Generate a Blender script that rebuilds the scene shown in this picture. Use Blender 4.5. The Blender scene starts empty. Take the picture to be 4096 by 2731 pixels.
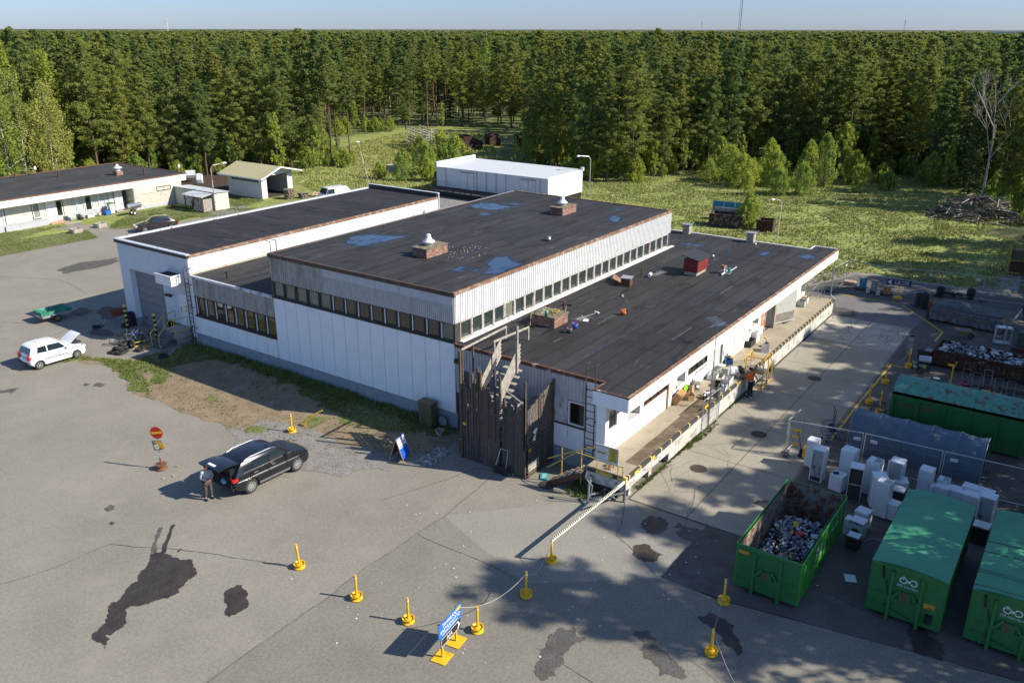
import bpy, bmesh, math, random
import numpy as np
from mathutils.geometry import tessellate_polygon as tessellate
from mathutils import Vector, Matrix, noise, Euler
R = math.radians
random.seed(7)
S = bpy.context.scene
COL = S.collection
# ---------------------------------------------------------------- camera
CAM = Vector((-32.298, -26.283, 20.24))
_y, _p, _r = R(35.051), R(-20.16), R(0.071)
FW = Vector((math.cos(_y)*math.cos(_p), math.sin(_y)*math.cos(_p), math.sin(_p)))
_a = Vector((math.sin(_y), -math.cos(_y), 0)); _u = _a.cross(FW)
RT = _a*math.cos(_r)+_u*math.sin(_r); UP = -_a*math.sin(_r)+_u*math.cos(_r)
cd = bpy.data.cameras.new('camera'); cam = bpy.data.objects.new('camera', cd); COL.objects.link(cam)
cd.sensor_width = 36; cd.lens = 36*3400.881/4096; cd.clip_start = .5; cd.clip_end = 40000
cam.matrix_world = Matrix(((RT.x, UP.x, -FW.x, CAM.x), (RT.y, UP.y, -FW.y, CAM.y), (RT.z, UP.z, -FW.z, CAM.z), (0, 0, 0, 1)))
S.camera = cam
# ---------------------------------------------------------------- light
SUN_EL, SUN_AZ = 35.6, -68.0      # azimuth of the sun, degrees from +x
w = bpy.data.worlds.new('World'); S.world = w; w.use_nodes = True
nt = w.node_tree; nt.nodes.clear()
sk = nt.nodes.new('ShaderNodeTexSky'); sk.sky_type = 'NISHITA'; sk.sun_disc = False
sk.sun_elevation = R(SUN_EL); sk.sun_rotation = R(90-SUN_AZ); sk.air_density = 1.0; sk.dust_density = .25; sk.ozone_density = 2.5
bg = nt.nodes.new('ShaderNodeBackground'); bg.inputs[1].default_value = .08
ow = nt.nodes.new('ShaderNodeOutputWorld')
wc = nt.nodes.new('ShaderNodeTexCoord'); ws = nt.nodes.new('ShaderNodeSeparateXYZ'); nt.links.new(wc.outputs['Generated'], ws.inputs[0])
wr = nt.nodes.new('ShaderNodeMapRange'); wr.inputs[1].default_value = .02; wr.inputs[2].default_value = .45; nt.links.new(ws.outputs[2], wr.inputs[0])
wt = nt.nodes.new('ShaderNodeMix'); wt.data_type = 'RGBA'; wt.inputs[6].default_value = (.55, .69, 1.12, 1); wt.inputs[7].default_value = (1.12, 1.16, 1.24, 1); nt.links.new(wr.outputs[0], wt.inputs[0])
tn = nt.nodes.new('ShaderNodeMix'); tn.data_type = 'RGBA'; tn.blend_type = 'MULTIPLY'; tn.inputs[0].default_value = 1; nt.links.new(wt.outputs[2], tn.inputs[7])
nt.links.new(sk.outputs[0], tn.inputs[6]); nt.links.new(tn.outputs[2], bg.inputs[0]); nt.links.new(bg.outputs[0], ow.inputs[0])
sl = bpy.data.lights.new('sun', 'SUN'); sl.energy = 4.6; sl.angle = R(.53); sl.color = (1, .91, .77)
so = bpy.data.objects.new('sun', sl); COL.objects.link(so)
sd = Vector((math.cos(R(SUN_AZ))*math.cos(R(SUN_EL)), math.sin(R(SUN_AZ))*math.cos(R(SUN_EL)), math.sin(R(SUN_EL))))
so.rotation_euler = sd.to_track_quat('Z', 'Y').to_euler(); so.location = (0, -60, 60)
S.view_settings.view_transform = 'Standard'; S.view_settings.look = 'None'; S.view_settings.exposure = .75; S.view_settings.gamma = 1
S.render.engine = 'CYCLES'
try:
    S.cycles.max_bounces = 6; S.cycles.diffuse_bounces = 2; S.cycles.glossy_bounces = 3; S.cycles.transmission_bounces = 4; S.cycles.transparent_max_bounces = 6
    S.cycles.use_denoising = True
except Exception: pass

# ---------------------------------------------------------------- helpers
class B:
    """collects shapes into one mesh"""
    def __init__(s, M=None): s.v = []; s.f = []; s.mi = []; s.m = 0; s.M = M
    def add(s, vs, fs):
        n = len(s.v)
        if s.M is not None: vs = [s.M @ Vector(p) for p in vs]
        s.v += [tuple(p) for p in vs]
        for f in fs: s.f.append(tuple(n+i for i in f)); s.mi.append(s.m)
        return s
    def box(s, x0, y0, z0, x1, y1, z1):
        return s.add([(x0,y0,z0),(x1,y0,z0),(x1,y1,z0),(x0,y1,z0),(x0,y0,z1),(x1,y0,z1),(x1,y1,z1),(x0,y1,z1)],
                     [(0,3,2,1),(4,5,6,7),(0,1,5,4),(1,2,6,5),(2,3,7,6),(3,0,4,7)])
    def cb(s, c, d, rz=0, E=None):
        """centred box, sizes d, rotation"""
        Mx = Matrix.Translation(c) @ (E.to_matrix().to_4x4() if E else Matrix.Rotation(rz, 4, 'Z'))
        x, y, z = d[0]/2, d[1]/2, d[2]/2
        return s.add([Mx @ Vector(p) for p in [(-x,-y,-z),(x,-y,-z),(x,y,-z),(-x,y,-z),(-x,-y,z),(x,-y,z),(x,y,z),(-x,y,z)]],
                     [(0,3,2,1),(4,5,6,7),(0,1,5,4),(1,2,6,5),(2,3,7,6),(3,0,4,7)])
    def bar(s, p, q, w, h=None, up=(0,0,1)):
        h = h or w; p = Vector(p); q = Vector(q); d = (q-p).normalized(); u = Vector(up)
        if abs(d.dot(u)) > .98: u = Vector((1,0,0))
        a = d.cross(u).normalized()*w/2; b = a.cross(d).normalized()*h/2
        return s.add([p-a-b, p+a-b, p+a+b, p-a+b, q-a-b, q+a-b, q+a+b, q-a+b],
                     [(0,1,2,3),(7,6,5,4),(4,5,1,0),(5,6,2,1),(6,7,3,2),(7,4,0,3)])
    def cyl(s, p, q, r0, r1=None, n=8, cap=True):
        r1 = r0 if r1 is None else r1; p = Vector(p); q = Vector(q); d = (q-p).normalized()
        u = Vector((0,0,1)) if abs(d.z) < .95 else Vector((1,0,0))
        a = d.cross(u).normalized(); b = a.cross(d).normalized()
        vs = []
        for c, r in ((p, r0), (q, r1)):
            for i in range(n):
                t = 2*math.pi*i/n; vs.append(c+(a*math.cos(t)+b*math.sin(t))*r)
        fs = [(i, n+i, n+(i+1) % n, (i+1) % n) for i in range(n)]
        if cap: fs += [tuple(range(n)), tuple(range(2*n-1, n-1, -1))]
        return s.add(vs, fs)
    def tube(s, pts, r, n=6):
        for a, b in zip(pts[:-1], pts[1:]): s.cyl(a, b, r, r, n)
        return s
    def lathe(s, c, prof, n=16, axis='z'):
        vs = []; m = len(prof)
        for i in range(n):
            t = 2*math.pi*i/n
            for r, z in prof:
                p = (r*math.cos(t), r*math.sin(t), z)
                if axis == 'y': p = (p[0], p[2], p[1])
                if axis == 'x': p = (p[2], p[0], p[1])
                vs.append((c[0]+p[0], c[1]+p[1], c[2]+p[2]))
        fs = []
        for i in range(n):
            j = (i+1) % n
            for k in range(m-1): fs.append((i*m+k, j*m+k, j*m+k+1, i*m+k+1))
        return s.add(vs, fs)
    def prism(s, poly, z0, z1):
        n = len(poly); vs = [(x, y, z0) for x, y in poly]+[(x, y, z1) for x, y in poly]
        fs = [tuple(range(n-1, -1, -1)), tuple(range(n, 2*n))]+[(i, (i+1) % n, n+(i+1) % n, n+i) for i in range(n)]
        return s.add(vs, fs)
    def sheet(s, poly, z):
        P = [Vector((p[0], p[1], z)) for p in poly]; fs = []
        if len(P) == 4: fs = [(0, 1, 2, 3)]
        else: fs = tessellate([P])
        out = []
        for f in fs:
            a, b, c = P[f[0]], P[f[1]], P[f[2]]
            out.append(tuple(f) if (b-a).cross(c-a).z > 0 else tuple(reversed(f)))
        return s.add(P, out)
    def quad(s, *p): return s.add(p, [tuple(range(len(p)))])
    def grid(s, fn, nu, nv):
        vs = [fn(i/nu, j/nv) for i in range(nu+1) for j in range(nv+1)]
        return s.add(vs, [(i*(nv+1)+j, (i+1)*(nv+1)+j, (i+1)*(nv+1)+j+1, i*(nv+1)+j+1) for i in range(nu) for j in range(nv)])
    def blob(s, c, r, seed=0, amp=.2, nu=10, nv=7):
        def f(u, v):
            t, p = u*2*math.pi, v*math.pi
            d = Vector((math.cos(t)*math.sin(p), math.sin(t)*math.sin(p), math.cos(p)))
            k = 1+amp*noise.noise(d*2+Vector((seed, 0, 0)))
            return (c[0]+d.x*r[0]*k, c[1]+d.y*r[1]*k, c[2]+d.z*r[2]*k)
        return s.grid(f, nu, nv)
    def corr(s, p, q, z0, z1, pitch=.2, d=.03, duty=.5, cham=.1):
        """corrugated or grooved sheet from p to q (plan), ribs standing out to the right-hand side of p->q"""
        p = Vector(p); q = Vector(q); L = (q-p).length; u = (q-p)/L; nrm = Vector((u.y, -u.x))
        k = max(1, round(L/pitch)); pt = L/k; prof = []
        for i in range(k):
            a = i*pt
            prof += [(a, 0), (a+pt*(1-duty)*.5, 0), (a+pt*((1-duty)*.5+cham), d), (a+pt*(1-(1-duty)*.5-cham*.0), d), (a+pt*(1-(1-duty)*.5+cham), 0)]
        prof.append((L, 0)); vs = []
        for a, h in prof:
            c = p+u*min(a, L)+nrm*h; vs += [(c.x, c.y, z0), (c.x, c.y, z1)]
        return s.add(vs, [(2*i, 2*i+2, 2*i+3, 2*i+1) for i in range(len(prof)-1)])
    def build(s, name, mat, parent=None, smooth=False, bev=0, seg=2, loc=None):
        me = bpy.data.meshes.new(name); me.from_pydata(s.v, [], s.f)
        for m in (mat if isinstance(mat, (list, tuple)) else [mat]): me.materials.append(m)
        if any(s.mi): me.polygons.foreach_set('material_index', s.mi)
        if smooth: me.polygons.foreach_set('use_smooth', [True]*len(me.polygons))
        me.update()
        o = bpy.data.objects.new(name, me); COL.objects.link(o)
        if parent is not None: o.parent = parent
        if loc: o.location = loc
        if bev:
            md = o.modifiers.new('bevel', 'BEVEL'); md.width = bev; md.segments = seg; md.limit_method = 'ANGLE'; md.angle_limit = R(35)
        if smooth:
            try: me.shade_smooth(); 
            except Exception: pass
            if smooth == 'auto':
                md = o.modifiers.new('split', 'EDGE_SPLIT'); md.split_angle = R(35)
        return o
def thing(name, label, cat, loc=(0,0,0), rz=0, group=None):
    o = bpy.data.objects.new(name, None); COL.objects.link(o); o.empty_display_size = .3
    o.location = loc; o.rotation_euler = (0, 0, rz); o['label'] = label; o['category'] = cat
    if group: o['group'] = group
    return o
def tag(o, label, cat, group=None):
    o['label'] = label; o['category'] = cat
    if group: o['group'] = group
    return o
def struct(o, kind='structure'): o['kind'] = kind; return o
def kids(o): return [c for c in bpy.data.objects if c.parent == o]
KID = {}
def dup(root, loc, rz=None, label=None, group=None, sc=None):
    if root.name not in KID: KID[root.name] = [(c, kids(c)) for c in kids(root)]
    r = root.copy(); COL.objects.link(r); r.location = loc
    if rz is not None: r.rotation_euler = (0, 0, rz)
    if label: r['label'] = label
    if group: r['group'] = group
    if sc: r.scale = sc if isinstance(sc, (tuple, list)) else (sc, sc, sc)
    for c, gs in KID[root.name]:
        d = c.copy(); COL.objects.link(d); d.parent = r
        for g_ in gs:
            e = g_.copy(); COL.objects.link(e); e.parent = d
    return r
def at(x, y, z=0):
    """point at height z seen at source pixel (x, y) of the 4096 px photograph"""
    d = FW*3400.881+RT*(x-2048)-UP*(y-1365.5); t = (z-CAM.z)/d.z; return CAM+d*t
def Zm(x0, y0, s): return lambda x, y, z=0: at(x0+x/s, y0+y/s, z)
def rough(poly, amp, seed=0, lv=4, minlen=.05):
    rnd = random.Random(seed); P = [Vector((p[0], p[1])) for p in poly]
    for l in range(lv):
        Q = []
        for i, p in enumerate(P):
            q = P[(i+1) % len(P)]; d = q-p; Q.append(p)
            if d.length > minlen:
                m = (p+q)/2+Vector((-d.y, d.x)).normalized()*rnd.uniform(-1, 1)*min(amp, d.length*.3); Q.append(m)
        P = Q; amp *= .62
    return [(p.x, p.y) for p in P]
def text(s_, size, mat, parent, M, name='lettering', ext=.004, align='CENTER', sx=1, sp=1):
    cu = bpy.data.curves.new('t', 'FONT'); cu.body = s_; cu.size = size; cu.extrude = ext; cu.align_x = align; cu.align_y = 'CENTER'; cu.space_character = sp
    cu.resolution_u = 3; to = bpy.data.objects.new('t', cu); COL.objects.link(to)
    bpy.context.view_layer.update()
    me = bpy.data.meshes.new_from_object(to.evaluated_get(bpy.context.evaluated_depsgraph_get()))
    bpy.data.objects.remove(to); bpy.data.curves.remove(cu)
    me.name = name; me.materials.clear(); me.materials.append(mat); me.transform(M @ Matrix.Diagonal((sx, 1, 1, 1)))
    o = bpy.data.objects.new(name, me); COL.objects.link(o)
    if parent is not None: o.parent = parent
    return o
def face(o, xd, nd):
    """matrix whose x is xd, whose z is the normal nd"""
    x = Vector(xd).normalized(); z = Vector(nd).normalized(); y = z.cross(x)
    return Matrix(((x.x, y.x, z.x, o[0]), (x.y, y.y, z.y, o[1]), (x.z, y.z, z.z, o[2]), (0, 0, 0, 1)))
# ---------------------------------------------------------------- materials
MC = {}
def mat(name, c, rough=.7, metal=0, var=.12, vs=3., c2=None, cov=.4, c2s=2., soft=.06, bump=0, bs=20., spec=.5, coat=0, c3=None, cov3=.3, c3s=6., stretch=None, orand=0, spk=None, alpha=None, gen=False, trans=0, ior=None):
    """principled with mottled base colour; c2/c3 are patches (rust, dirt, moss) laid out by noise"""
    if name in MC: return MC[name]
    m = bpy.data.materials.new(name); MC[name] = m; m.use_nodes = True; t = m.node_tree; N = t.nodes; L = t.links
    b = N['Principled BSDF']; b.inputs['Roughness'].default_value = rough; b.inputs['Metallic'].default_value = metal
    b.inputs['Specular IOR Level'].default_value = spec; b.inputs['Coat Weight'].default_value = coat
    if coat: b.inputs['Coat Roughness'].default_value = .05
    if trans: b.inputs['Transmission Weight'].default_value = trans
    if ior: b.inputs['IOR'].default_value = ior
    tc = N.new('ShaderNodeTexCoord'); co = tc.outputs['Object']
    if stretch:
        mp = N.new('ShaderNodeMapping'); mp.inputs['Scale'].default_value = stretch; L.new(co, mp.inputs[0]); co2 = mp.outputs[0]
    else: co2 = co
    def nz(scale, det=4, rg=.55, c=None):
        n = N.new('ShaderNodeTexNoise'); n.inputs['Scale'].default_value = scale; n.inputs['Detail'].default_value = det; n.inputs['Roughness'].default_value = rg
        L.new(c or co, n.inputs['Vector']); return n.outputs['Fac']
    def mix(fac, a, bb, typ='MIX'):
        x = N.new('ShaderNodeMix'); x.data_type = 'RGBA'; x.blend_type = typ
        if isinstance(fac, float): x.inputs[0].default_value = fac
        else: L.new(fac, x.inputs[0])
        for s_, v in ((6, a), (7, bb)):
            if isinstance(v, tuple): x.inputs[s_].default_value = (*v, 1)
            else: L.new(v, x.inputs[s_])
        return x.outputs[2]
    def ramp(f, a, bb):
        r = N.new('ShaderNodeMapRange'); r.inputs[1].default_value = a; r.inputs[2].default_value = bb; L.new(f, r.inputs[0]); return r.outputs[0]
    col = mix(ramp(nz(vs, 5, .6), .3, .7), tuple(x*(1-var) for x in c), tuple(min(1, x*(1+var)) for x in c))
    if spk:   # fine speckle (amount, scale)
        col = mix(ramp(nz(spk[1], 2, .5), .35, .65), mix(1., col, (1-spk[0],)*3, 'MULTIPLY'), mix(1., col, (1+spk[0],)*3, 'MULTIPLY'))
    if c2:
        f = nz(c2s, 6, .65, co2); col = mix(ramp(f, .62-cov*.3, .62-cov*.3+soft), col, c2)
    if c3:
        f = nz(c3s, 6, .65, co2); col = mix(ramp(f, .62-cov3*.3, .62-cov3*.3+soft), col, c3)
    if orand:
        oi = N.new('ShaderNodeObjectInfo'); mr = N.new('ShaderNodeMapRange'); mr.inputs[3].default_value = 1-orand; mr.inputs[4].default_value = 1+orand; m2 = N.new('ShaderNodeMapRange'); m2.inputs[3].default_value = 1-orand*.55; m2.inputs[4].default_value = 1+orand*.55; L.new(oi.outputs['Random'], m2.inputs[0])
        L.new(oi.outputs['Random'], mr.inputs[0])
        cx = N.new('ShaderNodeCombineXYZ'); L.new(mr.outputs[0], cx.inputs[0]); L.new(m2.outputs[0], cx.inputs[1]); cx.inputs[2].default_value = 1
        col = mix(1., col, cx.outputs[0], 'MULTIPLY')
    L.new(col, b.inputs['Base Color'])
    if bump:
        bn = N.new('ShaderNodeBump'); bn.inputs['Strength'].default_value = bump; bn.inputs['Distance'].default_value = .02
        L.new(nz(bs, 4, .6), bn.inputs['Height']); L.new(bn.outputs[0], b.inputs['Normal'])
    if alpha is not None: b.inputs['Alpha'].default_value = alpha
    m['h'] = (0,); return m
WHITE = mat('white_paint', (.72,.74,.76), .6, var=.05, c2=(.5,.5,.48), cov=.12, c2s=.8, soft=.3)
PANEL = mat('white_board', (.74,.79,.84), .7, var=.05, vs=1.2, c2=(.50,.52,.53), cov=.15, c2s=.6, soft=.35)
RIB = mat('white_ribbed_metal', (.62,.64,.66), .5, var=.06, c2=(.42,.41,.38), cov=.25, c2s=1.2, soft=.4, stretch=(1,1,.25))
RIBD = mat('stained_ribbed_metal', (.36,.36,.345), .6, var=.15, c2=(.16,.12,.075), cov=.5, c2s=1.6, soft=.35, stretch=(2,2,.2))
RIBM = mat('grey_ribbed_metal', (.42,.43,.44), .6, var=.1, c2=(.27,.25,.23), cov=.35, c2s=1.3, soft=.4, stretch=(2,2,.25))
CONC = mat('concrete', (.34,.315,.275), .9, var=.12, c2=(.18,.16,.13), cov=.3, c2s=1.1, soft=.3, spk=(.1, 25), bump=.3)
PLINTH = mat('painted_plinth', (.25,.29,.33), .9, var=.12, c2=(.36,.38,.38), cov=.3, c2s=1.5, soft=.2, bump=.3)
FELT = None
RUSTF = mat('rusty_flashing', (.20,.105,.06), .8, var=.3, vs=6, c2=(.33,.26,.2), cov=.4, c2s=2.5, soft=.1)
DARKF = mat('dark_flashing', (.045,.04,.038), .7, var=.3)
GALV = mat('galvanised_steel', (.45,.47,.48), .45, .6, var=.1)
STEEL = mat('grey_steel', (.22,.23,.24), .5, .5, var=.15)
BLACK = mat('black_plastic', (.015,.015,.016), .55, var=.2)
RUBBER = mat('tyre_rubber', (.028,.028,.029), .85, var=.3)
DKWOOD = mat('dark_weathered_wood', (.075,.062,.052), .85, var=.3, vs=5, c2=(.10,.085,.072), cov=.4, c2s=5, soft=.2, stretch=(6,6,.5), bump=.4, orand=.35)
GRWOOD = mat('grey_weathered_wood', (.36,.33,.29), .85, var=.25, vs=5, c2=(.18,.15,.12), cov=.35, c2s=4, soft=.2)
WOOD = mat('bare_wood', (.42,.28,.15), .8, var=.2, vs=5)
YEL = mat('yellow_paint', (.75,.44,.012), .5, var=.1, c2=(.45,.22,.02), cov=.18, c2s=6, soft=.1)
YELD = mat('faded_yellow_paint', (.55,.42,.05), .6, var=.15, c2=(.2,.13,.06), cov=.25, c2s=6, soft=.1)
GLASS = mat('window_glass', (.012,.014,.014), .06, var=.3, spec=.9)
GLASSP = mat('pale_painted_glass', (.17,.18,.145), .25, var=.2, vs=.8)
BRICK = mat('painted_red_brick', (.20,.085,.06), .8, var=.2, c2=(.34,.28,.25), cov=.55, c2s=3, soft=.2, stretch=(1,1,3))
RUST = mat('rust', (.085,.038,.022), .85, var=.35, vs=5, c2=(.17,.08,.045), cov=.35, c2s=3, soft=.15, bump=.3)
LAMPW = mat('lamp_white', (.85,.87,.88), .3, var=.03)
def felt(name, base, axis, seam=1.0, length=7.5):
    """bitumen felt: sheets with lap seams, worn and patched"""
    m = mat(name, base, .8, var=.18, vs=.35, c2=tuple(x*.55 for x in base), cov=.22, c2s=1.1, soft=.06, c3=tuple(min(1,x*2.2) for x in base), cov3=-.02, c3s=1.6, stretch=(.35,1.3,1) if axis == 'x' else (1.3,.35,1), spk=(.22, 14), spec=.35)
    t = m.node_tree; N = t.nodes; L = t.links; b = N['Principled BSDF']; src = b.inputs['Base Color'].links[0].from_socket
    tc = N.new('ShaderNodeTexCoord'); mp = N.new('ShaderNodeMapping'); L.new(tc.outputs['Object'], mp.inputs[0])
    if axis == 'y': mp.inputs['Rotation'].default_value = (0, 0, R(90))
    nz = N.new('ShaderNodeTexNoise'); nz.inputs['Scale'].default_value = 1.3; nz.inputs['Detail'].default_value = 5; L.new(tc.outputs['Object'], nz.inputs['Vector'])
    ad = N.new('ShaderNodeMix'); ad.data_type = 'VECTOR'; ad.inputs[0].default_value = .14; L.new(mp.outputs[0], ad.inputs[4])
    va = N.new('ShaderNodeVectorMath'); va.operation = 'ADD'; L.new(mp.outputs[0], va.inputs[0]); L.new(nz.outputs['Color'], va.inputs[1]); L.new(va.outputs[0], ad.inputs[5])
    br = N.new('ShaderNodeTexBrick'); br.inputs['Scale'].default_value = 1; br.inputs['Brick Width'].default_value = length; br.inputs['Row Height'].default_value = seam
    br.inputs['Mortar Size'].default_value = .045; br.inputs['Mortar Smooth'].default_value = .3; br.offset = .37
    br.inputs['Color1'].default_value = (1.22,)*3+(1,); br.inputs['Color2'].default_value = (.84,)*3+(1,); br.inputs['Mortar'].default_value = (.4,.4,.4,1)
    L.new(ad.outputs[1], br.inputs['Vector'])
    mx = N.new('ShaderNodeMix'); mx.data_type = 'RGBA'; mx.blend_type = 'MULTIPLY'; mx.inputs[0].default_value = 1; L.new(src, mx.inputs[6]); L.new(br.outputs['Color'], mx.inputs[7]); L.new(mx.outputs[2], b.inputs['Base Color'])
    return m
FELT1 = felt('roof_felt', (.031,.031,.033), 'x')
FELT2 = felt('roof_felt_garage', (.026,.0265,.029), 'y', .95, 12)
FELT3 = felt('roof_felt_grey', (.048,.052,.058), 'x', 1.0, 9)
WET = mat('wet_felt', (.012,.013,.016), .35, var=.2, spec=.6)
WATER = mat('standing_water', (.02,.03,.045), .02, var=.1, spec=1.0, ior=1.9)
# ---------------------------------------------------------------- ground
GRASS = mat('field_grass', (.20,.235,.055), .95, var=.35, vs=.35, c2=(.36,.32,.15), cov=.35, c2s=.9, soft=.3, c3=(.13,.17,.035), cov3=.3, c3s=.5, spk=(.35, 4), bump=.6, bs=3)
FLOOR = mat('forest_floor', (.12,.15,.04), .95, var=.4, vs=.3, c2=(.17,.14,.07), cov=.3, c2s=.6, soft=.3, spk=(.35, 3))
LAWN = mat('lawn_grass', (.115,.135,.036), .95, var=.3, vs=.8, c2=(.20,.165,.09), cov=.5, c2s=1.6, soft=.3, spk=(.35, 9), bump=.6, bs=8)
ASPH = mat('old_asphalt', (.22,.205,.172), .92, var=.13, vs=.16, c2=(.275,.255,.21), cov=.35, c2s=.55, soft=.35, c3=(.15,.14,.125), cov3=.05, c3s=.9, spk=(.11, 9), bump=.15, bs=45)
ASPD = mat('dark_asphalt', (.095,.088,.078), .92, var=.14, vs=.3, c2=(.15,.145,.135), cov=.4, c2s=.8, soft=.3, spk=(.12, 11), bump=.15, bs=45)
ASPG = mat('newer_asphalt', (.155,.150,.145), .92, var=.1, vs=.3, c2=(.18,.175,.165), cov=.4, c2s=.7, soft=.3, spk=(.2, 12), bump=.3, bs=45)
SOIL = mat('bare_soil', (.215,.165,.105), .95, var=.2, vs=.8, c2=(.14,.105,.065), cov=.4, c2s=1.2, soft=.3, c3=(.30,.25,.18), cov3=.1, c3s=3, spk=(.25, 10), bump=.5, bs=20)
GRAVEL = mat('loose_gravel', (.21,.20,.185), .95, var=.2, vs=2, c2=(.13,.115,.09), cov=.4, c2s=1.6, soft=.3, spk=(.4, 14), bump=.7, bs=25)
SLAB = mat('concrete_slab', (.30,.275,.225), .9, var=.1, vs=.4, c2=(.21,.19,.155), cov=.3, c2s=.8, soft=.35, spk=(.14, 12), bump=.3, bs=30)
SLABL = mat('pale_concrete_slab', (.42,.39,.335), .9, var=.1, vs=.4, c2=(.30,.27,.22), cov=.3, c2s=1.1, soft=.3, spk=(.12, 12), bump=.3, bs=30)
CRACK = mat('crack_dirt', (.075,.067,.052), .95, var=.3)
WETA = mat('wet_asphalt', (.042,.034,.030), .55, var=.3, vs=2, spec=.4, spk=(.35, 14))
DAMP = mat('damp_asphalt', (.085,.078,.07), .8, var=.25, vs=2, spk=(.3, 14))
LINE = mat('yellow_road_paint', (.62,.42,.06), .8, var=.15, c2=(.25,.21,.13), cov=.3, c2s=5, soft=.1)
struct(B().sheet([(-6000,-6000),(16000,-6000),(16000,16000),(-6000,16000)], -.03).build('ground', FLOOR))
# meadow: gently uneven field between the yard and the wood
def mh(x, y): return -.012+.0*x
def gridsheet(name, poly, z, m): return struct(B().sheet(poly, z).build(name, m))
gridsheet('meadow', rough([(33,-60),(120,-60),(118,-20),(100,-8),(104,8),(97,24),(84,32),(74,40),(82,56),(118,86),(116,104),(84,100),(62,92),(52,84),(30,84),(-8,84),(-8,64),(4,58.6),(14,58),(20,57),(28,56),(31,44),(36,36),(36,5),(40,-6)], 1.6, 3, 5), -.022, GRASS)
# yard: one asphalt sheet, then darker and newer fields of it
yard = [(-70,-40),(60,-40),(58,-21),(45.5,-18.5),(45.5,-10.4),(42,-2),(36.2,0),(34.5,6),(34,26),(50,27.5),(50,48),(40,46),(32,50),(29.8,57),(24,58),(20.5,57.6),(19.4,60.5),(22.5,63.5),(27.2,62.9),(27.0,64),(20.5,64.8),(17.4,62.6),(15.8,66.6),(13.2,66.6),(14.6,62.4),(13.5,57.9),(4,58.4),(-70,60)]
gridsheet('yard_asphalt', rough(yard, .35, 5, 5), -.012, ASPH)
gridsheet('back_yard_asphalt', rough([(26.2,5),(30,27),(49,28.2),(52.6,29),(52.6,46),(44,46),(29,30.9),(26,30.5)], .2, 6, 3), -.008, GRAVEL)
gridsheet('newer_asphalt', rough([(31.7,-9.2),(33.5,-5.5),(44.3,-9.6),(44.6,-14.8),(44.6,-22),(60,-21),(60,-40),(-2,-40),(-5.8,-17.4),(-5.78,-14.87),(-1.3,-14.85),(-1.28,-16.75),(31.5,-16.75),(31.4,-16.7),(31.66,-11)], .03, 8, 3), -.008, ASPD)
gridsheet('grey_asphalt', rough([(31.72,-10.97),(31.45,-16.68),(34.2,-16.9),(37.2,-14.6),(37.4,-9.5),(36,-6),(32.6,-8.9)], .08, 9, 4), -.004, ASPG)
gridsheet('asphalt_patch', rough([(-5.9,-14.8),(-4.0,-14.85),(-1.25,-11.2),(-1.0,-10.9),(-7.2,-5.1),(-9.2,-10.7)], .05, 12, 4), -.008, mat('pale_asphalt', (.245,.232,.20), .92, var=.08, vs=.5, c2=(.21,.2,.18), cov=.3, c2s=1, soft=.3, spk=(.1, 10), bump=.15, bs=45))
gridsheet('lower_asphalt', rough([(-40,-5.0),(-18,-5.06),(-14.5,-5.09),(-9.0,-4.94),(-7.3,-5.05),(-9.2,-10.7),(-5.9,-14.85),(-5.75,-17.3),(-2,-40),(-40,-40)], .1, 14, 5), -.008, mat('asphalt_lower', (.19,.178,.148), .92, var=.12, vs=.3, c2=(.225,.21,.175), cov=.35, c2s=.7, soft=.35, spk=(.13, 9), bump=.15, bs=45))
# concrete apron beside the dock, its joints and cracks
c_ = B()
xs = [-1.2, 4.85, 9.5, 14.8, 20.3, 25.75, 31.6]
bounds = [-11.05, -13.87, -16.68]
for k in range(6):
    for j in range(2):
        c_.m = 1 if k == 5 else 0
        c_.sheet([(xs[k]+.02, bounds[j+1]+.02), (xs[k+1]-.02, bounds[j+1]+.02), (xs[k+1]-.02, bounds[j]-.02), (xs[k]+.02, bounds[j]-.02)], .0)
struct(c_.build('concrete_apron', [SLAB, SLABL]))
ap = B().sheet(rough([(-1.26,-16.72),(31.64,-16.72),(31.64,-11),(-1.26,-11)], .05, 2, 5), -.004).build('apron_joints', CRACK); struct(ap)
rn = random.Random(11)
def crack(pts, w=.02, z=.004, amp=.25, lv=4, b=None):
    P = [Vector((p[0], p[1])) for p in pts]; a = amp
    for l in range(lv):
        Q = []
        for p, q in zip(P[:-1], P[1:]):
            d = q-p; Q += [p, (p+q)/2+Vector((-d.y, d.x)).normalized()*rn.uniform(-a, a)*min(1, d.length)]
        P = Q+[P[-1]]; a *= .55
    vs = []; n = len(P)
    for i, p in enumerate(P):
        d = (P[min(i+1, n-1)]-P[max(i-1, 0)]).normalized(); nn = Vector((-d.y, d.x)); ww = w*rn.uniform(.3, 1.3)/2*(1 if 0 < i < n-1 else .2)
        vs += [(*(p+nn*ww), z), (*(p-nn*ww), z)]
    b.add(vs, [(2*i, 2*i+1, 2*i+3, 2*i+2) for i in range(n-1)])
cb_ = B()
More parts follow.
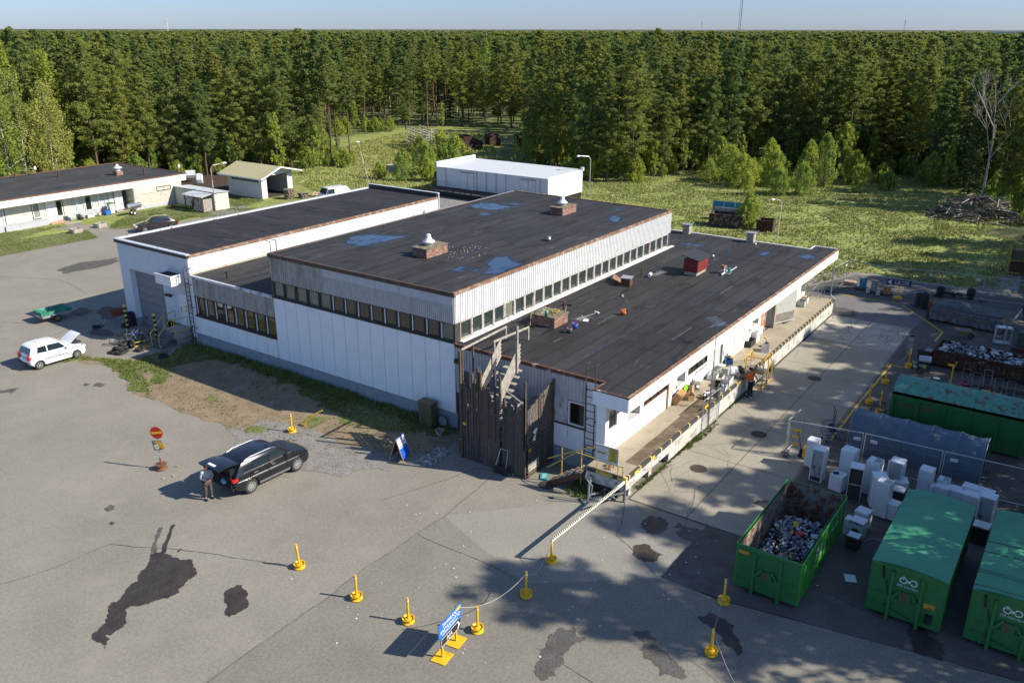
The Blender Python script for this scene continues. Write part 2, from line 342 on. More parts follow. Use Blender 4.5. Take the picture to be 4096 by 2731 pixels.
for pts in [[(-24,-5.2),(-18,-5.08),(-14.5,-5.1),(-9.0,-4.94),(-6.9,-5.05),(-2.2,-4.6)], [(-9.0,-5.0),(-9.2,-10.7)], [(-26,8),(-20,5.5),(-17,5),(-15,1),(-13.7,-2.2)], [(-5.4,38.6),(-3,33),(-5.5,32.4)], [(-7,34),(-9,38),(-8,44),(-13,52),(-10,58)], [(-6,26.5),(-8,30.5),(-5.4,32)],
            [(-9,32),(-15,34),(-24,30)], [(2,40),(3,46),(0,52)], [(-5.9,-14.8),(-4.2,-12),(-1.2,-10.9)], [(-2.0,-17.2),(-3.5,-23),(-5,-30)], [(33,-10),(36,-12)], [(-8,-1.8),(-3,-3.5),(-1.6,-6)], [(-12,-13),(-13,-20),(-18,-24)]]:
    crack(pts, .028, .002, .14, 5, cb_)
def web(x0, y0, x1, y1, n, b, w=.022, z=.005):
    for i in range(n):
        a = Vector((rn.uniform(x0, x1), rn.uniform(y0, y1))); t = rn.uniform(0, 6.28)
        for k in range(rn.randint(1, 3)):
            t2 = t+k*2.1+rn.uniform(-.5, .5); L_ = rn.uniform(.8, 2.6); q = a+Vector((math.cos(t2), math.sin(t2)))*L_
            q.x = min(max(q.x, x0), x1); q.y = min(max(q.y, y0), y1); crack([a, q], w, z, .13, 4, b)
web(26, -16.6, 31.5, -11.1, 34, cb_, .035); web(20.5, -13.6, 25.6, -11.1, 5, cb_); web(-1, -13.8, 6, -11.1, 7, cb_); web(5, -16.5, 12, -11.2, 8, cb_); web(12, -16.5, 20, -11.2, 5, cb_)
struct(cb_.build('pavement_cracks', CRACK))
# yellow lines
yl = B()
def line(pts, w=.13, z=.006, b=yl):
    for p, q in zip(pts[:-1], pts[1:]):
        p = Vector(p); q = Vector(q); d = (q-p).normalized(); n = Vector((-d.y, d.x))*w/2; b.sheet([p-n, q-n, q+n, p+n], z)
line([(37.44,-9.5),(37.4,-14.66)]); line([(37.35,-14.75),(32.28,-18.5)]); line([(32.2,-18.6),(29.7,-18.5)])
line([(23.4,-17.05),(16,-16.9)]); line([(15.9,-16.9),(10.2,-16.93)]); line([(23.3,-17.1),(23.4,-18.6)])
struct(yl.build('yellow_ground_line', LINE))
# drain covers
for i, (x, y) in enumerate([(8.7,-13.6),(3.3,-12.5),(18.2,-13.7),(-2.3,-7.3)]):
    d_ = B().lathe((x, y, .004), [(.0, .012), (.33, .012), (.36, .004), (.42, .004)], 24)
    for k in range(-4, 5): d_.box(x-.28+abs(k)*.02, y+k*.065-.012, .016, x+.28-abs(k)*.02, y+k*.065+.012, .022)
    tag(d_.build('drain_cover', mat('old_iron', (.06,.045,.035), .8, var=.3)), ['round iron drain cover set in concrete near the man in orange', 'iron drain cover in the concrete between dock edge and mesh fence', 'iron drain cover in concrete beside the yellow line, ringed by cracks', 'iron drain cover in asphalt at the foot of the wooden tower'][i], 'drain cover', 'round drain covers in the paving')
# wet patches on the asphalt
wt = B()
Z0 = Zm(0, 2000, .96)
def pz(z, pts): return [tuple(z(*p)[:2]) for p in pts]
def wet(name, pts, m, amp=.1, seed=1, z=.003): return struct(B().sheet(rough(pts, amp, seed, 4, .03), z).build(name, m))
wet('wet_patch', pz(Z0, [(355,520),(385,545),(400,570),(412,545),(405,515),(430,515),(490,470),(482,425),(510,405),(600,382),(690,355),(718,312),(758,280),(740,230),(712,228),(690,228),(640,205),(605,200),(580,205),(552,265),(530,310),(490,335),(460,380),(425,395),(412,440),(408,470)]), WETA, .12)
wet('wet_patch', pz(Z0, [(620,200),(638,200),(645,165),(660,125),(674,92),(660,94),(642,140),(628,165)]), WETA, .04, 51)
wet('wet_patch', pz(Z0, [(580,205),(600,205),(600,165),(615,130),(624,102),(612,104),(596,145),(586,170)]), DAMP, .04, 52)
wet('wet_patch', pz(Z0, [(860,360),(890,335),(930,325),(948,350),(955,400),(925,425),(880,448),(862,430),(872,395)]), WETA, .1, 2)
wet('wet_patch', pz(Z0, [(400,30),(420,18),(443,20),(436,35),(412,42)]), DAMP, .05, 3)
wet('wet_patch', pz(Z0, [(413,92),(425,83),(442,84),(432,95)]), WETA, .05, 4)
Z2 = Zm(2300, 1850, 1.4933)
wet('wet_patch', pz(Z2, [(390,385),(410,340),(470,318),(540,340),(550,380),(500,425),(430,420)]), WETA, .12, 5)
wet('wet_patch', pz(Z2, [(345,520),(370,488),(440,490),(465,520),(525,550),(490,585),(420,592),(360,560)]), mat('damp_brown_asphalt', (.045,.034,.026), .6, var=.3, vs=2, spk=(.35,14)), .1, 6)
wet('wet_patch', pz(Z2, [(600,410),(650,370),(740,390),(790,430),(700,480),(620,440)]), DAMP, .15, 7)
wet('wet_patch', pz(Z2, [(590,380),(615,360),(640,375),(620,392)]), WETA, .05, 8)
wet('wet_patch', pz(Z2, [(1060,240),(1090,225),(1160,222),(1170,250),(1130,275)]), WETA, .06, 9)
wet('wet_patch', pz(Z2, [(600,640),(680,645),(760,690),(880,700),(900,790),(800,760),(680,690),(610,670)]), DAMP, .15, 10)
wet('wet_patch', pz(Z2, [(780,400),(850,420),(880,445),(800,450)]), WETA, .08, 11)
Z7 = Zm(1000, 2050, 1.2062)
wet('wet_patch', pz(Z7, [(1370,760),(1400,700),(1430,620),(1480,560),(1560,545),(1620,600),(1540,660),(1500,740),(1420,810)]), DAMP, .3, 12)
wet('wet_patch', pz(Z7, [(1840,560),(1930,570),(1960,640),(2060,720),(2090,800),(1980,790),(1900,700)]), DAMP, .3, 13)
wet('wet_patch', pz(Z7, [(2160,500),(2210,480),(2300,520),(2350,600),(2352,690),(2300,640),(2230,560)]), WETA, .2, 14)
Z5 = Zm(2900, 1700, 1.5209)
wet('wet_patch', pz(Z5, [(1115,1260),(1200,1230),(1330,1330),(1310,1430),(1200,1400),(1130,1330)]), WETA, .2, 15)
wet('wet_patch', pz(Zm(0,1100,1.8023), [(590,790),(620,778),(655,785),(620,800)]), DAMP, .08, 16)
wet('wet_patch', pz(Zm(0,1100,1.8023), [(668,800),(700,775),(760,785),(730,805)]), DAMP, .08, 17)
wet('wet_patch', pz(Zm(0,1100,1.8023), [(0,830),(70,820),(140,812),(90,850),(0,848)]), DAMP, .15, 18)
ZG = Zm(0, 850, 1.4933)
wet('wet_patch', pz(ZG, [(430,575),(470,560),(560,590),(480,620),(420,610)]), WETA, .2, 19)
wet('wet_patch', pz(ZG, [(575,590),(640,560),(700,575),(690,620),(610,640)]), WETA, .2, 20)
wet('wet_patch', pz(ZG, [(560,690),(640,700),(690,735),(600,740),(520,720)]), DAMP, .2, 21)
wet('repair_patch', pz(ZG, [(340,350),(470,300),(700,270),(715,290),(520,340),(380,365)]), DAMP, .3, 22)
wet('wet_patch', pz(Zm(3350,1180,3.2), [(520,180),(560,168),(640,180),(680,205),(600,210)]), DAMP, .05, 23)
wet('wet_patch', [(32.2,-10.8),(33.6,-10.6),(33.9,-12),(32.6,-12.6),(31.8,-11.6)], DAMP, .3, 24)
# strip of soil and grass along the front of the hall
soil = rough([(-7.3,27.2),(-5.6,27.2),(-5.5,24.2),(-2.3,23.4),(.02,23.3),(.02,-.6),(-2.9,-.9),(-4.4,.6),(-6.2,3.2),(-5.75,4.6),(-6.3,7.2),(-7.15,9.4),(-7.05,11.4),(-7.3,14.8),(-7.3,17.5),(-6.9,20.2),(-5.75,23.3),(-6.2,25)], .3, 21, 5)
struct(B().sheet(soil, -.004).build('bare_soil', SOIL))
struct(B().sheet(rough([(-5.4,9.6),(-7.3,10),(-8.6,6),(-7.4,1.2),(-5.6,-.2),(-4.2,.6),(-5,3.6),(-4.6,6)], .4, 22, 5), 0).build('gravel_patch', GRAVEL))
gp = [rough(p, .6, i, 6) for i, p in enumerate([
    [(-7.2,27.1),(-5.9,26.9),(-5.9,23.2),(-6.7,19.9),(-7.2,17.6),(-6.5,18),(-5.6,20.4),(-4.4,22.6),(-5,25)],
    [(-5.7,23.2),(-4.9,21),(-5.6,19.6),(-6.4,18.8),(-5,18.8),(-3.6,20.4),(-2.2,20),(-1,18.9),(-.6,15.5),(.0,14),(.02,23.2),(-2.3,23.3)],
    [(-.1,14.2),(-1.6,13),(-1.2,11),(-1.9,9),(-2.4,7.4),(-3.3,5.6),(-2.2,2.6),(-1.4,.3),(.0,-.4)],
    [(-3.4,7.6),(-4.4,7.2),(-4.9,5.9),(-3.6,5.6),(-2.9,6.4)], [(-4.8,14.6),(-5.5,14.2),(-5.1,13.2)], [(-6.6,9.4),(-5.9,8.8),(-6.4,8)]])]
gb = B()
for p in gp: gb.sheet(p, .002)
struct(gb.build('grass_patch', LAWN))
# lawns by the office building
lawn = [[(-12,68),(9,68.2),(14.2,67.2),(14.8,66),(13.5,66.2),(8,64.2),(13.9,63.2),(14.8,62.4),(13.6,58.2),(3.9,58.7),(-12,60.6)],
        [(17.5,62.4),(20.2,64.9),(24,66.9),(28.4,67.1),(28.5,60.2),(31.6,59.3),(33,57),(29,56),(25,59),(20.8,57.8),(19.6,57.6),(16.6,61)], [(32,59.5),(37,60.3),(37,67),(31.5,67)]]
lb = B()
for i, p in enumerate(lawn): lb.sheet(rough(p, .3, 30+i, 5), .0)
struct(lb.build('lawn', LAWN))
struct(B().sheet(rough([(27.4,57),(28.5,61),(31.9,61.6),(33.2,59.4),(31,57)], .3, 41, 4), .004).build('gravel_path', GRAVEL))
struct(B().sheet(rough([(32,82),(34,96),(60,112),(66,100),(60,84),(50,76),(44,70),(34,70)], 1, 43, 4), -.012).build('brush_ground', mat('dark_litter', (.045,.03,.02), .95, var=.4, vs=1, c2=(.09,.06,.04), cov=.3, c2s=2, soft=.3, spk=(.4, 5))))
# weeds growing as tufts (far too many to count)
def tufts(name, areas, n, h0, h1, m, seed, blades=7, wd=.02):
    rs = np.random.RandomState(seed); V = []; F = []
    for poly, frac in areas:
        P = np.array(poly); x0, y0 = P.min(0)[:2]; x1, y1 = P.max(0)[:2]; k = 0; tries = 0; want = int(n*frac)
        xs_, ys_ = P[:, 0], P[:, 1]; xj, yj = np.roll(xs_, 1), np.roll(ys_, 1)
        while k < want and tries < 40:
            q = rs.uniform((x0, y0), (x1, y1), (want*2, 2)); tries += 1
            c = (((ys_[None] > q[:, 1:2]) != (yj[None] > q[:, 1:2])) & (q[:, 0:1] < (xj-xs_)[None]*(q[:, 1:2]-ys_[None])/((yj-ys_)[None]+1e-9)+xs_[None])).sum(1) % 2 == 1
            for p in q[c][:want-k]:
                nn = noise.noise(Vector((p[0]*.25, p[1]*.25, seed)))
                if nn < -.12 and rs.rand() < .7: continue
                h = rs.uniform(h0, h1)*(1+.5*nn)
                for b_ in range(blades):
                    t = rs.uniform(0, 6.28); r_ = rs.uniform(0, h*.55); ln = rs.uniform(.35, 1.)*h; w_ = wd*rs.uniform(.7, 1.5)
                    bx, by = p[0]+math.cos(t)*r_*.5, p[1]+math.sin(t)*r_*.5; t2 = rs.uniform(0, 6.28); px, py = math.cos(t2)*w_, math.sin(t2)*w_
                    i = len(V); V += [(bx-px, by-py, -.02), (bx+px, by+py, -.02), (bx+math.cos(t)*r_*1.4, by+math.sin(t)*r_*1.4, ln)]; F.append((i, i+1, i+2))
                k += 1
    o = B(); o.v = V; o.f = F; o.mi = [0]*len(F); o = o.build(name, m); o['kind'] = 'stuff'; return o
WEED = mat('weed_leaves', (.13,.17,.038), .9, var=.35, vs=1.5, orand=0)
DRYG = mat('dry_grass', (.34,.345,.12), .95, var=.3, vs=.5, c2=(.22,.28,.06), cov=.5, c2s=.35, soft=.2)
tufts('weeds', [([(-7.3,27.2),(-5.5,24.2),(-.1,23.3),(-.1,-.6),(-2.9,-.9),(-6.2,3.2),(-7.1,10),(-7.3,17.5),(-6,24)], 1)], 900, .04, .12, WEED, 33, 6, .02)
tufts('weeds', [(gp[0], .2), (gp[1], .4), (gp[2], .4)], 4600, .05, .16, WEED, 3, 6, .02)
tufts('weeds', [([(-1.0,22.6),(.0,22.6),(.0,1),(-.8,1)], 1)], 900, .15, .5, WEED, 4, 9, .03)
tufts('weeds', [([(-1.0,-9.0),(1.2,-9.0),(1.0,-10.9),(-1.2,-10.9)], .02), ([(-2.4,-8.3),(-1.0,-8.2),(-1.2,-9.8),(-2.6,-9.5)], .4), ([(-.2,-10.95),(14,-11.0),(14,-11.12),(-.2,-11.1)], .3), ([(5,-11.0),(9,-11.0),(9,-11.35),(5,-11.3)], .28)], 420, .08, .28, WEED, 5, 9, .025)
tufts('lawn_tufts', [(lawn[0], .5), (lawn[1], .4), (lawn[2], .1)], 9000, .06, .16, WEED, 6, 5, .03)
tufts('meadow_grass', [([(36.5,-7),(110,-26),(104,8),(97,24),(84,32),(72,40),(62,46),(62,27),(36.5,27)], .8), ([(45,-10),(46,-22),(110,-30),(110,-12)], .2)], 46000, .08, .3, DRYG, 8, 6, .045)
tufts('meadow_grass', [([(30,46),(52,47),(60,48),(72,40),(82,56),(110,80),(106,96),(84,92),(62,80),(50,70),(44,58)], 1)], 20000, .12, .45, DRYG, 9, 6, .05)
# ---------------------------------------------------------------- warehouse
WH = thing('warehouse', 'large white industrial hall with black felt roofs and a raised middle with window bands', 'building', (0, 0, 0))
def rects(u0, u1, z0, z1, holes):
    us = sorted({u0, u1, *[h[0] for h in holes], *[h[1] for h in holes]}); out = []
    for a, b in zip(us[:-1], us[1:]):
        hs = sorted([(h[2], h[3]) for h in holes if h[0] <= a+1e-6 and h[1] >= b-1e-6]); z = z0
        for s_, e in hs:
            if s_ > z: out.append((a, b, z, s_))
            z = max(z, e)
        if z < z1: out.append((a, b, z, z1))
    return out
def window(parent, org, ud, nd, u0, u1, z0, z1, fm, gm, fw=.07, proud=.03, deep=.06, mull=None, name='window'):
    """frame ring proud of the wall, pane set back; ud along the wall, nd outwards"""
    o = Vector(org); U = Vector(ud); Nn = Vector(nd); b = B()
    def bx(a, c, za, zb, d0, d1, bb):
        P = [o+U*a+Nn*d0, o+U*c+Nn*d1]; bb.box(min(P[0].x, P[1].x), min(P[0].y, P[1].y), za, max(P[0].x, P[1].x), max(P[0].y, P[1].y), zb)
    bx(u0, u0+fw, z0, z1, -deep, proud, b); bx(u1-fw, u1, z0, z1, -deep, proud, b)
    bx(u0+fw, u1-fw, z0, z0+fw, -deep, proud-.004, b); bx(u0+fw, u1-fw, z1-fw, z1, -deep, proud-.004, b)
    if mull:
        for k in mull: bx(u0+(u1-u0)*k-fw*.3, u0+(u1-u0)*k+fw*.3, z0+fw, z1-fw, -deep, proud-.01, b)
    f = b.build(name, fm, parent)
    g_ = B(); bx(u0+fw, u1-fw, z0+fw, z1-fw, -deep-.02, -deep+.01, g_); g_.build('pane', gm, f); return f
# hidden cores that close the volumes
core = B()
core.box(.15,.15,0,25.6,14.0,7.46); core.box(.15,14.0,0,25.5,22.6,4.80); core.box(1.6,22.7,0,25.5,30.6,6.12)
core.box(.15,-8.44,0,30.9,.1,4.78); core.box(25.5,.1,0,30.9,6,4.78)
core.build('core_wall', mat('inner_wall', (.12,.12,.12), .9), WH)
# plinth
pl = B(); pl.box(-.0,-.0,0,.14,23.0,.90); pl.box(.0,-8.75,0,.14,-.0,.90); pl.box(-.34,-9.2,0,.14,-8.75,.92); pl.box(.14,-9.2,0,30.95,-9.11,1.2); pl.box(-.02,29.5,0,.33,30.74,.55); pl.box(30.9,-8.86,0,31.0,6,.9); pl.box(.14,30.6,0,25.6,30.72,.5)
pl.build('plinth', PLINTH, WH)
# smooth white boarding with narrow joints
wl = B()
wl.corr((-.015,14.17),(-.015,0), .90, 4.85, 1.01, .03, .955, .004)
wl.corr((-.015,22.9),(-.015,14.2), .90, 2.10, 1.01, .03, .955, .004)
wl.corr((-.015,-.9),(-.015,-8.0), .90, 2.12, 1.01, .03, .955, .004)
wl.box(-.03,-8.75,.9,.1,-8.0,4.84); wl.box(-.36,-9.2,.92,-.34,-8.73,4.7); wl.box(-.34,-8.75,.92,-.03,-8.73,4.7); wl.box(-.03,22.28,.9,.1,22.62,4.86)
wl.build('wall', PANEL, WH)
# ribbed cladding of the hall: new and stained stretches
rb = B(); rb.corr((-.02,9.65),(-.02,0), 5.93, 6.95, .135, .03, .5, .1); rb.build('cladding', RIBM, WH)
rb = B(); rb.corr((-.03,9.65),(-.03,0), 6.93, 7.50, .135, .03, .5, .1); rb.build('cladding', mat('pale_ribbed_metal', (.50,.54,.58), .6, var=.08, c2=(.4,.4,.4), cov=.3, c2s=1, soft=.3, stretch=(2,2,.3)), WH)
rb = B(); rb.corr((-.02,14.18),(-.02,9.65), 5.93, 6.95, .2, .04, .5, .1); rb.corr((-.03,14.18),(-.03,9.65), 6.93, 7.5, .2, .04, .5, .1); rb.build('cladding', RIBD, WH)
rb = B(); rb.corr((0,-.02),(25.75,-.02), 5.95, 6.95, .2, .04, .5, .1); rb.corr((0,-.03),(25.75,-.03), 6.93, 7.5, .2, .04, .5, .1)
rb.corr((25.77,0),(25.77,14.17), 4.9, 7.5, .2, .04, .5, .1); rb.corr((25.75,14.19),(0,14.19), 4.9, 7.5, .2, .04, .5, .1); rb.build('cladding', RIB, WH)
# cladding of the left wing (rust-streaked) and of the dock wing
rb = B(); rb.corr((-.02,22.3),(-.02,14.2), 3.55, 4.84, .2, .04, .5, .1); rb.build('cladding', RIBD, WH)
rb = B(); rb.corr((-.02,-.02),(-.02,-8.0), 3.5, 4.80, .2, .035, .5, .1); rb.corr((-.02,-.05),(-.02,-.42), 2.15, 3.5, .12, .03, .5, .1); rb.build('cladding', RIBM, WH)
rb = B(); rb.corr((-.025,-5.0),(-.025,-6.95), 2.2, 3.5, .14, .03, .5, .1); rb.build('window_boarding', mat('flaking_white_boards', (.50,.52,.54), .8, var=.15, c2=(.2,.19,.18), cov=.3, c2s=4, soft=.1, stretch=(1,1,.3)), WH)
rb = B(); rb.corr((-.02,-.95),(-.02,-5.0), 2.2, 3.5, .14, .03, .5, .1); rb.build('cladding', RIBM, WH)
# garage gable
rb = B()
for a, b_, z0, z1 in rects(22.55, 30.76, 0, 6.12, [(22.9, 29.55, 0, 4.2)]): rb.corr((-.0,b_),(-.0,a), z0 if z0 else .5, z1, .2, .03, .5, .1)
rb.corr((25.7,30.76),(0,30.76), .5, 6.1, .2, .03, .5, .1)
rb.build('cladding', mat('white_blue_ribbed_metal', (.60,.65,.71), .55, var=.05), WH)
rb = B(); rb.corr((.0,22.53),(25.7,22.53), 5.0, 6.06, .2, .04, .5, .1); rb.corr((25.72,22.5),(25.72,30.76), .5, 6.5, .2, .03, .5, .1); rb.build('cladding', mat('clean_white_ribbed_metal', (.80,.80,.78), .5, var=.04), WH)
rb = B(); rb.box(0,22.50,4.86,25.7,22.62,5.02); rb.build('flashing', mat('stained_flashing', (.42,.40,.32), .7, var=.1, c2=(.3,.16,.08), cov=.2, c2s=3, soft=.1), WH)
rb = B(); rb.box(.0,29.56,.5,.4,29.6,4.2); rb.box(.0,22.62,4.2,.42,29.56,4.24); rb.box(.0,22.72,.0,.42,22.9,4.2); rb.build('wall', PANEL, WH)
rb = B(); rb.corr((.38,26.4),(.38,22.9), .92, 4.2, .2, .03, .5, .1); rb.build('cladding', mat('white_blue_ribbed_metal', (.6,.65,.71)), WH)
# roofs
rf = B(); rf.box(.05,.05,7.46,25.7,14.1,7.58)
RF_hall = rf.build('roof', FELT1, WH)
rf = B(); rf.box(.05,14.2,4.78,25.7,22.5,4.87); rf.build('roof', FELT1, WH)
rf = B(); rf.box(.12,22.6,6.1,25.6,30.66,6.2); rf.build('roof', FELT2, WH)
rf = B(); rf.prism([(.05,-.02),(.05,-9.0),(-1.0,-9.0),(-1.0,-10.62),(32.18,-10.62),(32.18,-9.0),(30.95,-9.0),(30.95,6),(25.8,6),(25.8,-.02)], 4.78, 4.876); rf.build('roof', felt('roof_felt_dock', (.028,.028,.0295), 'x', .95, 8), WH)
# eave flashings
fl = B(); fl.box(-.12,-.08,7.40,.04,14.25,7.63); fl.box(.04,14.1,7.5,25.8,14.25,7.64); fl.build('flashing', mat('brown_flashing', (.075,.05,.038), .7, var=.3, vs=2, c2=(.03,.028,.028), cov=.3, c2s=1.5, soft=.2), WH)
fl = B(); fl.box(-.1,-.1,7.5,25.8,.05,7.645); fl.box(25.7,.05,7.5,25.82,14.1,7.64); fl.build('flashing', RUSTF, WH)
fl = B(); fl.box(3,14.1,7.642,25.6,14.22,7.66); fl.build('flashing', GALV, WH)
fl = B(); fl.box(-.1,14.25,4.78,.06,22.4,4.93); fl.build('flashing', mat('white_edge', (.55,.57,.6), .5, var=.2, c2=(.1,.08,.06), cov=.3, c2s=2, soft=.1), WH)
fl = B(); fl.box(-.14,22.42,6.02,-.0,30.86,6.24); fl.build('fascia', DARKF, WH)
fl = B(); fl.box(-.16,22.4,6.24,.14,30.88,6.30); fl.box(.14,30.62,6.16,25.8,30.88,6.31); fl.box(25.56,22.4,6.52,25.84,30.9,6.58); fl.box(-.1,22.44,6.0,.08,22.5,6.24); fl.box(25.7,22.4,4.9,25.8,22.5,6.52)
fl.build('flashing', mat('white_metal_edge', (.62,.66,.70), .4, .2, var=.08, c2=(.28,.10,.06), cov=.05, c2s=3, soft=.04), WH)
fl = B(); fl.box(25.5,22.5,6.2,25.6,30.7,6.56); fl.build('parapet', DARKF, WH)
fl = B(); fl.box(.0,22.44,6.06,25.6,22.64,6.22); fl.build('flashing', RUSTF, WH)
fl = B(); fl.box(-.1,-8.95,4.72,.06,-.02,4.90); fl.box(-1.1,-8.98,4.84,.0,-8.9,4.9); fl.box(-1.12,-10.72,4.84,-1.0,-8.9,4.905); fl.build('flashing', mat('rusty_brown_flashing', (.10,.045,.028), .8, var=.3, c2=(.45,.42,.38), cov=.12, c2s=3, soft=.05), WH)
fl = B(); fl.box(-1.12,-10.76,4.83,32.28,-10.6,4.91); fl.build('flashing', RUSTF, WH)
fl = B(); fl.box(30.95,-8.9,4.83,31.1,6.05,4.93); fl.box(31.1,-9.0,4.83,32.25,-8.9,4.93); fl.box(25.8,6,4.7,31.1,6.1,4.93); fl.box(32.14,-10.6,4.83,32.25,-9.0,4.93); fl.build('flashing', mat('white_edge_clean', (.7,.7,.7), .5), WH)
fl = B(); fl.box(.3,-.32,4.90,26,-.04,4.93); fl.build('flashing', WHITE, WH)
fl = B(); fl.box(-.08,-.02,4.85,.06,14.2,4.93); fl.box(-.1,14.15,2.10,.0,22.3,2.19); fl.box(-.09,-8.0,2.12,.02,-1.0,2.2); fl.build('sill', DARKF, WH)
# canopy over the dock: fascia boards and soffit
cn = B(); cn.corr((-1.07,-10.72),(32.2,-10.72), 4.17, 4.83, 4.1, .006, .98, .003); cn.box(32.2,-10.72,4.16,32.24,-8.97,4.83); cn.box(-1.06,-10.69,4.16,32.19,-10.66,4.84)
cn.build('canopy_fascia', mat('bright_white_board', (.78,.77,.73), .6, var=.03, c2=(.62,.6,.55), cov=.1, c2s=.8, soft=.3), WH)
cn = B(); cn.box(-1.1,-10.70,4.16,-1.06,-8.9,4.83); cn.box(-1.06,-10.66,4.2,32.19,-8.97,4.24); cn.build('soffit', PANEL, WH)
# dock wall with its openings
DW = mat('dock_wall_board', (.76,.75,.72), .65, var=.04, c2=(.52,.48,.42), cov=.12, c2s=.9, soft=.3, stretch=(1,1,.3))
holes = [(-.13,.83,2.38,3.5),(1.9,3.22,2.12,3.4),(3.6,6.35,2.34,3.2),(6.2,6.2,1,1),(7.6,8.66,2.0,3.4),(9.03,11.7,2.2,3.1),(12.62,14.07,1.2,3.4),(19.0,20.1,2.2,3.4),(21.42,22.84,1.2,3.6),(29.0,30.1,1.9,3.5)]
dw = B()
for a, b_, z0, z1 in rects(-.36, 30.12, 1.2, 4.2, [h for h in holes if h[1] > h[0]]):
    dw.corr((a,-9.205),(b_,-9.205), z0, z1, .62, .012, .96, .008)
dw.build('wall', DW, WH)
for a, b_, z0, z1 in holes:
    if b_ <= a or a < 0 or z1-z0 < 1: continue
    nb = B(); nb.box(b_, -9.2, z0, b_+.03, -8.45, z1); nb.box(a-.03, -9.2, z0, a, -8.45, z1); nb.box(a,-8.55,z0,b_,-8.45,z1)
    if z0 > 1.3: nb.box(a, -9.18, z0-.03, b_, -8.45, z0)
    nb.build('recess', mat('recess_shade_board', (.52,.53,.54), .7, var=.05), WH)  # grey board colour has the shade of the niche jambs painted in
window(WH, (0,-9.205,0), (1,0,0), (0,-1,0), -.13, .83, 2.38, 3.5, WHITE, GLASS, .08)
window(WH, (0,-9.205,0), (1,0,0), (0,-1,0), 3.6, 6.35, 2.34, 3.2, mat('brown_frame', (.10,.05,.03), .7), GLASS, .06, .02, .06, [.33, .66])
window(WH, (0,-9.205,0), (1,0,0), (0,-1,0), 9.03, 11.7, 2.2, 3.1, DARKF, GLASS, .05, .02, .06, [.5])
# doors on the dock
d = B().box(6.5,-9.25,1.25,7.5,-9.23,2.9).build('door', WHITE, WH); B().box(7.38,-9.28,2.0,7.44,-9.25,2.2).build('handle', STEEL, d)
B().box(6.34,-9.27,1.23,6.5,-9.21,3.1).build('door_frame', mat('brown_door_frame', (.24,.12,.05), .7), WH)
B().box(7.65,-9.25,1.25,8.6,-9.22,2.02).build('door', WHITE, WH)
B(Matrix.Translation((12.62,-9.2,0)) @ Matrix.Rotation(R(-35),4,'Z')).box(0,-.03,1.25,.45,.03,2.9).build('door', WHITE, WH)
d = B(Matrix.Translation((22.84,-9.22,0)) @ Matrix.Rotation(R(-22),4,'Z')).box(0,-.05,1.28,2.3,.03,3.6).build('door', mat('scuffed_grey_door', (.45,.46,.45), .6, var=.1, c2=(.2,.19,.17), cov=.2, c2s=3, soft=.2), WH)
B(Matrix.Translation((22.84,-9.22,0)) @ Matrix.Rotation(R(-22),4,'Z')).box(.1,-.07,1.4,2.2,-.051,2.0).build('kick_plate', mat('kick_plate', (.22,.21,.19), .6, var=.3), d)
B().box(21.3,-9.27,1.23,21.42,-9.1,3.6).box(22.5,-9.5,1.23,22.8,-9.3,3.5).build('door_frame', mat('worn_frame', (.3,.27,.23), .8, var=.3), WH)
for u in (15.9, 17.5, 26.3, 27.9): B().box(u,-9.235,1.24,u+.03,-9.21,3.4).build('joint_strip', mat('dark_joint', (.06,.055,.05), .8), WH)
# hall windows
for i in range(14):
    y1 = 14.12-i*1.008; old = i < 5
    window(WH, (-.0,0,0), (0,-1,0), (-1,0,0), -y1+.02, -y1+.99, 4.94, 5.93, DARKF, GLASSP if (old or i == 13) else mat('brown_glass', (.05,.043,.034), .08, var=.2, spec=.8), .06, .02, .08)
    if not old: B().box(.0, y1-.15, 5.0, .05, y1-.10, 5.87).build('window_post', WHITE, WH)
for i in range(25):
    x0 = .41+i*.9995
    window(WH, (0,-.0,0), (1,0,0), (0,-1,0), x0+.02, x0+.98, 4.94, 5.94, mat('weathered_white_frame', (.55,.53,.5), .7, var=.1, c2=(.2,.17,.14), cov=.3, c2s=5, soft=.1) if i > 0 else GRWOOD, [mat('green_grey_glass', (.03,.042,.042), .08, spec=.9), GLASSP][i == 4], .06, .03, .08)
B().box(-.0,-.02,4.93,.4,.1,5.94).build('corner_post', DARKF, WH)
for i in range(8):
    y1 = 22.26-i*1.01
    window(WH, (-.0,0,0), (0,-1,0), (-1,0,0), -y1+.02, -y1+.99, 2.2, 3.54, mat('dark_brown_frame', (.035,.024,.018), .6), mat('wing_glass', (.02,.02,.018), .03, spec=1.0, ior=1.6), .07, .02, .08)
    B().box(.0, y1-.17, 2.3, .05, y1-.11, 3.45).build('window_post', WHITE, WH)
window(WH, (-.02,0,0), (0,-1,0), (-1,0,0), 6.98, 7.95, 2.22, 3.46, WHITE, mat('black_glass', (.01,.01,.01), .1), .07)
# entrance behind the tower
d = B(); d.box(-.04,-.95,.0,.0,-.1,2.1); d = d.build('door', mat('brown_door', (.05,.035,.028), .6), WH)
B().box(-.06,-.8,1.1,-.04,-.25,1.9).build('pane', GLASS, d)
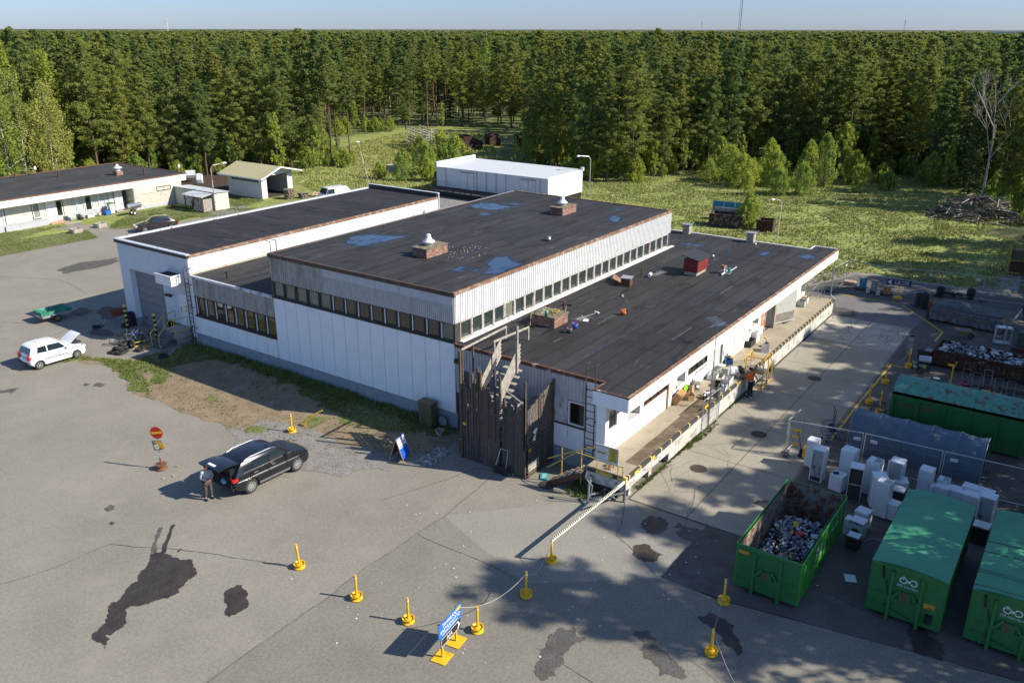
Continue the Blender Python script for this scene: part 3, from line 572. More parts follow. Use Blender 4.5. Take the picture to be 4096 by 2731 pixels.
# roller door of the garage
gd = B(); 
for k in range(7): gd.box(.36, 26.45, .02+k*.6, .42, 29.55, .60+k*.6)
gd = gd.build('garage_door', mat('grey_garage_door', (.20,.21,.23), .6, var=.05), WH)
for a, b_ in ((28.4,29.08),(27.41,28.12),(26.5,27.12)): window(gd, (.36,0,0), (0,-1,0), (-1,0,0), -b_, -a, 2.22, 2.62, STEEL, GLASS, .04, .01, .02)
window(gd, (.36,0,0), (0,-1,0), (-1,0,0), -28.12, -27.4, 1.52, 1.95, STEEL, GLASS, .05, .012, .02)
B().box(.33,28.9,.55,.36,29.05,.65).build('handle', BLACK, gd)
d = B().box(.34,23.7,.93,.42,24.56,3.05).build('door', WHITE, WH); B().box(.31,24.45,1.9,.34,24.5,2.3).build('handle', STEEL, d)
for z in (2.28, 1.98): B().box(.325,23.82,z,.338,24.06,z+.16).build('warning_plate', YEL, d)
B().box(.33,23.6,.93,.41,23.7,3.15).box(.33,24.56,.93,.41,24.66,3.15).box(.33,23.7,3.05,.41,24.56,3.15).build('door_frame', WHITE, WH)
for y in (25.7, 25.3): 
    l = B().cb((.1,y,2.95),(.14,.22,.16)).box(.16,y-.02,2.9,.34,y+.02,2.96).build('floodlight', BLACK, WH)
# box canopy over the side door
cb2 = B(); cb2.box(-1.0,23.2,4.2,-.96,24.95,4.86); cb2.box(-.96,23.2,4.2,.0,23.24,4.86); cb2.box(-.96,24.91,4.2,.0,24.95,4.86); cb2.box(-.96,23.24,4.2,.0,24.91,4.24)
cb2.build('door_canopy', WHITE, WH); B().box(-.96,23.24,4.6,0,24.91,4.8).build('canopy_roof', FELT1, WH)
B().box(-1.03,23.17,4.84,-.95,24.98,4.90).box(-.95,23.17,4.84,0,23.25,4.90).build('flashing', WHITE, WH)
# landing, steps and rails
st = B(); st.box(-1.02,23.4,.45,.36,24.95,.92); st.box(-.8,23.6,0,.3,23.8,.45); st.build('landing', CONC, WH)
st = thing('steel_steps', 'dark steel steps with yellow handrails up to the side door landing', 'steps', (-1.02,24.15,0))
for k in range(5): B().box(-1.05+k*.21,-.42,.14+k*.165,-.80+k*.21,.42,.17+k*.165).build('tread', STEEL, st)
for y in (-.45,.45): B().bar((-1.1,y,0),(0,y,.92),.04,.2).build('stringer', STEEL, st)
rl = B()
for y in (-.45,.47):
    rl.tube([(-1.12,y,.05),(-1.12,y,1.0),(-.05,y,1.95),(-.05,y,.95)], .028)
rl.tube([(-.05,.47,1.95),(1.1,.8,1.95),(1.1,.8,.95)], .028); rl.tube([(-.05,-.72,.95),(-.05,-.72,1.85),(1.0,-.72,1.85),(1.0,-.72,.95)], .028); rl.tube([(-.05,-.45,1.95),(-.05,-.72,1.85)], .028); rl.tube([(-.05,-.74,.95),(1.0,-.74,.95)], .03)
rl.build('handrail', YELD, st)
# ladders
def ladder(parent, M, h, wdt=.42, rung=.3, tail=.9):
    b = B(M)
    for s in (0, wdt): b.bar((s,0,0),(s,0,h+tail),.05,.03); b.bar((s,0,h+tail),(s,.35,h+tail),.04)
    for k in range(int(h/rung)): b.bar((0,0,.15+k*rung),(wdt,0,.15+k*rung),.03)
    for z in (.3, h*.45, h*.85):
        for s in (0, wdt): b.bar((s,0,z),(s,.22,z+.0),.04)
    return b.build('ladder', DARKF, parent)
ladder(WH, Matrix.Translation((-.25,22.78,.95)) @ Matrix.Rotation(R(-90),4,'Z'), 3.9, .4, .3, .55)
ladder(WH, Matrix.Translation((-.25,-8.05,1.0)) @ Matrix.Rotation(R(-90),4,'Z'), 3.9, .5, .36, .75)
ladder(WH, Matrix.Translation((.35,14.45,4.87)), 2.65, .45, .3, .7)
# roof furniture of the hall
def chimney(x0, y0, x1, y1, z, h, cowl=True):
    c = B().box(x0,y0,z,x1,y1,z+h).build('brick_stack', BRICK, WH)
    s = B().box(x0-.05,y0-.05,z+h,x1+.05,y1+.05,z+h+.05).build('stack_top', mat('mossy_slab', (.20,.17,.10), .9, var=.3, c2=(.12,.1,.08), cov=.4, c2s=4), c)
    if cowl:
        cx, cy = (x0+x1)/2-.1, (y0+y1)/2+.02
        B().lathe((cx,cy,z+h+.05), [(.26,0),(.26,.2),(.34,.22)], 16).build('vent_collar', GALV, c, True)
        B().lathe((cx,cy,z+h+.25), [(.30,-.06),(.38,0),(.37,.06),(.22,.16),(.15,.30),(.14,.42),(.10,.47),(0,.48)], 20).build('vent_cowl', mat('cowl_white', (.72,.72,.70), .4, var=.04), c, True)
chimney(4.56,5.7,6.5,6.78,7.58,.52); chimney(19.5,5.62,21.4,6.7,7.58,.52)
for x, y, s in ((14.6,14.05,1.0),(13.4,14.1,.7)):
    B().lathe((x,y+.3,7.3), [(.36*s,.0),(.38*s,.1),(.2*s,.25*s+.1),(.15*s,.4*s+.1),(0,.44*s+.1)], 16).build('vent_cowl', mat('cowl_white', (.7,.7,.7)), WH, True)
B().cyl((12.35,2.2,7.72),(12.75,2.42,7.72),.12,.12,12).build('roof_outlet', GALV, WH, True)
chimney(4.95,-2.98,6.34,-1.46,4.876,.55,False)
# red timber housing on the dock roof
c = B().box(19.28,-5.03,4.876,20.85,-4.15,5.1).build('vent_house', CONC, WH)
v = B()
for k in range(5): v.box(19.22-.02*(k % 2),-5.1+.0,5.1+k*.17,20.92,-4.1,5.26+k*.17)
v.build('louvre_wall', mat('dark_red_boards', (.16,.02,.018), .7, var=.2), c)
B().add([(19.0,-5.25,5.95),(21.1,-5.25,5.95),(21.1,-4.0,6.2),(19.0,-4.0,6.2),(19.0,-5.25,6.0),(21.1,-5.25,6.0),(21.1,-4.0,6.25),(19.0,-4.0,6.25)],[(0,3,2,1),(4,5,6,7),(0,1,5,4),(1,2,6,5),(2,3,7,6),(3,0,4,7)]).build('housing_roof', mat('grey_sheet', (.03,.033,.037), .6), c)
# duct stub and small stacks near the far edge of the dock roof
for x, y in ((30.4,.75),(30.5,-4.5)):
    c = B().box(x,y-.28,4.876,x+.5,y+.28,5.55).build('vent_shaft', GRWOOD, WH); B().box(x-.08,y-.38,5.6,x+.58,y+.38,5.64).build('shaft_cap', GALV, c)
B().lathe((9.17,-4.0,0), [], 3) if 0 else None
for x, y, h, m in ((6.95,-2.35,.9,RUST),(6.9,-1.3,.5,RUST),(17.3,-2.0,.5,RUST),(.9,19.8,.45,BLACK)):
    B().cyl((x,y,4.87),(x,y,4.87+h),.05,.05,8).cyl((x,y,4.87+h),(x,y,4.93+h),.09,.09,8).build('vent_pipe', m, WH)
# standing water on the roofs
def pud(pts, z, seed, parent=WH, rim=.16, amp=.16):
    c = Vector((sum(p[0] for p in pts)/len(pts), sum(p[1] for p in pts)/len(pts)))
    out = [tuple(c+(Vector(p)-c)*(1+rim*1.6/max(.3, (Vector(p)-c).length))) for p in pts]
    B().sheet(rough(out, amp, seed, 4), z+.004).build('damp_felt', WET, parent); B().sheet(rough(pts, amp, seed+1, 5), z+.008).build('puddle', WATER, parent)
    x0, x1 = min(p[0] for p in pts), max(p[0] for p in pts); y0, y1 = min(p[1] for p in pts), max(p[1] for p in pts); q = random.Random(seed); b = B(); y = y0+.2
    while y < y1:
        xa = q.uniform(x0-.2, (x0+x1)/2); xb = min(x1+.2, xa+q.uniform(.6, 1.8)); s_ = q.uniform(-.12,.12)
        b.add([(xa,y,z+.012),(xb,y+s_,z+.012),(xb+.1,y+s_+.05,z+.012),((xa+xb)/2,y+q.uniform(.04,.16),z+.012),(xa+.1,y+.05,z+.012)],[(0,1,2,3,4)]); y += q.uniform(.2,.42)
    b.build('lap_seam', WET, parent)
pud([(5.82,13.2),(6.49,13.05),(7.21,12.6),(7.63,11.27),(8.21,10.63),(7.19,10.61),(5.67,10.81),(4.63,11.09),(4.6,12.2)], 7.58, 1)
pud([(18.73,13.3),(20.15,13.3),(20.45,12.59),(20.12,11.49),(20.08,10.55),(18.84,10.57),(18.3,11.0),(18.5,12.0),(18.2,12.6)], 7.58, 3)
pud([(20.79,12.4),(21.06,11.46),(21.6,10.32),(20.9,10.83)], 7.58, 5, rim=.08, amp=.1); pud([(16.49,11.03),(17.07,10.92),(16.95,10.15),(16.38,10.27)], 7.58, 7, rim=.12, amp=.08)
pud([(3.4,3.0),(4.46,2.85),(4.0,2.4),(3.45,2.2)], 7.58, 9, rim=.14, amp=.1)
pud([(3.98,1.21),(5.2,1.5),(5.9,2.2),(7.31,2.5),(7.81,2.09),(6.92,1.25),(6.72,.47),(4.71,.3),(4.19,.64),(3.92,1.0)], 7.58, 11, rim=.14)
pud([(4.0,1.95),(4.5,2.1),(4.4,1.75),(3.95,1.7)], 7.58, 13, rim=.1, amp=.06)
pud([(21.0,2.5),(21.8,2.7),(21.4,1.9),(20.6,1.6),(20.0,1.5),(20.3,2.2)], 7.58, 15); pud([(23.6,3.6),(24.0,3.7),(24.0,3.2),(23.6,3.3)], 7.58, 17, rim=.14, amp=.05)
pud([(27.21,-.2),(27.5,-.5),(27.57,-2.08),(27.2,-2.0),(27.0,-.8)], 4.876, 19, rim=.14, amp=.1); pud([(27.36,-3.9),(27.5,-4.2),(27.2,-4.2)], 4.876, 21, rim=.1, amp=.04)
pud([(27.36,-6.35),(28.3,-6.6),(28.1,-6.9),(27.35,-6.79)], 4.876, 23, rim=.2, amp=.08); pud([(28.24,-9.01),(29.24,-9.0),(29.3,-9.5),(28.9,-9.95),(28.0,-9.6)], 4.876, 25, rim=.16, amp=.1)
pud([(17.79,-2.45),(19.2,-2.4),(19.0,-2.9),(17.9,-2.8)], 4.876, 27, rim=.16, amp=.08)
pud([(7.0,-3.0),(7.6,-3.1),(7.6,-3.6),(7.0,-3.5)], 4.876, 29, rim=.2, amp=.08)
B().sheet(rough([(25.8,-.5),(25.8,-1.0),(25.4,-3.6),(25.2,-6.2),(25.0,-10.2),(25.3,-10.2),(25.5,-6.2),(25.9,-3.4),(26.1,-.5)], .12, 77, 4), 4.884).build('felt_seam', mat('seam_tar', (.012,.012,.013), .85), WH)
rn = random.Random(5); sp = B()
for k in range(60):
    a, r_ = rn.uniform(0, 6.28), rn.uniform(.2, 1.9); x, y = 7.0+r_*math.cos(a), 5.0+r_*.8*math.sin(a); sp.cb((x, y, 7.6), (.05, .04, .03), a)
sp.build('roof_pebbles', GRWOOD, WH)
st_ = B(); 
for k in range(34):
    x, y = rn.uniform(1, 24), rn.uniform(.8, 13.2); L_ = rn.uniform(.5, 1.8); v_ = rn.random() < .75
    st_.m = rn.choice([0, 0, 1]); a = rn.uniform(-.04, .04); st_.cb((x, y, 7.583), (L_, .09, .004) if v_ else (.09, L_, .004), a)
for k in range(26):
    x, y = rn.uniform(2, 30), rn.uniform(-10, -1.5); L_ = rn.uniform(.6, 2.5); st_.m = rn.choice([0, 0, 1])
    st_.cb((x, y, 4.879), (L_, .1, .004), rn.uniform(-.03, .03))
st_.build('felt_strips', [WET, mat('grey_felt_strip', (.07,.068,.064), .9)], WH)
# floodlight by the tower, electric plates
B().box(-.3,-.55,3.9,-.1,-.15,3.95).cb((-.25,-.35,4.05),(.18,.36,.2)).build('floodlight', BLACK, WH)
p = B().box(-.035,-7.1,1.62,-.03,-6.65,1.82).build('sign_plate', mat('brown_frame', (.1,.05,.03)), WH); B().box(-.042,-7.06,1.65,-.036,-6.69,1.79).build('plate_face', YELD, p)
# ---------------------------------------------------------------- loading dock
DK = thing('loading_dock', 'long raised concrete loading platform with black and yellow edge along the white wall', 'loading dock', (0, 0, 0))
b = B().box(-1.55,-10.97,.80,31.6,-8.96,1.20); b.build('slab', mat('dock_concrete', (.33,.29,.22), .9, var=.15, vs=.6, c2=(.20,.165,.11), cov=.35, c2s=.9, soft=.3, c3=(.13,.10,.07), cov3=.05, c3s=2, spk=(.1, 20), bump=.3), DK)
B().box(6.0,-10.9,1.2,9,-10.1,1.206).box(-.2,-10.9,1.2,6.0,-10.25,1.206).build('stained_strip', mat('rusty_floor_stain', (.12,.085,.055), .9, var=.25, c2=(.20,.16,.11), cov=.5, c2s=1.5, soft=.2), DK)
b = B().box(-1.6,-11.02,.55,3.0,-10.972,1.16); b.box(3.0,-11.02,.12,31.62,-10.972,1.16); b.box(-1.6,-10.97,.5,-1.55,-8.96,1.16)
for k in range(16): b.box(-1.0+k*2.05,-10.9,0,-.7+k*2.05,-10.6,.8)
b.build('edge_beam', mat('worn_white_concrete', (.50,.50,.48), .85, var=.15, c2=(.20,.18,.15), cov=.35, c2s=2.5, soft=.15), DK)
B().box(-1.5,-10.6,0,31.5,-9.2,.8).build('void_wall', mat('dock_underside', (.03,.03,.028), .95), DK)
b = B().box(-1.62,-11.05,1.02,31.64,-10.93,1.215); b.box(-1.62,-10.93,1.02,-1.5,-9.0,1.215); b.build('edge_strip', mat('black_edge', (.05,.05,.05), .7, var=.3), DK)
b = B(); x = -1.3
while x < 31.4:
    b.box(x,-11.056,1.03,x+.10,-10.94,1.222); x += .62 if x > 13 else 1.1
b.box(-1.63,-11.06,.85,-1.48,-10.9,1.24); b.build('edge_marking', mat('pale_yellow_paint', (.68,.50,.16), .7, var=.15, c2=(.3,.25,.15), cov=.2, c2s=6), DK)
b = B(); b.box(-1.632,-10.35,1.03,-1.622,-9.5,1.19); b.box(-1.632,-10.9,1.03,-1.622,-10.6,1.19); b.box(-.8,-11.062,1.03,-.3,-11.052,1.19); b.box(.9,-11.062,1.03,1.3,-11.052,1.19); b.box(12.1,-11.062,1.03,12.7,-11.052,1.19); b.build('warning_plate', YELD, DK)
for x in (-1.6, 31.58): B().box(x-.04,-11.05,0,x+.04,-10.95,1.0).build('corner_post', STEEL, DK)
# concrete steps up to the platform, handrail and reception board
stp = thing('dock_steps', 'short flight of worn steps with yellow rails at the near end of the platform', 'steps', (-1.6,-8.9,0))
for k in range(5): B().box(-.55,.0+k*.30,.98-k*.2,.35,.27+k*.30,1.03-k*.2).build('step', mat('worn_step', (.26,.22,.18), .9, var=.3, c2=(.15,.1,.07), cov=.4, c2s=4), stp)
for s in (-.55,.33): B().bar((s,-.1,1.0),(s,1.5,.05),.04,.2).build('stringer', RUST, stp)
r_ = B(); r_.tube([(.05,-1.95,.9),(.05,-1.95,1.75)], .03); r_.tube([(.05,-1.95,1.7),(.05,-.65,1.72),(.02,.5,1.75),(-.4,1.8,.75)], .025); r_.tube([(.05,-1.75,2.3),(.05,-.6,2.3),(.05,-.1,2.15),(-.2,1.9,1.1)], .025)
for p in ((.05,-.62,0),(.0,.2,-.9),(-.1,1.2,-1.1),(.05,-1.7,0)): r_.cyl((p[0],p[1],1.0+p[2]*.9),(p[0],p[1],2.25+p[2]*.35),.028)
r_.build('handrail', YELD, stp)
bd = thing('reception_board', 'white and yellow notice board headed VASTAANOTTO with striped border, on the platform rail', 'sign', (-1.66,-9.45,1.72))
B().box(-.015,-1.2,0,.015,0,.86).build('board', mat('board_grey', (.50,.51,.52), .6), bd)
b = B()
for k in range(12): 
    b.quad((-.018,-k*.1,.82),(-.018,-k*.1-.05,.82),(-.018,-k*.1-.08,.86),(-.018,-k*.1-.03,.86)); b.quad((-.018,-k*.1,.0),(-.018,-k*.1-.05,.0),(-.018,-k*.1-.08,.04),(-.018,-k*.1-.03,.04))
for k in range(8): b.quad((-.018,-.0,k*.1),(-.018,-.03,k*.1+.03),(-.018,-.03,k*.1+.08),(-.018,-.0,k*.1+.05)); b.quad((-.018,-1.17,k*.1),(-.018,-1.2,k*.1+.03),(-.018,-1.2,k*.1+.08),(-.018,-1.17,k*.1+.05))
b.build('striped_border', mat('yellow_black_tape', (.4,.32,.02), .6), bd)
B().box(-.019,-1.12,.14,-.0155,-.70,.80).box(-.019,-.52,.42,-.0155,-.12,.52).build('yellow_panel', YELD, bd)
B().box(-.0185,-.66,.60,-.0155,-.08,.80).box(-.0185,-.66,.20,-.0155,-.06,.40).box(-.0185,-1.12,.05,-.0155,-.06,.13).build('white_panel', WHITE, bd)
INK = mat('dark_ink', (.03,.03,.035), .7)
def tx(s, sz, y, z, par, x=-.022, m=INK, al='CENTER', sx=1, nm='lettering'): return text(s, sz, m, par, face((x, y, z), (0,-1,0), (-1,0,0)), nm, .002, al, sx)
tx('VASTAANOTTO', .075, -.36, .75, bd); tx('Sähkö- ja elektroniikkaromu', .04, -.36, .65, bd, sx=.9); tx('MAKSUTON', .07, -.32, .47, bd); tx('Kylmälaitteet ja kodinkoneet', .04, -.35, .34, bd); tx('Varastointi ja käsittely', .04, -.35, .26, bd); tx('Soita: vastaanotto ma-pe 8-16', .05, -.58, .09, bd)
for k, s in enumerate(['Jätteiden', 'lajittelu ja', 'vastaanotto', 'avoinna', 'arkisin 8-16', 'Kysy lisää', 'henkilökunnalta']): tx(s, .06, -.91, .74-k*.088, bd)
# reception name board on the wall
rs_ = thing('reception_sign', 'long white VASTAANOTTO sign on the dock wall below the strip window', 'sign', (10.1,-9.24,1.85))
B().box(0,-.02,0,1.6,0,.34).build('board', WHITE, rs_); text('VASTAANOTTO', .26, INK, rs_, face((.8,-.024,.17), (1,0,0), (0,-1,0)), 'lettering', .002, sx=.82)
# banner poster near the big door
ps_ = thing('poster', 'orange poster on the white wall beside the large grey door', 'poster', (20.6,-9.23,1.75)); B().box(0,-.015,0,.7,0,1.0).build('sheet', mat('poster_paper', (.55,.42,.36), .6, var=.1, c2=(.55,.12,.03), cov=.5, c2s=3, soft=.05), ps_)
cm = B().lathe((18.55,-9.3,2.2), [(.0,-.1),(.07,-.08),(.09,0),(.07,.06),(.02,.08)], 12).box(18.53,-9.3,2.2,18.57,-9.2,2.24).build('dome_camera', WHITE, None, True); tag(cm, 'small white dome camera on the wall beside the niche', 'camera')
# black strip and floodlight done; elliptical trainer below the platform
el = thing('elliptical_trainer', 'silver and black elliptical exercise machine standing below the platform end', 'exercise machine', (-2.15,-10.0,0), R(-35))
B().bar((-.75,0,.06),(.75,0,.06),.08).bar((-.75,-.28,.05),(-.75,.28,.05),.07).bar((.7,-.28,.05),(.7,.28,.05),.07).build('frame', GALV, el)
B().lathe((.35,0,.34), [(0,-.09),(.26,-.09),(.29,0),(.26,.09),(0,.09)], 20, 'y').build('flywheel_cover', BLACK, el, True)
B().tube([(-.55,0,.08),(-.5,0,.9),(-.42,0,1.25)], .04).build('mast', GALV, el)
for s in (-1, 1):
    B().tube([(-.5,.12*s,.3),(-.45,.2*s,.95),(-.62,.22*s,1.2),(-.55,.22*s,1.45)], .022).build('handlebar', GALV, el); B().bar((-.45,.16*s,.28),(.35,.14*s,.2+.1*s),.04).cb((-.15,.17*s,.3),(.34,.12,.04)).build('pedal_arm', GALV, el)
B().cb((-.42,0,1.3),(.06,.22,.16)).build('console', BLACK, el)
# striped barrier bar from the platform corner to the bollard
br = thing('barrier_bar', 'long striped white bar from the platform corner down to a yellow bollard', 'barrier', (0,0,0))
p0, p1 = Vector((-1.65,-11.0,1.05)), Vector((-7.42,-10.80,1.02))
B().bar(p0,p1,.05,.14).build('bar', mat('barrier_white', (.72,.75,.62), .5), br)
b = B(); n = 46
for k in range(n):
    c = p0.lerp(p1, (k+.5)/n); 
    if k > 4: b.box(c.x-.03,c.y-.032,c.z+.005,c.x+.03,c.y+.032,c.z+.074)
b.build('stripes', BLACK, br); B().bar((-1.62,-11,.5),(-2.9,-10.95,.95),.06).build('strut', STEEL, br)
# mast with the television aerial, fixed to the dock edge
ma = thing('aerial_mast', 'tall thin lattice mast with a television aerial beside the dock edge', 'aerial', (7.75,-11.12,0))
B().cyl((0,0,0),(0,0,3.9),.03).cyl((.13,.1,0),(.13,.1,2.9),.025).cyl((0,0,3.8),(0,0,6.0),.02).tube([(0,0,.4),(.13,.1,.8),(0,0,1.2),(.13,.1,1.6),(0,0,2.0),(.13,.1,2.4),(0,0,2.9)],.012).build('pole', STEEL, ma)
b = B(); b.bar((-.1,-.35,6.0),(.5,.55,6.1),.025)
for k in range(7): 
    c = Vector((-.1,-.35,6.0)).lerp(Vector((.5,.55,6.1)), k/6); b.bar(c+Vector((.28,-.19,0)),c-Vector((.28,-.19,0)),.014)
b.bar((-.45,.1,6.0),(.4,-.3,6.0),.02); b.bar((-.35,.25,5.85),(.45,-.1,5.85),.014); b.build('antenna', mat('blue_grey_metal', (.2,.27,.38), .5, .4), ma)
B().tube([(0,0,4.0),(-.25,-.1,4.2),(-.1,.05,4.5),(0,0,4.4)],.012).build('dipole_loop', STEEL, ma)
# roof top bits and pieces (each lies on a roof, so each is a thing of its own)
def bucket(x, y, z, r, h, c, label, lid=None, tilt=0, rz=0):
    o = thing('bucket', label, 'bucket', (x, y, z), rz); o.rotation_euler = (tilt, 0, rz)
    B().lathe((0,0,0), [(0,0),(r*.82,0),(r,h),(r*.94,h),(r*.78,.02),(0,.02)], 16).build('shell', mat('bucket_'+c[0], c[1], .5), o, True)
    B().lathe((0,0,h-.03), [(r*1.04,0),(r*1.06,.03),(r*.9,.03)], 16).build('rim', mat('bucket_rim_'+(lid or c)[0], (lid or c)[1], .5), o)
    return o
RW = ('white', (.7,.7,.7)); RP = ('pink', (.65,.25,.28)); BL = ('blue', (.03,.14,.45)); OR = ('orange', (.75,.20,.04))
bucket(4.86,-3.99,4.876,.16,.28,('dark', (.05,.06,.08)),'small dark paint bucket with pink rim on the dock roof',RP)
bucket(5.69,-3.85,4.876,.17,.3,BL,'blue paint bucket with red rim on the dock roof by the brick box',('red', (.5,.05,.06)))
o = bucket(9.2,-4.75,5.03,.16,.3,OR,'orange bucket lying tipped over on the dock roof',None,R(75),R(20))
bucket(4.95,-2.45,5.48,.10,.36,('green', (.02,.25,.14)),'green and white tin standing on the brick box',RW)
bt_ = thing('paint_tray', 'white paint tray on the dock roof near the aerial shadow', 'tray', (7.1,-3.7,4.88), R(20)); B().box(-.2,-.14,0,.2,.14,.04).build('tray', WHITE, bt_); B().bar((.1,.1,.05),(.35,.3,.2),.03).build('handle', WOOD, bt_)
bm_ = thing('broom', 'push broom leaning against the brick box on the dock roof', 'broom', (4.4,-1.75,4.88)); B().bar((0,0,.06),(1.1,.55,1.35),.03).build('handle', WOOD, bm_); B().cb((0,0,.05),(.08,.55,.1),R(25)).build('head', BLACK, bm_)
for (x, y, a, l) in ((7.3,-2.2,.5,'push broom lying on the roof with a dark wide head'),(6.9,-3.2,-.2,'white and blue scraper pole lying on the dock roof')):
    q = thing('pole_tool', l, 'broom', (x, y, 4.89), a); B().bar((0,0,.03),(1.7,0,.03),.03).build('handle', GALV, q); B().cb((1.75,0,.05),(.09,.6 if 'broom' in l else .3,.08)).build('head', BLACK if 'broom' in l else WHITE, q)
rc = thing('heap_of_parts', 'small heap of scrap metal parts on top of the brick box', 'scrap', (5.7,-2.1,5.48)); rn = random.Random(2); b = B()
for k in range(22): b.m = rn.randrange(3); b.cb((rn.uniform(-.6,.6),rn.uniform(-.55,.5),rn.uniform(.02,.08)),(rn.uniform(.05,.35),.04,.04),rn.uniform(0,3))
b.build('parts', [RUST, GALV, YELD], rc)
bx = thing('burnt_stove', 'small burnt rusty metal stove on the dock roof with a torn sheet beside it', 'stove', (14.7,-2.25,4.88), R(12)); B().box(-.32,-.3,0,.32,.3,.5).build('body', RUST, bx); B().box(-.36,-.34,.5,.36,.34,.56).build('lid', GALV, bx); B().add([(.0,.4,.05),(1.2,.7,.05),(1.3,1.2,.3),(.1,1.0,.35)],[(0,1,2,3)]).build('torn_sheet', RUSTF, bx)
mp_ = thing('tool_pile', 'pile of rags, a green can and white pipes on a pallet on the dock roof', 'tools', (21.1,-6.35,4.88), R(10))
B().box(-.4,-.3,0,.4,.3,.06).build('board', STEEL, mp_); B().bar((-.9,.1,.1),(.6,.0,.1),.06).bar((.1,-.2,.12),(1.0,-.5,.25),.04).build('pipe', WHITE, mp_); B().cyl((.0,-.2,.06),(.0,-.2,.38),.11,.11,12).build('can', mat('teal_can', (.02,.30,.25), .5), mp_); B().blob((-.05,.1,.3),(.22,.18,.22),3,.5).build('rag', mat('white_rag', (.6,.6,.6), .9, c2=(.3,.1,.03), cov=.4, c2s=5), mp_); B().cyl((-.1,.2,.4),(-.1,.2,.55),.15,.15,12).build('pot', RUSTF, mp_)
B().lathe((0,0,0), [], 3) if 0 else None
pp = thing('flue_hood', 'white flue hood lying beside a rusty pipe on the dock roof', 'pipe', (17.3,-2.6,4.95), R(15)); B().cyl((-.2,0,.08),(.3,0,.08),.11,.11,12).build('hood', WHITE, pp)
for (x, y, l) in ((12.4,-3.2,'short plank offcut lying on the dock roof'),(24.9,-3.9,'pale plank lying near the far seam of the dock roof'),(30.2,-5.1,'white batten beside the far vent shaft')): tag(B().cb((0,0,.03),(.5,.1,.06),.4).build('plank', WOOD if 'short' in l else WHITE, None, loc=(x,y,4.88)), l, 'plank')
# ---------------------------------------------------------------- things standing on the dock
def crate(x, y, z, w, d, h, c, label, rz=0, mt=None, tilt=0, name='crate'):
    o = thing(name, label, 'crate', (x, y, z), rz); o.rotation_euler = (tilt, 0, rz); t = .02
    m = mt or mat('crate_%d_%d_%d' % tuple(int(v*100) for v in c), c, .6, var=.1)
    b = B().box(-w/2,-d/2,0,w/2,d/2,t)
    for s in (-1, 1):
        b.box(-w/2,s*(d/2)-t*.5,t,w/2,s*(d/2)+t*.5,h); b.box(s*(w/2)-t*.5,-d/2+t,t,s*(w/2)+t*.5,d/2-t,h)
    b.build('box', m, o); B().box(-w/2-.015,-d/2-.015,h-.03,w/2+.015,-d/2+.01,h).box(-w/2-.015,d/2-.01,h-.03,w/2+.015,d/2+.015,h).box(-w/2-.015,-d/2+.01,h-.03,-w/2+.01,d/2-.01,h).box(w/2-.01,-d/2+.01,h-.03,w/2+.015,d/2-.01,h).build('rim', m, o)
    return o
def junk(x, y, z, w, d, h, n, mats, label, seed, name='heap_of_parts', cat='appliances', sz=(.08,.3)):
    o = thing(name, label, cat, (x, y, z)); rn = random.Random(seed); b = B()
    for k in range(n):
        b.m = rn.randrange(len(mats)); e = Euler((rn.uniform(-.6,.6), rn.uniform(-.6,.6), rn.uniform(0,3))); px, py = rn.uniform(-w/2,w/2), rn.uniform(-d/2,d/2)
        b.cb((px, py, rn.uniform(.05, h)*(1-(abs(px)/w+abs(py)/d)*.6)), (rn.uniform(*sz), rn.uniform(*sz)*.7, rn.uniform(.03, .14)), 0, e)
    b.build('parts', mats, o); return o
WH_ = (.72,.72,.70); DZ = 1.21
crate(17.95,-10.55,DZ,.62,.42,.36,WH_,'white plastic crate alone at the far side of the yellow ladder',.3)
vc = thing('vacuum_cleaner', 'dark blue vacuum cleaner just behind the lone white crate', 'vacuum cleaner', (18.75,-10.35,DZ), .4); B().blob((0,0,.16),(.26,.17,.16),2,.1).build('body', mat('navy_plastic', (.015,.03,.06), .35), vc, True); B().tube([(.1,0,.3),(.25,.1,.5),(.0,.2,.55)], .022).build('hose', BLACK, vc)
crate(18.3,-9.35,DZ,.8,.5,.42,(.03,.03,.03),'black plastic crate against the white wall')
ap_ = thing('white_cabinet', 'white cabinet with a grey top beside the black crate on the wall side', 'cabinet', (19.3,-9.3,DZ)); B().box(-.3,-.28,0,.3,.28,.68).build('body', WHITE, ap_); B().box(-.28,-.26,.68,.28,.26,.7).build('top', GALV, ap_)
crate(11.9,-9.6,DZ,.85,.5,.3,WH_,'low white crate in front of the open white door leaf',.15)
stl = thing('stool', 'white stool with a lamp frame beside the low white crate', 'stool', (12.95,-9.65,DZ)); B().box(-.2,-.18,.42,.2,.18,.47).build('seat', WHITE, stl)
for sx in (-1,1):
    for sy in (-1,1): B().bar((.16*sx,.14*sy,.42),(.22*sx,.19*sy,0),.035).build('leg', WHITE, stl)
sk_ = thing('pair_of_skis', 'dark skis and poles leaning in the doorway behind the low white crate', 'skis', (12.9,-9.05,DZ)); B().bar((0,0,0),(.15,.1,1.6),.07,.02).bar((.15,-.05,0),(.25,.1,1.5),.07,.02).build('skis', mat('ski_dark', (.06,.02,.02), .4), sk_)
crate(14.6,-9.45,DZ,.55,.42,.32,(.02,.12,.40),'blue crate of household goods under a yellow kettle at the wall',.5)
junk(14.9,-9.3,DZ+.3,.5,.5,.35,14,[mat('yell_plastic',(.7,.5,.03),.5),BLACK,WHITE],'yellow and black household goods heaped on the blue crate',4)
pw = thing('garden_pole', 'thin pole tool leaning on the wall behind the blue crate', 'tool', (14.1,-9.5,DZ)); B().bar((0,0,0),(.1,.5,1.55),.03).build('handle', STEEL, pw); B().cb((.1,.5,1.5),(.1,.05,.14)).build('head', BLACK, pw)
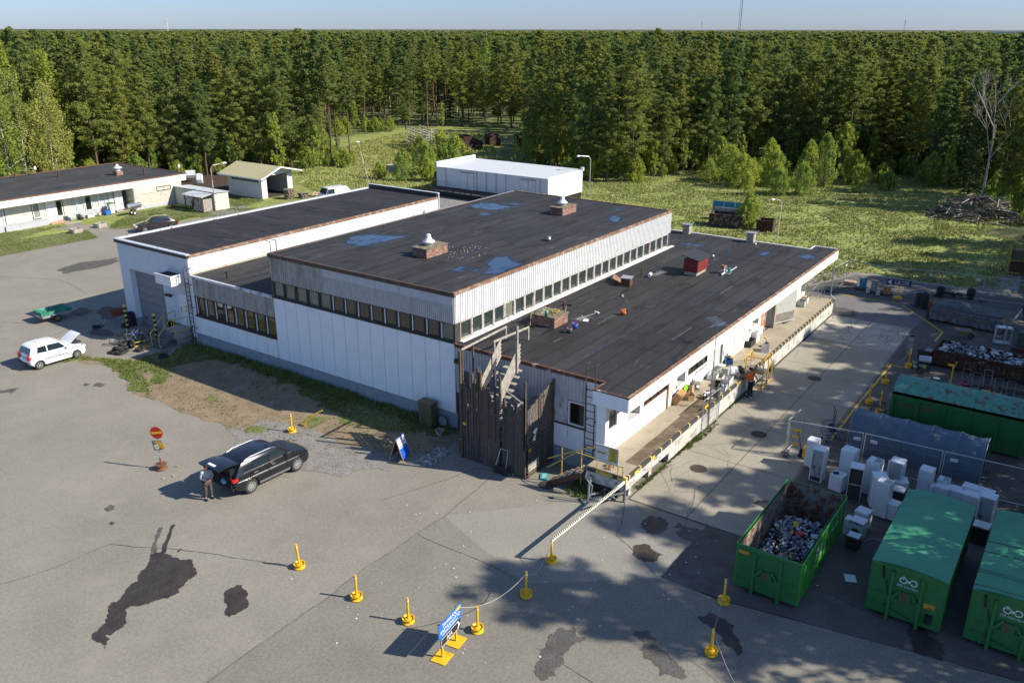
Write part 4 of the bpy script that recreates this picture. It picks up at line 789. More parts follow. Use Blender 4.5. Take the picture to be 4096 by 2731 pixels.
ch = thing('office_chair_seat', 'grey swivel chair without a back beside the mast', 'chair', (9.65,-9.5,DZ), .5); B().box(-.24,-.22,.4,.24,.22,.47).build('seat', mat('grey_cloth', (.22,.22,.20), .9), ch, bev=.04); B().cyl((0,0,.1),(0,0,.4),.03).build('post', STEEL, ch)
for k in range(5): B().bar((0,0,.1),(.28*math.cos(k*1.257),.28*math.sin(k*1.257),.05),.035).build('leg', BLACK, ch)
bs = thing('wicker_basket', 'large brown wicker basket tipped on its side against the wall', 'basket', (7.5,-9.5,DZ), .1)
b = B(Matrix.Translation((0,0,.28)) @ Matrix.Rotation(R(-62),4,'X')); 
for s in (-1,1): b.box(-.42,s*.3-.02,-.1,.42,s*.3+.02,.25); b.box(s*.42-.02,-.28,-.1,s*.42+.02,.28,.25)
b.box(-.4,-.28,-.1,.4,.28,-.07); b.build('basket_wall', mat('wicker', (.36,.21,.09), .85, var=.25, vs=20), bs); b2 = B(Matrix.Translation((0,0,.28)) @ Matrix.Rotation(R(-62),4,'X')); b2.box(-.46,-.34,.25,.46,-.27,.29).box(-.46,.27,.25,.46,.34,.29).box(-.46,-.27,.25,-.39,.27,.29).box(.39,-.27,.25,.46,.27,.29); b2.build('rim', mat('wicker_light', (.55,.36,.18), .8), bs)
crate(8.25,-9.75,DZ,.45,.35,.32,(.45,.30,.16),'small cardboard box beside the tipped wicker basket',.7)
g_ = crate(8.55,-9.2,DZ+.25,.75,.45,.28,(.22,.60,.02),'bright lime green crate on top of the boxes by the wall',.25,None,R(-25))
for k in (-.2,0,.2): B().box(k-.01,-.2,.02,k+.01,.2,.22).build('divider', mat('lime', (.22,.6,.02), .6), g_)
crate(8.75,-9.25,DZ,.5,.4,.24,(.42,.29,.16),'cardboard box beneath the lime green crate',.2)
crate(9.2,-9.3,DZ,.5,.4,.5,(.40,.30,.2),'tall cardboard carton next to the lime green crate',.1)
junk(9.6,-9.2,DZ,.8,.5,.8,20,[WHITE,GALV,mat('blue_bits',(.05,.1,.4),.5)],'white wire frames and hoops heaped by the wall near the carton',9,sz=(.05,.4))
crate(11.55,-10.55,DZ,.8,.5,.38,WH_,'large white crate at the dock edge in the row left of the worker',.1)
crate(10.9,-10.3,DZ,.42,.32,.25,(.05,.06,.06),'black crate with a clear lid behind the row of white crates',.4)
crate(10.55,-10.7,DZ,.6,.4,.25,(.70,.70,.68),'shallow white crate full of parts at the dock edge',.2)
junk(10.55,-10.7,DZ+.1,.5,.3,.25,12,[WHITE,GALV,BLACK],'loose parts filling the shallow white crate',15,sz=(.04,.2))
junk(11.55,-10.55,DZ+.1,.6,.35,.25,12,[GALV,WHITE,STEEL],'grey parts lying in the large white crate',16,sz=(.04,.2))
hl = thing('concrete_block', 'upright grey hollow block on the dock just left of the worker', 'block', (12.45,-10.1,DZ), .1); B().box(-.18,-.18,0,.18,.18,.55).build('block', mat('block_grey', (.36,.38,.37), .9), hl)
tl = thing('white_bundle', 'bundle wrapped in white plastic on the dock edge before the worker', 'bundle', (13.1,-10.35,DZ)); B().blob((0,0,.2),(.4,.28,.25),5,.6).build('wrapping', mat('white_plastic', (.62,.63,.63), .4, var=.1), tl)
t2 = thing('toaster_oven', 'small grey toaster oven on the dock edge beside the white bundle', 'oven', (12.75,-10.75,DZ)); B().box(-.18,-.14,0,.18,.14,.22).build('body', STEEL, t2, bev=.02)
junk(13.6,-10.55,DZ,.6,.5,.4,16,[BLACK,RUSTF,STEEL],'dark appliance parts on the dock edge in front of the worker',31)
junk(9.15,-10.55,DZ,.9,.5,.45,26,[BLACK,STEEL,WHITE,GALV],'heap of black and grey electronics on the dock near the mast',33)
tv = thing('television_set', 'black television lying at the dock edge beside the gate panel', 'television', (9.5,-10.85,DZ), .15); B().box(-.3,-.05,0,.3,.05,.42).build('case', BLACK, tv, bev=.01); B().box(-.26,.05,.04,.26,.06,.38).build('screen', GLASS, tv)
tb_ = thing('folding_table', 'narrow grey folding table at the wall past the open grey door', 'table', (25.6,-9.35,DZ)); B().box(-.9,-.25,.70,.9,.25,.74).build('top', GALV, tb_)
for sx in (-.8,.8):
    for sy in (-.2,.2): B().bar((sx,sy,.7),(sx,sy,0),.04).build('leg', STEEL, tb_)
bk2 = bucket(24.75,-9.4,DZ,.2,.35,('blackb', (.03,.03,.04)),'black bucket under the folding table')
ho = thing('coiled_hose', 'black hose coiled on the dock near the black bucket', 'hose', (24.2,-9.6,DZ)); b = B()
for q in range(3): b.tube([(math.cos(t*.5)*(.3+.05*q),math.sin(t*.5)*(.28+.04*q),.03+.03*q) for t in range(13)], .02, 5)
b.build('hose', BLACK, ho)
crate(28.6,-9.5,DZ,.6,.5,.42,(.33,.36,.37),'grey plastic tub near the far end of the dock',.05); crate(29.6,-9.4,DZ,.55,.45,.4,(.7,.7,.68),'white crate with boards on top at the far end of the dock',.1)
tag(B().cb((0,0,0),(.6,.3,.03),.2).build('plank', WOOD, None, loc=(29.6,-9.4,1.66)), 'board lying across the last white crate', 'plank')
ws = junk(-1.0,-9.95,DZ,.55,.35,.08,12,[WOOD],'small heap of sawn wood pieces at the near end of the dock',44,'wood_offcuts','wood',(.1,.2))
for (x, y, dz) in ((30.6,-9.3,.9),(31.3,-10.1,.95)):
    q = thing('stair_rail', 'thin steel handrail at the far end of the platform, '+('by the wall' if x < 31 else 'by the corner'), 'railing', (x, y, 0)); B().tube([(0,0,.4),(0,0,1.2+dz),(.9,0,.6+dz),(.9,0,0)], .022).build('rail', STEEL, q)
# tall yellow platform ladder
yl_ = thing('platform_ladder', 'yellow tubular platform ladder with grate steps standing by the dock', 'ladder', (14.35,-11.7,0), R(3))
L_ = mat('ladder_yellow', (.78,.42,.01), .45, var=.06)
b = B(); W_, Dp, Hp = 1.05, 1.0, 1.05
for x, y in ((0,0),(0,W_),(Dp,0),(Dp,W_)): b.tube([(x,y,.05),(x,y,2.05)], .032, 8)
for y in (0,W_): b.tube([(0,y,2.05),(Dp,y,2.05),(1.95,y,1.15),(1.95,y,.08)], .032, 8); b.tube([(0,y,.15),(1.95,y,.12)], .028)
b.tube([(0,0,2.05),(0,W_,2.05)],.03); b.tube([(0,0,.15),(0,W_,.15)],.03); b.tube([(-.0,0,2.05),(-.0,-.0,2.05)],.03) if 0 else None
b.tube([(0,0,2.05),(-.35,0,2.0),(-.38,0,1.75)],.03); b.tube([(0,W_,2.05),(-.35,W_,2.0),(-.38,W_,1.75)],.03); b.build('frame', L_, yl_)
B().box(0,0,Hp,Dp,W_,Hp+.04).build('platform', STEEL, yl_); B().box(-.02,0,Hp+.04,.0,W_,Hp+.16).build('toe_board', L_, yl_)
for k in range(4): B().box(Dp+.1+k*.22,0.05,Hp-.22-k*.22,Dp+.3+k*.22,W_-.05,Hp-.19-k*.22).build('tread', STEEL, yl_)
for s in (.02, W_-.02): B().bar((Dp,s,Hp),(1.95,s,.1),.03,.12).build('stringer', STEEL, yl_)
for x, y in ((0,0),(0,W_),(1.95,0),(1.95,W_)): B().lathe((x,y,.05), [(.0,-.02),(.05,-.02),(.05,.02),(0,.02)], 10, 'y').build('wheel', BLACK, yl_)
# ---------------------------------------------------------------- timber tower
TW = thing('timber_tower', 'tall dark weathered plank tower with a roof ladder against the front of the hall', 'tower', (-2.38,-6.13,0))
rn = random.Random(8)
def plank(b, y, z0, z1, w, x=-.03): 
    t = rn.uniform(-.02,.02); b.add([(x,y,z0),(x,y+w,z0),(x,y+w+t,z1),(x,y+t,z1-rn.uniform(0,.06)),(x-.03,y,z0),(x-.03,y+w,z0),(x-.03,y+w+t,z1),(x-.03,y+t,z1-rn.uniform(0,.06))],[(0,1,2,3),(7,6,5,4),(0,4,5,1),(1,5,6,2),(2,6,7,3),(3,7,4,0)])
y = .02; k = 0
while y < 3.86:
    w = rn.uniform(.09,.15); top = 3.7+rn.uniform(-.25,.3) if y < 1.5 else 3.5+rn.uniform(-.1,.4) if y < 2.2 else 4.0+rn.uniform(-.3,.4)
    if 1.33 < y < 1.5: y += .16; continue
    b = B(); plank(b, y, rn.uniform(0,.06), top, w); b.build('plank', DKWOOD, TW); y += w+rn.uniform(.0,.02 if y < 2 else .05)
for i, (y, h) in enumerate(((0,5.0),(.02,4.2),(1.2,3.9),(1.75,5.25),(2.15,4.2),(2.75,5.1),(3.1,4.7),(3.82,5.7))):
    B().box(-.10,y,0 if i in (0,7) else 1.5,.0,y+.1,h).build('post', DKWOOD, TW)
for z in (.3, 2.0, 3.3): B().box(.0,.02,z,.06,3.84,z+.12).build('cross_rail', DKWOOD, TW)
# right side: upper boarding, slatted door below
for k in range(16):
    x = .05+k*.135; B().box(x,-.03,1.95,x+.115,0,3.55+.05*k+rn.uniform(-.05,.05)).build('side_plank', mat('mid_weathered_wood', (.15,.125,.10), .85, var=.3, vs=5, c2=(.07,.055,.045), cov=.4, c2s=5, stretch=(6,6,.5)), TW)
for k in range(11): B().box(.08,-.06,.12+k*.165,1.02,-.03,.12+k*.165+rn.uniform(.1,.14)).build('door_slat', GRWOOD if k in (1,2,3) else DKWOOD, TW)
for k in range(8): B().box(1.06+k*.145,-.04,.02,1.19+k*.145,-.01,1.88).build('side_plank', DKWOOD, TW)
B().box(0,-.08,1.84,2.3,-.03,1.96).box(2.2,-.08,0,2.3,.02,4.4).box(.95,-.08,1.8,1.03,-.03,3.9).box(.0,-.07,.0,2.2,-.03,.08).build('side_frame', DKWOOD, TW)
for k in range(20):
    x = .1+k*.11; 
    if rn.random() < .75: B().box(x,3.84,rn.uniform(.1,.8),x+.09,3.87,3.9+rn.uniform(-.3,.5)).build('back_plank', DKWOOD, TW)
B().box(0,.1,2.7,2.3,3.8,2.78).build('floor_deck', GRWOOD, TW)
for z, y in ((3.2,1.0),(3.4,2.4),(4.1,3.0)): B().box(-.02,y,z,2.2,y+.1,z+.1).build('beam', GRWOOD, TW)
# inner stairs and the slatted ramp up to the roof
for k in range(7): B().box(.25+k*.24,1.55,2.95+k*.27,.5+k*.24,2.6,2.99+k*.27).build('stair_tread', GRWOOD, TW)
for yy in (1.5, 2.65):
    for k in range(5): B().bar((.0,yy,3.6+k*.2),(1.85,yy+.15,5.15+k*.2),.03,.13).build('ramp_slat', GRWOOD, TW)
    B().bar((-.04,yy,3.2),(-.04,yy,4.9),.1).build('post', DKWOOD, TW)
B().bar((1.45,1.55,4.6),(1.45,1.55,7.0),.09).build('post', GRWOOD, TW)
B().bar((.3,4.05,5.62),(4.35,4.25,5.62),.05,.1).bar((2.2,3.5,5.58),(5.0,3.25,5.62),.05,.1).build('roof_rail', GRWOOD, TW)
for x, y in ((4.3,4.25),(4.95,3.27),(2.25,3.5)): B().box(x-.04,y-.04,4.9 if x > 1 else 4.4,x+.04,y+.04,5.6).build('rail_post', GRWOOD, TW)
for x in (.35, 1.2): B().box(x-.04,4.0,4.2,x+.04,4.08,5.6).build('rail_post', DKWOOD, TW)
B().bar((0,2.3,4.0),(.9,1.2,3.0),.07).bar((0,1.2,4.3),(.9,.4,3.2),.05).build('brace', GRWOOD, TW)
for (y, z) in ((3.76,1.85),(-.12,1.35)): B().box(-.07,y-.2,z,-.062,y,z+.14).build('warning_plate', YELD, TW) if y > 0 else B().box(.1,-.075,z,.3,-.065,z+.16).build('warning_plate', YELD, TW)
cb3 = thing('cable_bundle', 'coloured cables and white hanger wires hanging from the timber tower', 'cables', (-2.3,-6.25,2.2))
b = B(); b.m = 0; b.tube([(.0,0,1.4),(-.05,-.05,1.0),(.02,-.05,.6),(.1,0,.9),(.12,.0,1.4)],.012); b.m = 1; b.tube([(.1,0,1.4),(.12,-.05,.9),(.2,-.05,.7)],.012); b.m = 2
for k in range(8): b.tube([(.15+.03*k,-.08,.2-.02*k),(.35+.02*k,-.12,.35),(.3,-.12,-.25+.04*k),(.15,-.1,-.2)],.012)
b.build('cables', [mat('cable_blue', (.05,.25,.5)), mat('cable_red', (.4,.04,.04)), WHITE], cb3)
# around the tower
sc = thing('snow_shovel', 'wide black snow pusher standing in front of the timber tower', 'shovel', (-2.75,-4.9,0), R(0)); B().box(-.03,-.42,0,.03,.42,.42).build('blade', BLACK, sc, bev=.015); B().tube([(0,-.3,.4),(.3,-.22,1.2),(.3,.22,1.2),(0,.3,.4)],.018).build('handle', GALV, sc)
pt = thing('ash_barrel', 'narrow rusty brown barrel with poles beside the tower and the entrance', 'barrel', (-2.0,-1.95,0)); B().cyl((0,0,0),(0,0,.85),.17,.17,14).build('barrel', RUST, pt); B().lathe((0,0,0), [(.19,.78),(.19,.84)], 14).build('hoop', GALV, pt); B().bar((0,0,.6),(.05,.05,1.5),.04).bar((.05,-.05,.6),(.1,0,1.3),.03).build('poles', WOOD, pt)
mt = tag(B().cb((0,0,.01),(.95,1.9,.02)).build('floor_grate', mat('chequered_white_board', (.40,.40,.38), .8, var=.2, c2=(.12,.12,.12), cov=.5, c2s=6, soft=.03), None, loc=(-3.15,-1.1,0)), 'flat worn white board lying on the ground left of the tower', 'board'); mt.rotation_euler = (0,0,R(95))
tq = thing('turquoise_box', 'flat turquoise box lying on the ground right of the tower', 'box', (-1.75,-6.75,0), .5); B().box(-.3,-.17,0,.3,.17,.05).build('box', mat('turquoise', (.01,.33,.36), .4), tq); B().box(-.2,-.1,.05,.2,.1,.06).build('label_sheet', mat('label_grey', (.3,.4,.45)), tq)
cbx = thing('cable_cabinet', 'brown steel cable cabinet standing against the hall front', 'cabinet', (-.55,1.55,0)); B().box(-.25,-.45,0,.25,.45,1.35).build('body', mat('brown_cabinet', (.10,.085,.045), .6, var=.05), cbx); B().box(-.29,-.49,1.35,.29,.49,1.42).build('lid', mat('brown_cabinet_lid', (.15,.13,.07), .6), cbx)
bw = thing('loose_bicycle_rim', 'bicycle wheel leaning on the wall by the brown cabinet', 'wheel', (-.3,.75,.33)); b = B()
b.lathe((0,0,0), [(.31,-.02),(.34,0),(.31,.02),(.29,0),(.31,-.02)], 24, 'x'); b.build('tyre', RUBBER, bw)
B().lathe((0,0,0), [(0,-.01),(.28,-.005)], 16, 'x').build('spokes', mat('spoke_grey', (.25,.27,.29), .5), bw)
fp = thing('flower_pot', 'broken white and brown pot on the ground before the bicycle wheel', 'pot', (-1.15,.25,0), .3); B().lathe((0,0,0), [(0,0),(.16,0),(.24,.3),(.2,.3),(.14,.05)], 14).build('pot', mat('pot_brown', (.4,.36,.32), .8, c2=(.2,.09,.05), cov=.5, c2s=4), fp)
# ---------------------------------------------------------------- bollards
def bollard(x, y, label, h=1.05, tilt=(0,0), c=YEL, group='yellow bollards on painted wheel rims'):
    o = thing('bollard', label, 'bollard', (x, y, 0), rn.uniform(0, 6), group)
    B().lathe((0,0,0), [(.21,0),(.23,.03),(.17,.06),(.17,.12),(.22,.16),(.23,.2),(.2,.2),(.15,.13),(.06,.13),(.0,.16)], 24).build('rim_base', c, o, 'auto')
    for k in range(8):
        t = k*.785; 
    B().lathe((0,0,.14), [(.09,0),(.13,.03),(.09,.05),(.05,.05)], 16).build('hub', c, o)
    B().cyl((0,0,.1),(tilt[0],tilt[1],h),.045,.045,12).build('post', c, o, 'auto')
    B().cyl((tilt[0]*.9,tilt[1]*.9,h*.88),(tilt[0]*.93,tilt[1]*.93,h*.91),.048,.048,12).build('band', WHITE, o)
    return o
rn = random.Random(1)
bollard(-13.55,-2.75,'yellow bollard on a wheel rim, farthest left of the front row',1.08,(.0,.06))
bollard(-13.67,-6.05,'yellow bollard on a wheel rim on the dark asphalt seam, second of the front row')
bollard(-13.56,-8.55,'yellow bollard just left of the blue sign on yellow feet')
bollard(-12.5,-10.9,'yellow bollard just right of the blue sign on yellow feet')
bollard(-9.84,-11.2,'yellow bollard between the blue sign and the striped bar',1.1)
bollard(-7.41,-10.78,'yellow bollard carrying the end of the striped white bar')
bollard(-5.89,-17.5,'yellow bollard at the corner of the open green container')
bollard(-8.80,-18.22,'yellow bollard nearest the bottom edge in the tree shade')
bollard(-5.43,6.95,'yellow bollard on the gravel beside the grass strip')
bollard(23.64,-18.02,'yellow bollard beside the rusty container and the grills',1.3)
bollard(19.97,-17.44,'yellow bollard in shade on the yellow line, middle of three',1.25)
bollard(16.29,-17.38,'yellow bollard in shade nearest the grey tunnel tent',1.2)
bollard(15.2,-18.2,'thin yellow post behind the grey tunnel tent',1.35)
o = bollard(21.4,-20.8,'yellow post with a two-way arrow board behind the green container roof',1.5)
B().cb((.0,.12,1.45),(.04,.42,.13)).cb((.12,-.1,1.58),(.3,.04,.13)).build('arrow_board', YEL, o)
sg = thing('bent_pipe', 'bent yellow tube sticking up from the grass strip', 'pipe', (-4.6,7.15,0)); B().tube([(0,0,.05),(.0,-.25,.05),(.05,-.35,.3),(.3,-.7,.7),(.6,-1.1,.95)], .035).build('tube', YEL, sg)
def chainline(pts, sag, label, m, r=.012, nm='rope'):
    b = B()
    for p, q in zip(pts[:-1], pts[1:]):
        p = Vector(p); q = Vector(q); P = [p.lerp(q, t/8)-Vector((0,0,sag*4*(t/8)*(1-t/8))) for t in range(9)]; b.tube(P, r, 5)
    return tag(b.build(nm, m), label, 'rope')
chainline([(-7.41,-10.78,.95),(-9.84,-11.2,1.0),(-13.3,-10.4,1.35)], .55, 'grey rope slung between bollards and the blue sign', mat('rope_grey', (.35,.35,.32), .8))
chainline([(-5.89,-17.5,.95),(-8.8,-18.22,.95),(-10.6,-20.2,.2)], .25, 'thin rope between the two shaded bollards', mat('rope_grey', (.35,.35,.32)), .008)
chainline([(23.64,-18.02,1.1),(21.6,-16.9,.1)], .3, 'pale rope hanging from the bollard by the rusty container', mat('rope_grey', (.35,.35,.32)), .01)
# blue sign on yellow feet
bs_ = thing('reception_arrow_sign', 'blue TAVARAN VASTAANOTTO sign over a black AJA arrow board on two yellow feet', 'sign', (-14.28,-10.74,0))
u0, u1 = Vector((-.02,.0,0)), Vector((.95,.08,0)); ang = math.atan2(.14, .96)
Mx = Matrix.Rotation(ang, 4, 'Z')
for x in (.0, .92):
    B(Mx).box(x-.33,-.28,0,x+.30,.28,.025).build('foot', YEL, bs_); B(Mx).box(x-.03,-.03,.02,x+.03,.03,.62).build('upright', YEL, bs_)
bo = B(Mx).box(-.27,-.05,.86,1.25,-.03,1.46).build('blue_board', mat('sign_blue', (.02,.14,.46), .45), bs_)
B(Mx).box(-.14,-.052,.48,1.16,-.028,.84).build('black_board', mat('sign_black', (.02,.02,.022), .5), bs_)
SW = mat('sign_white', (.8,.8,.8), .5)
def tt(s, sz, x, z, sx=1): return text(s, sz, SW, bs_, Mx @ face((x,-.055,z), (1,0,0), (0,-1,0)), 'lettering', .002, 'CENTER', sx)
tt('TAVARAN', .22, .42, 1.31, .9); tt('VASTAANOTTO', .21, .49, 1.10, .86); tt('AJA', .24, .42, .65)
B(Mx).box(-.05,-.056,.955,1.0,-.051,.975).build('underline', SW, bs_); B(Mx).box(.9,-.058,1.28,1.18,-.051,1.40).build('yellow_tag', YEL, bs_)
B(Mx).box(-.11,-.056,.50,1.0,-.052,.515).box(-.11,-.056,.805,1.0,-.052,.82).box(-.11,-.056,.515,-.095,-.052,.805).add([(1.0,-.056,.5),(1.13,-.056,.66),(1.0,-.056,.82),(.94,-.056,.82),(1.03,-.056,.66),(.94,-.056,.5)],[(0,1,2,3,4,5)]).build('arrow_outline', SW, bs_)
# A-board
ab = thing('sandwich_board', 'blue and white folding sandwich board on wooden legs by the hall corner', 'sign', (-4.35,.15,0), math.atan2(.26,.91))
Mf = Matrix.Rotation(R(-20),4,'X') if 0 else Matrix.Identity(4)
def aface(sgn):
    return lambda x, t: (x, sgn*.38*(1-t), .05+1.2*t)
f = aface(-1); b = B()
def slab_(b, f, x0, x1, t0, t1, off=0, th=.015):
    P = [Vector(f(x0,t0)),Vector(f(x1,t0)),Vector(f(x1,t1)),Vector(f(x0,t1))]; n = (P[1]-P[0]).cross(P[3]-P[0]).normalized(); P = [p+n*off for p in P]; Q = [p+n*th for p in P]
    return b.add(P+Q, [(3,2,1,0),(4,5,6,7),(0,1,5,4),(1,2,6,5),(2,3,7,6),(3,0,4,7)])
slab_(B(), f, -.42, .42, .12, 1.0).build('front_panel', mat('board_blue', (.01,.09,.55), .45, var=.1), ab)
slab_(B(), f, -.38, .38, .56, .96, .016, .004).build('notice', mat('notice_white', (.75,.75,.75), .6), ab); slab_(B(), f, -.3, .3, .585, .625, .021, .003).build('black_bar', BLACK, ab)
slab_(B(), aface(1), .42, -.42, .12, 1.0).build('back_panel', mat('board_back', (.06,.05,.04), .8), ab)
for sx in (-.44, .44):
    for s in (-1, 1): B().bar((sx,s*.42,0),(sx,0,1.27),.03).build('leg', WOOD, ab)
Ma = face(Vector(f(0,.88))+Vector((0,-.022,.006)), (1,0,0), (0,-1.2,.38))
text('2010 vastaanotto', .09, INK, ab, Ma, 'lettering', .001); text('avoinna ma - pe 9', .08, INK, ab, face(Vector(f(0,.76))+Vector((0,-.024,.006)), (1,0,0), (0,-1.2,.38)), 'lettering', .001)
# no entry sign on a wheel
ne = thing('no_entry_sign', 'round red no-entry sign with a yellow bar on a pole set in a rusty wheel', 'road sign', (-11.89,9.0,0), R(-62))
B().lathe((0,0,0), [(.26,0),(.29,.04),(.23,.08),(.23,.2),(.28,.25),(.27,.28),(.2,.27),(.05,.26),(0,.27)], 24).build('wheel_base', mat('rusty_wheel', (.16,.065,.035), .8, var=.3, vs=6), ne, 'auto')
B().cyl((0,0,.26),(.0,0,.62),.045,.045,10).build('socket', mat('rusty_wheel', (.16,.065,.035)), ne); B().cyl((.0,0,.6),(.06,0,2.3),.03,.03,10).build('pole', GALV, ne)
B(Matrix.Translation((.04,0,1.98))).lathe((0,0,0), [(0,-.03),(.315,-.03),(.32,-.036),(.315,-.042),(0,-.042)], 40, 'y').build('disc', mat('sign_red', (.55,.03,.012), .45), ne)
B(Matrix.Translation((.04,0,1.98)) @ Matrix.Rotation(R(-8),4,'Y')).box(-.26,-.048,-.055,.26,-.043,.055).build('bar', mat('sign_yellow', (.85,.48,.01), .45), ne)
pl_ = B(Matrix.Translation((.03,0,1.3)) @ Matrix.Rotation(R(-8),4,'Y')).box(-.27,-.05,-.24,.22,-.035,.27).build('grey_plate', mat('grey_back', (.16,.165,.17), .5), ne)
M2 = Matrix.Translation((.03,0,1.3)) @ Matrix.Rotation(R(-8),4,'Y')
B(M2).box(-.12,-.056,.06,.16,-.051,.22).box(.10,-.058,-.2,.32,-.052,.08).build('yellow_label', mat('sign_yellow', (.8,.5,.01)), ne); B(M2).lathe((-.08,-.056,-.05), [(0,0),(.15,0)], 8, 'y').build('white_label', SW, ne); B(M2).box(-.23,-.062,-.07,.06,-.058,-.01).build('yellow_label', mat('sign_yellow', (.8,.5,.01)), ne)
text('!', .1, INK, ne, M2 @ face((.21,-.064,.0), (1,0,0), (0,-1,0)), 'lettering', .001); text('TYÖMAA', .05, INK, ne, M2 @ face((.02,-.064,.14), (1,0,0), (0,-1,0)), 'lettering', .001); text('ALUE', .045, INK, ne, M2 @ face((.21,-.064,-.14), (1,0,0), (0,-1,0)), 'lettering', .001)
# small debris
for i, (x, y, a) in enumerate([(-12.4,8.1,.3),(-12.0,7.9,1.2),(-11.3,8.6,2.),(-15.6,2.2,.4)]): tag(B().cb((0,0,.015),(.2,.06,.03),a).build('wood_chip', WOOD if i < 3 else RUST, None, loc=(x,y,0)), 'small wood chip on the asphalt near the no-entry sign' if i < 3 else 'small rusty flake alone on the asphalt', 'wood chip', 'wood chips by the sign')
rn = random.Random(77); b = B()
for k in range(220):
    x, y = (rn.uniform(-3,30), rn.uniform(-26,-17)) if k < 130 else (rn.uniform(-16,-2), rn.uniform(-16,-3)); s = rn.uniform(.02,.07)
    b.cb((x,y,.008),(s,s*rn.uniform(.5,1),.012),rn.uniform(0,3))
o = b.build('litter', mat('litter_white', (.6,.6,.6), .8)); o['kind'] = 'stuff'
tag(B().cb((0,0,.02),(.5,.42,.01),.4).build('paper_sheet', WHITE, None, loc=(-1.6,-21.0,0)), 'crumpled white sheet on the ground between the open and the closed green containers', 'paper')
# rubble pile behind the SUV
junk(-8.55,6.6,0,1.0,.6,.15,16,[WOOD,WHITE,mat('rubble',(.4,.36,.3))],'small pile of pale rubble on the gravel behind the black car',12,'rubble_pile','rubble',(.1,.3))
# ---------------------------------------------------------------- vehicles
def wheel(parent, x, y, r, w, rimm, side, spokes=5):
    t = B().lathe((x,y,r), [(r*.62,-w/2),(r*.9,-w/2),(r,-w*.36),(r,w*.36),(r*.9,w/2),(r*.62,w/2),(r*.6,0),(r*.62,-w/2)], 28, 'y').build('wheel', RUBBER, parent, 'auto')
    yo = y+side*w*.42
    rim = B().lathe((x,yo,r), [(0,side*.0),(r*.2,side*.01),(r*.22,-side*.04),(r*.56,-side*.05),(r*.60,side*.02),(r*.64,side*.02),(r*.65,-side*.02)], 24, 'y').build('rim', mat('rim_shadow', (.04,.04,.04), .5), t)
    b = B()
    for k in range(spokes):
        a = k*6.283/spokes; p = (x+math.cos(a)*r*.08,yo+side*.012,r+math.sin(a)*r*.08); q = (x+math.cos(a)*r*.62,yo+side*.012,r+math.sin(a)*r*.62); b.bar(p,q,r*.15,.02,(0,1,0))
    b.lathe((x,yo,r), [(0,side*.03),(r*.14,side*.03),(r*.15,side*.0)], 12, 'y'); b.lathe((x,yo,r), [(r*.56,side*.022),(r*.645,side*.022)], 24, 'y'); b.build('spokes', rimm, t)
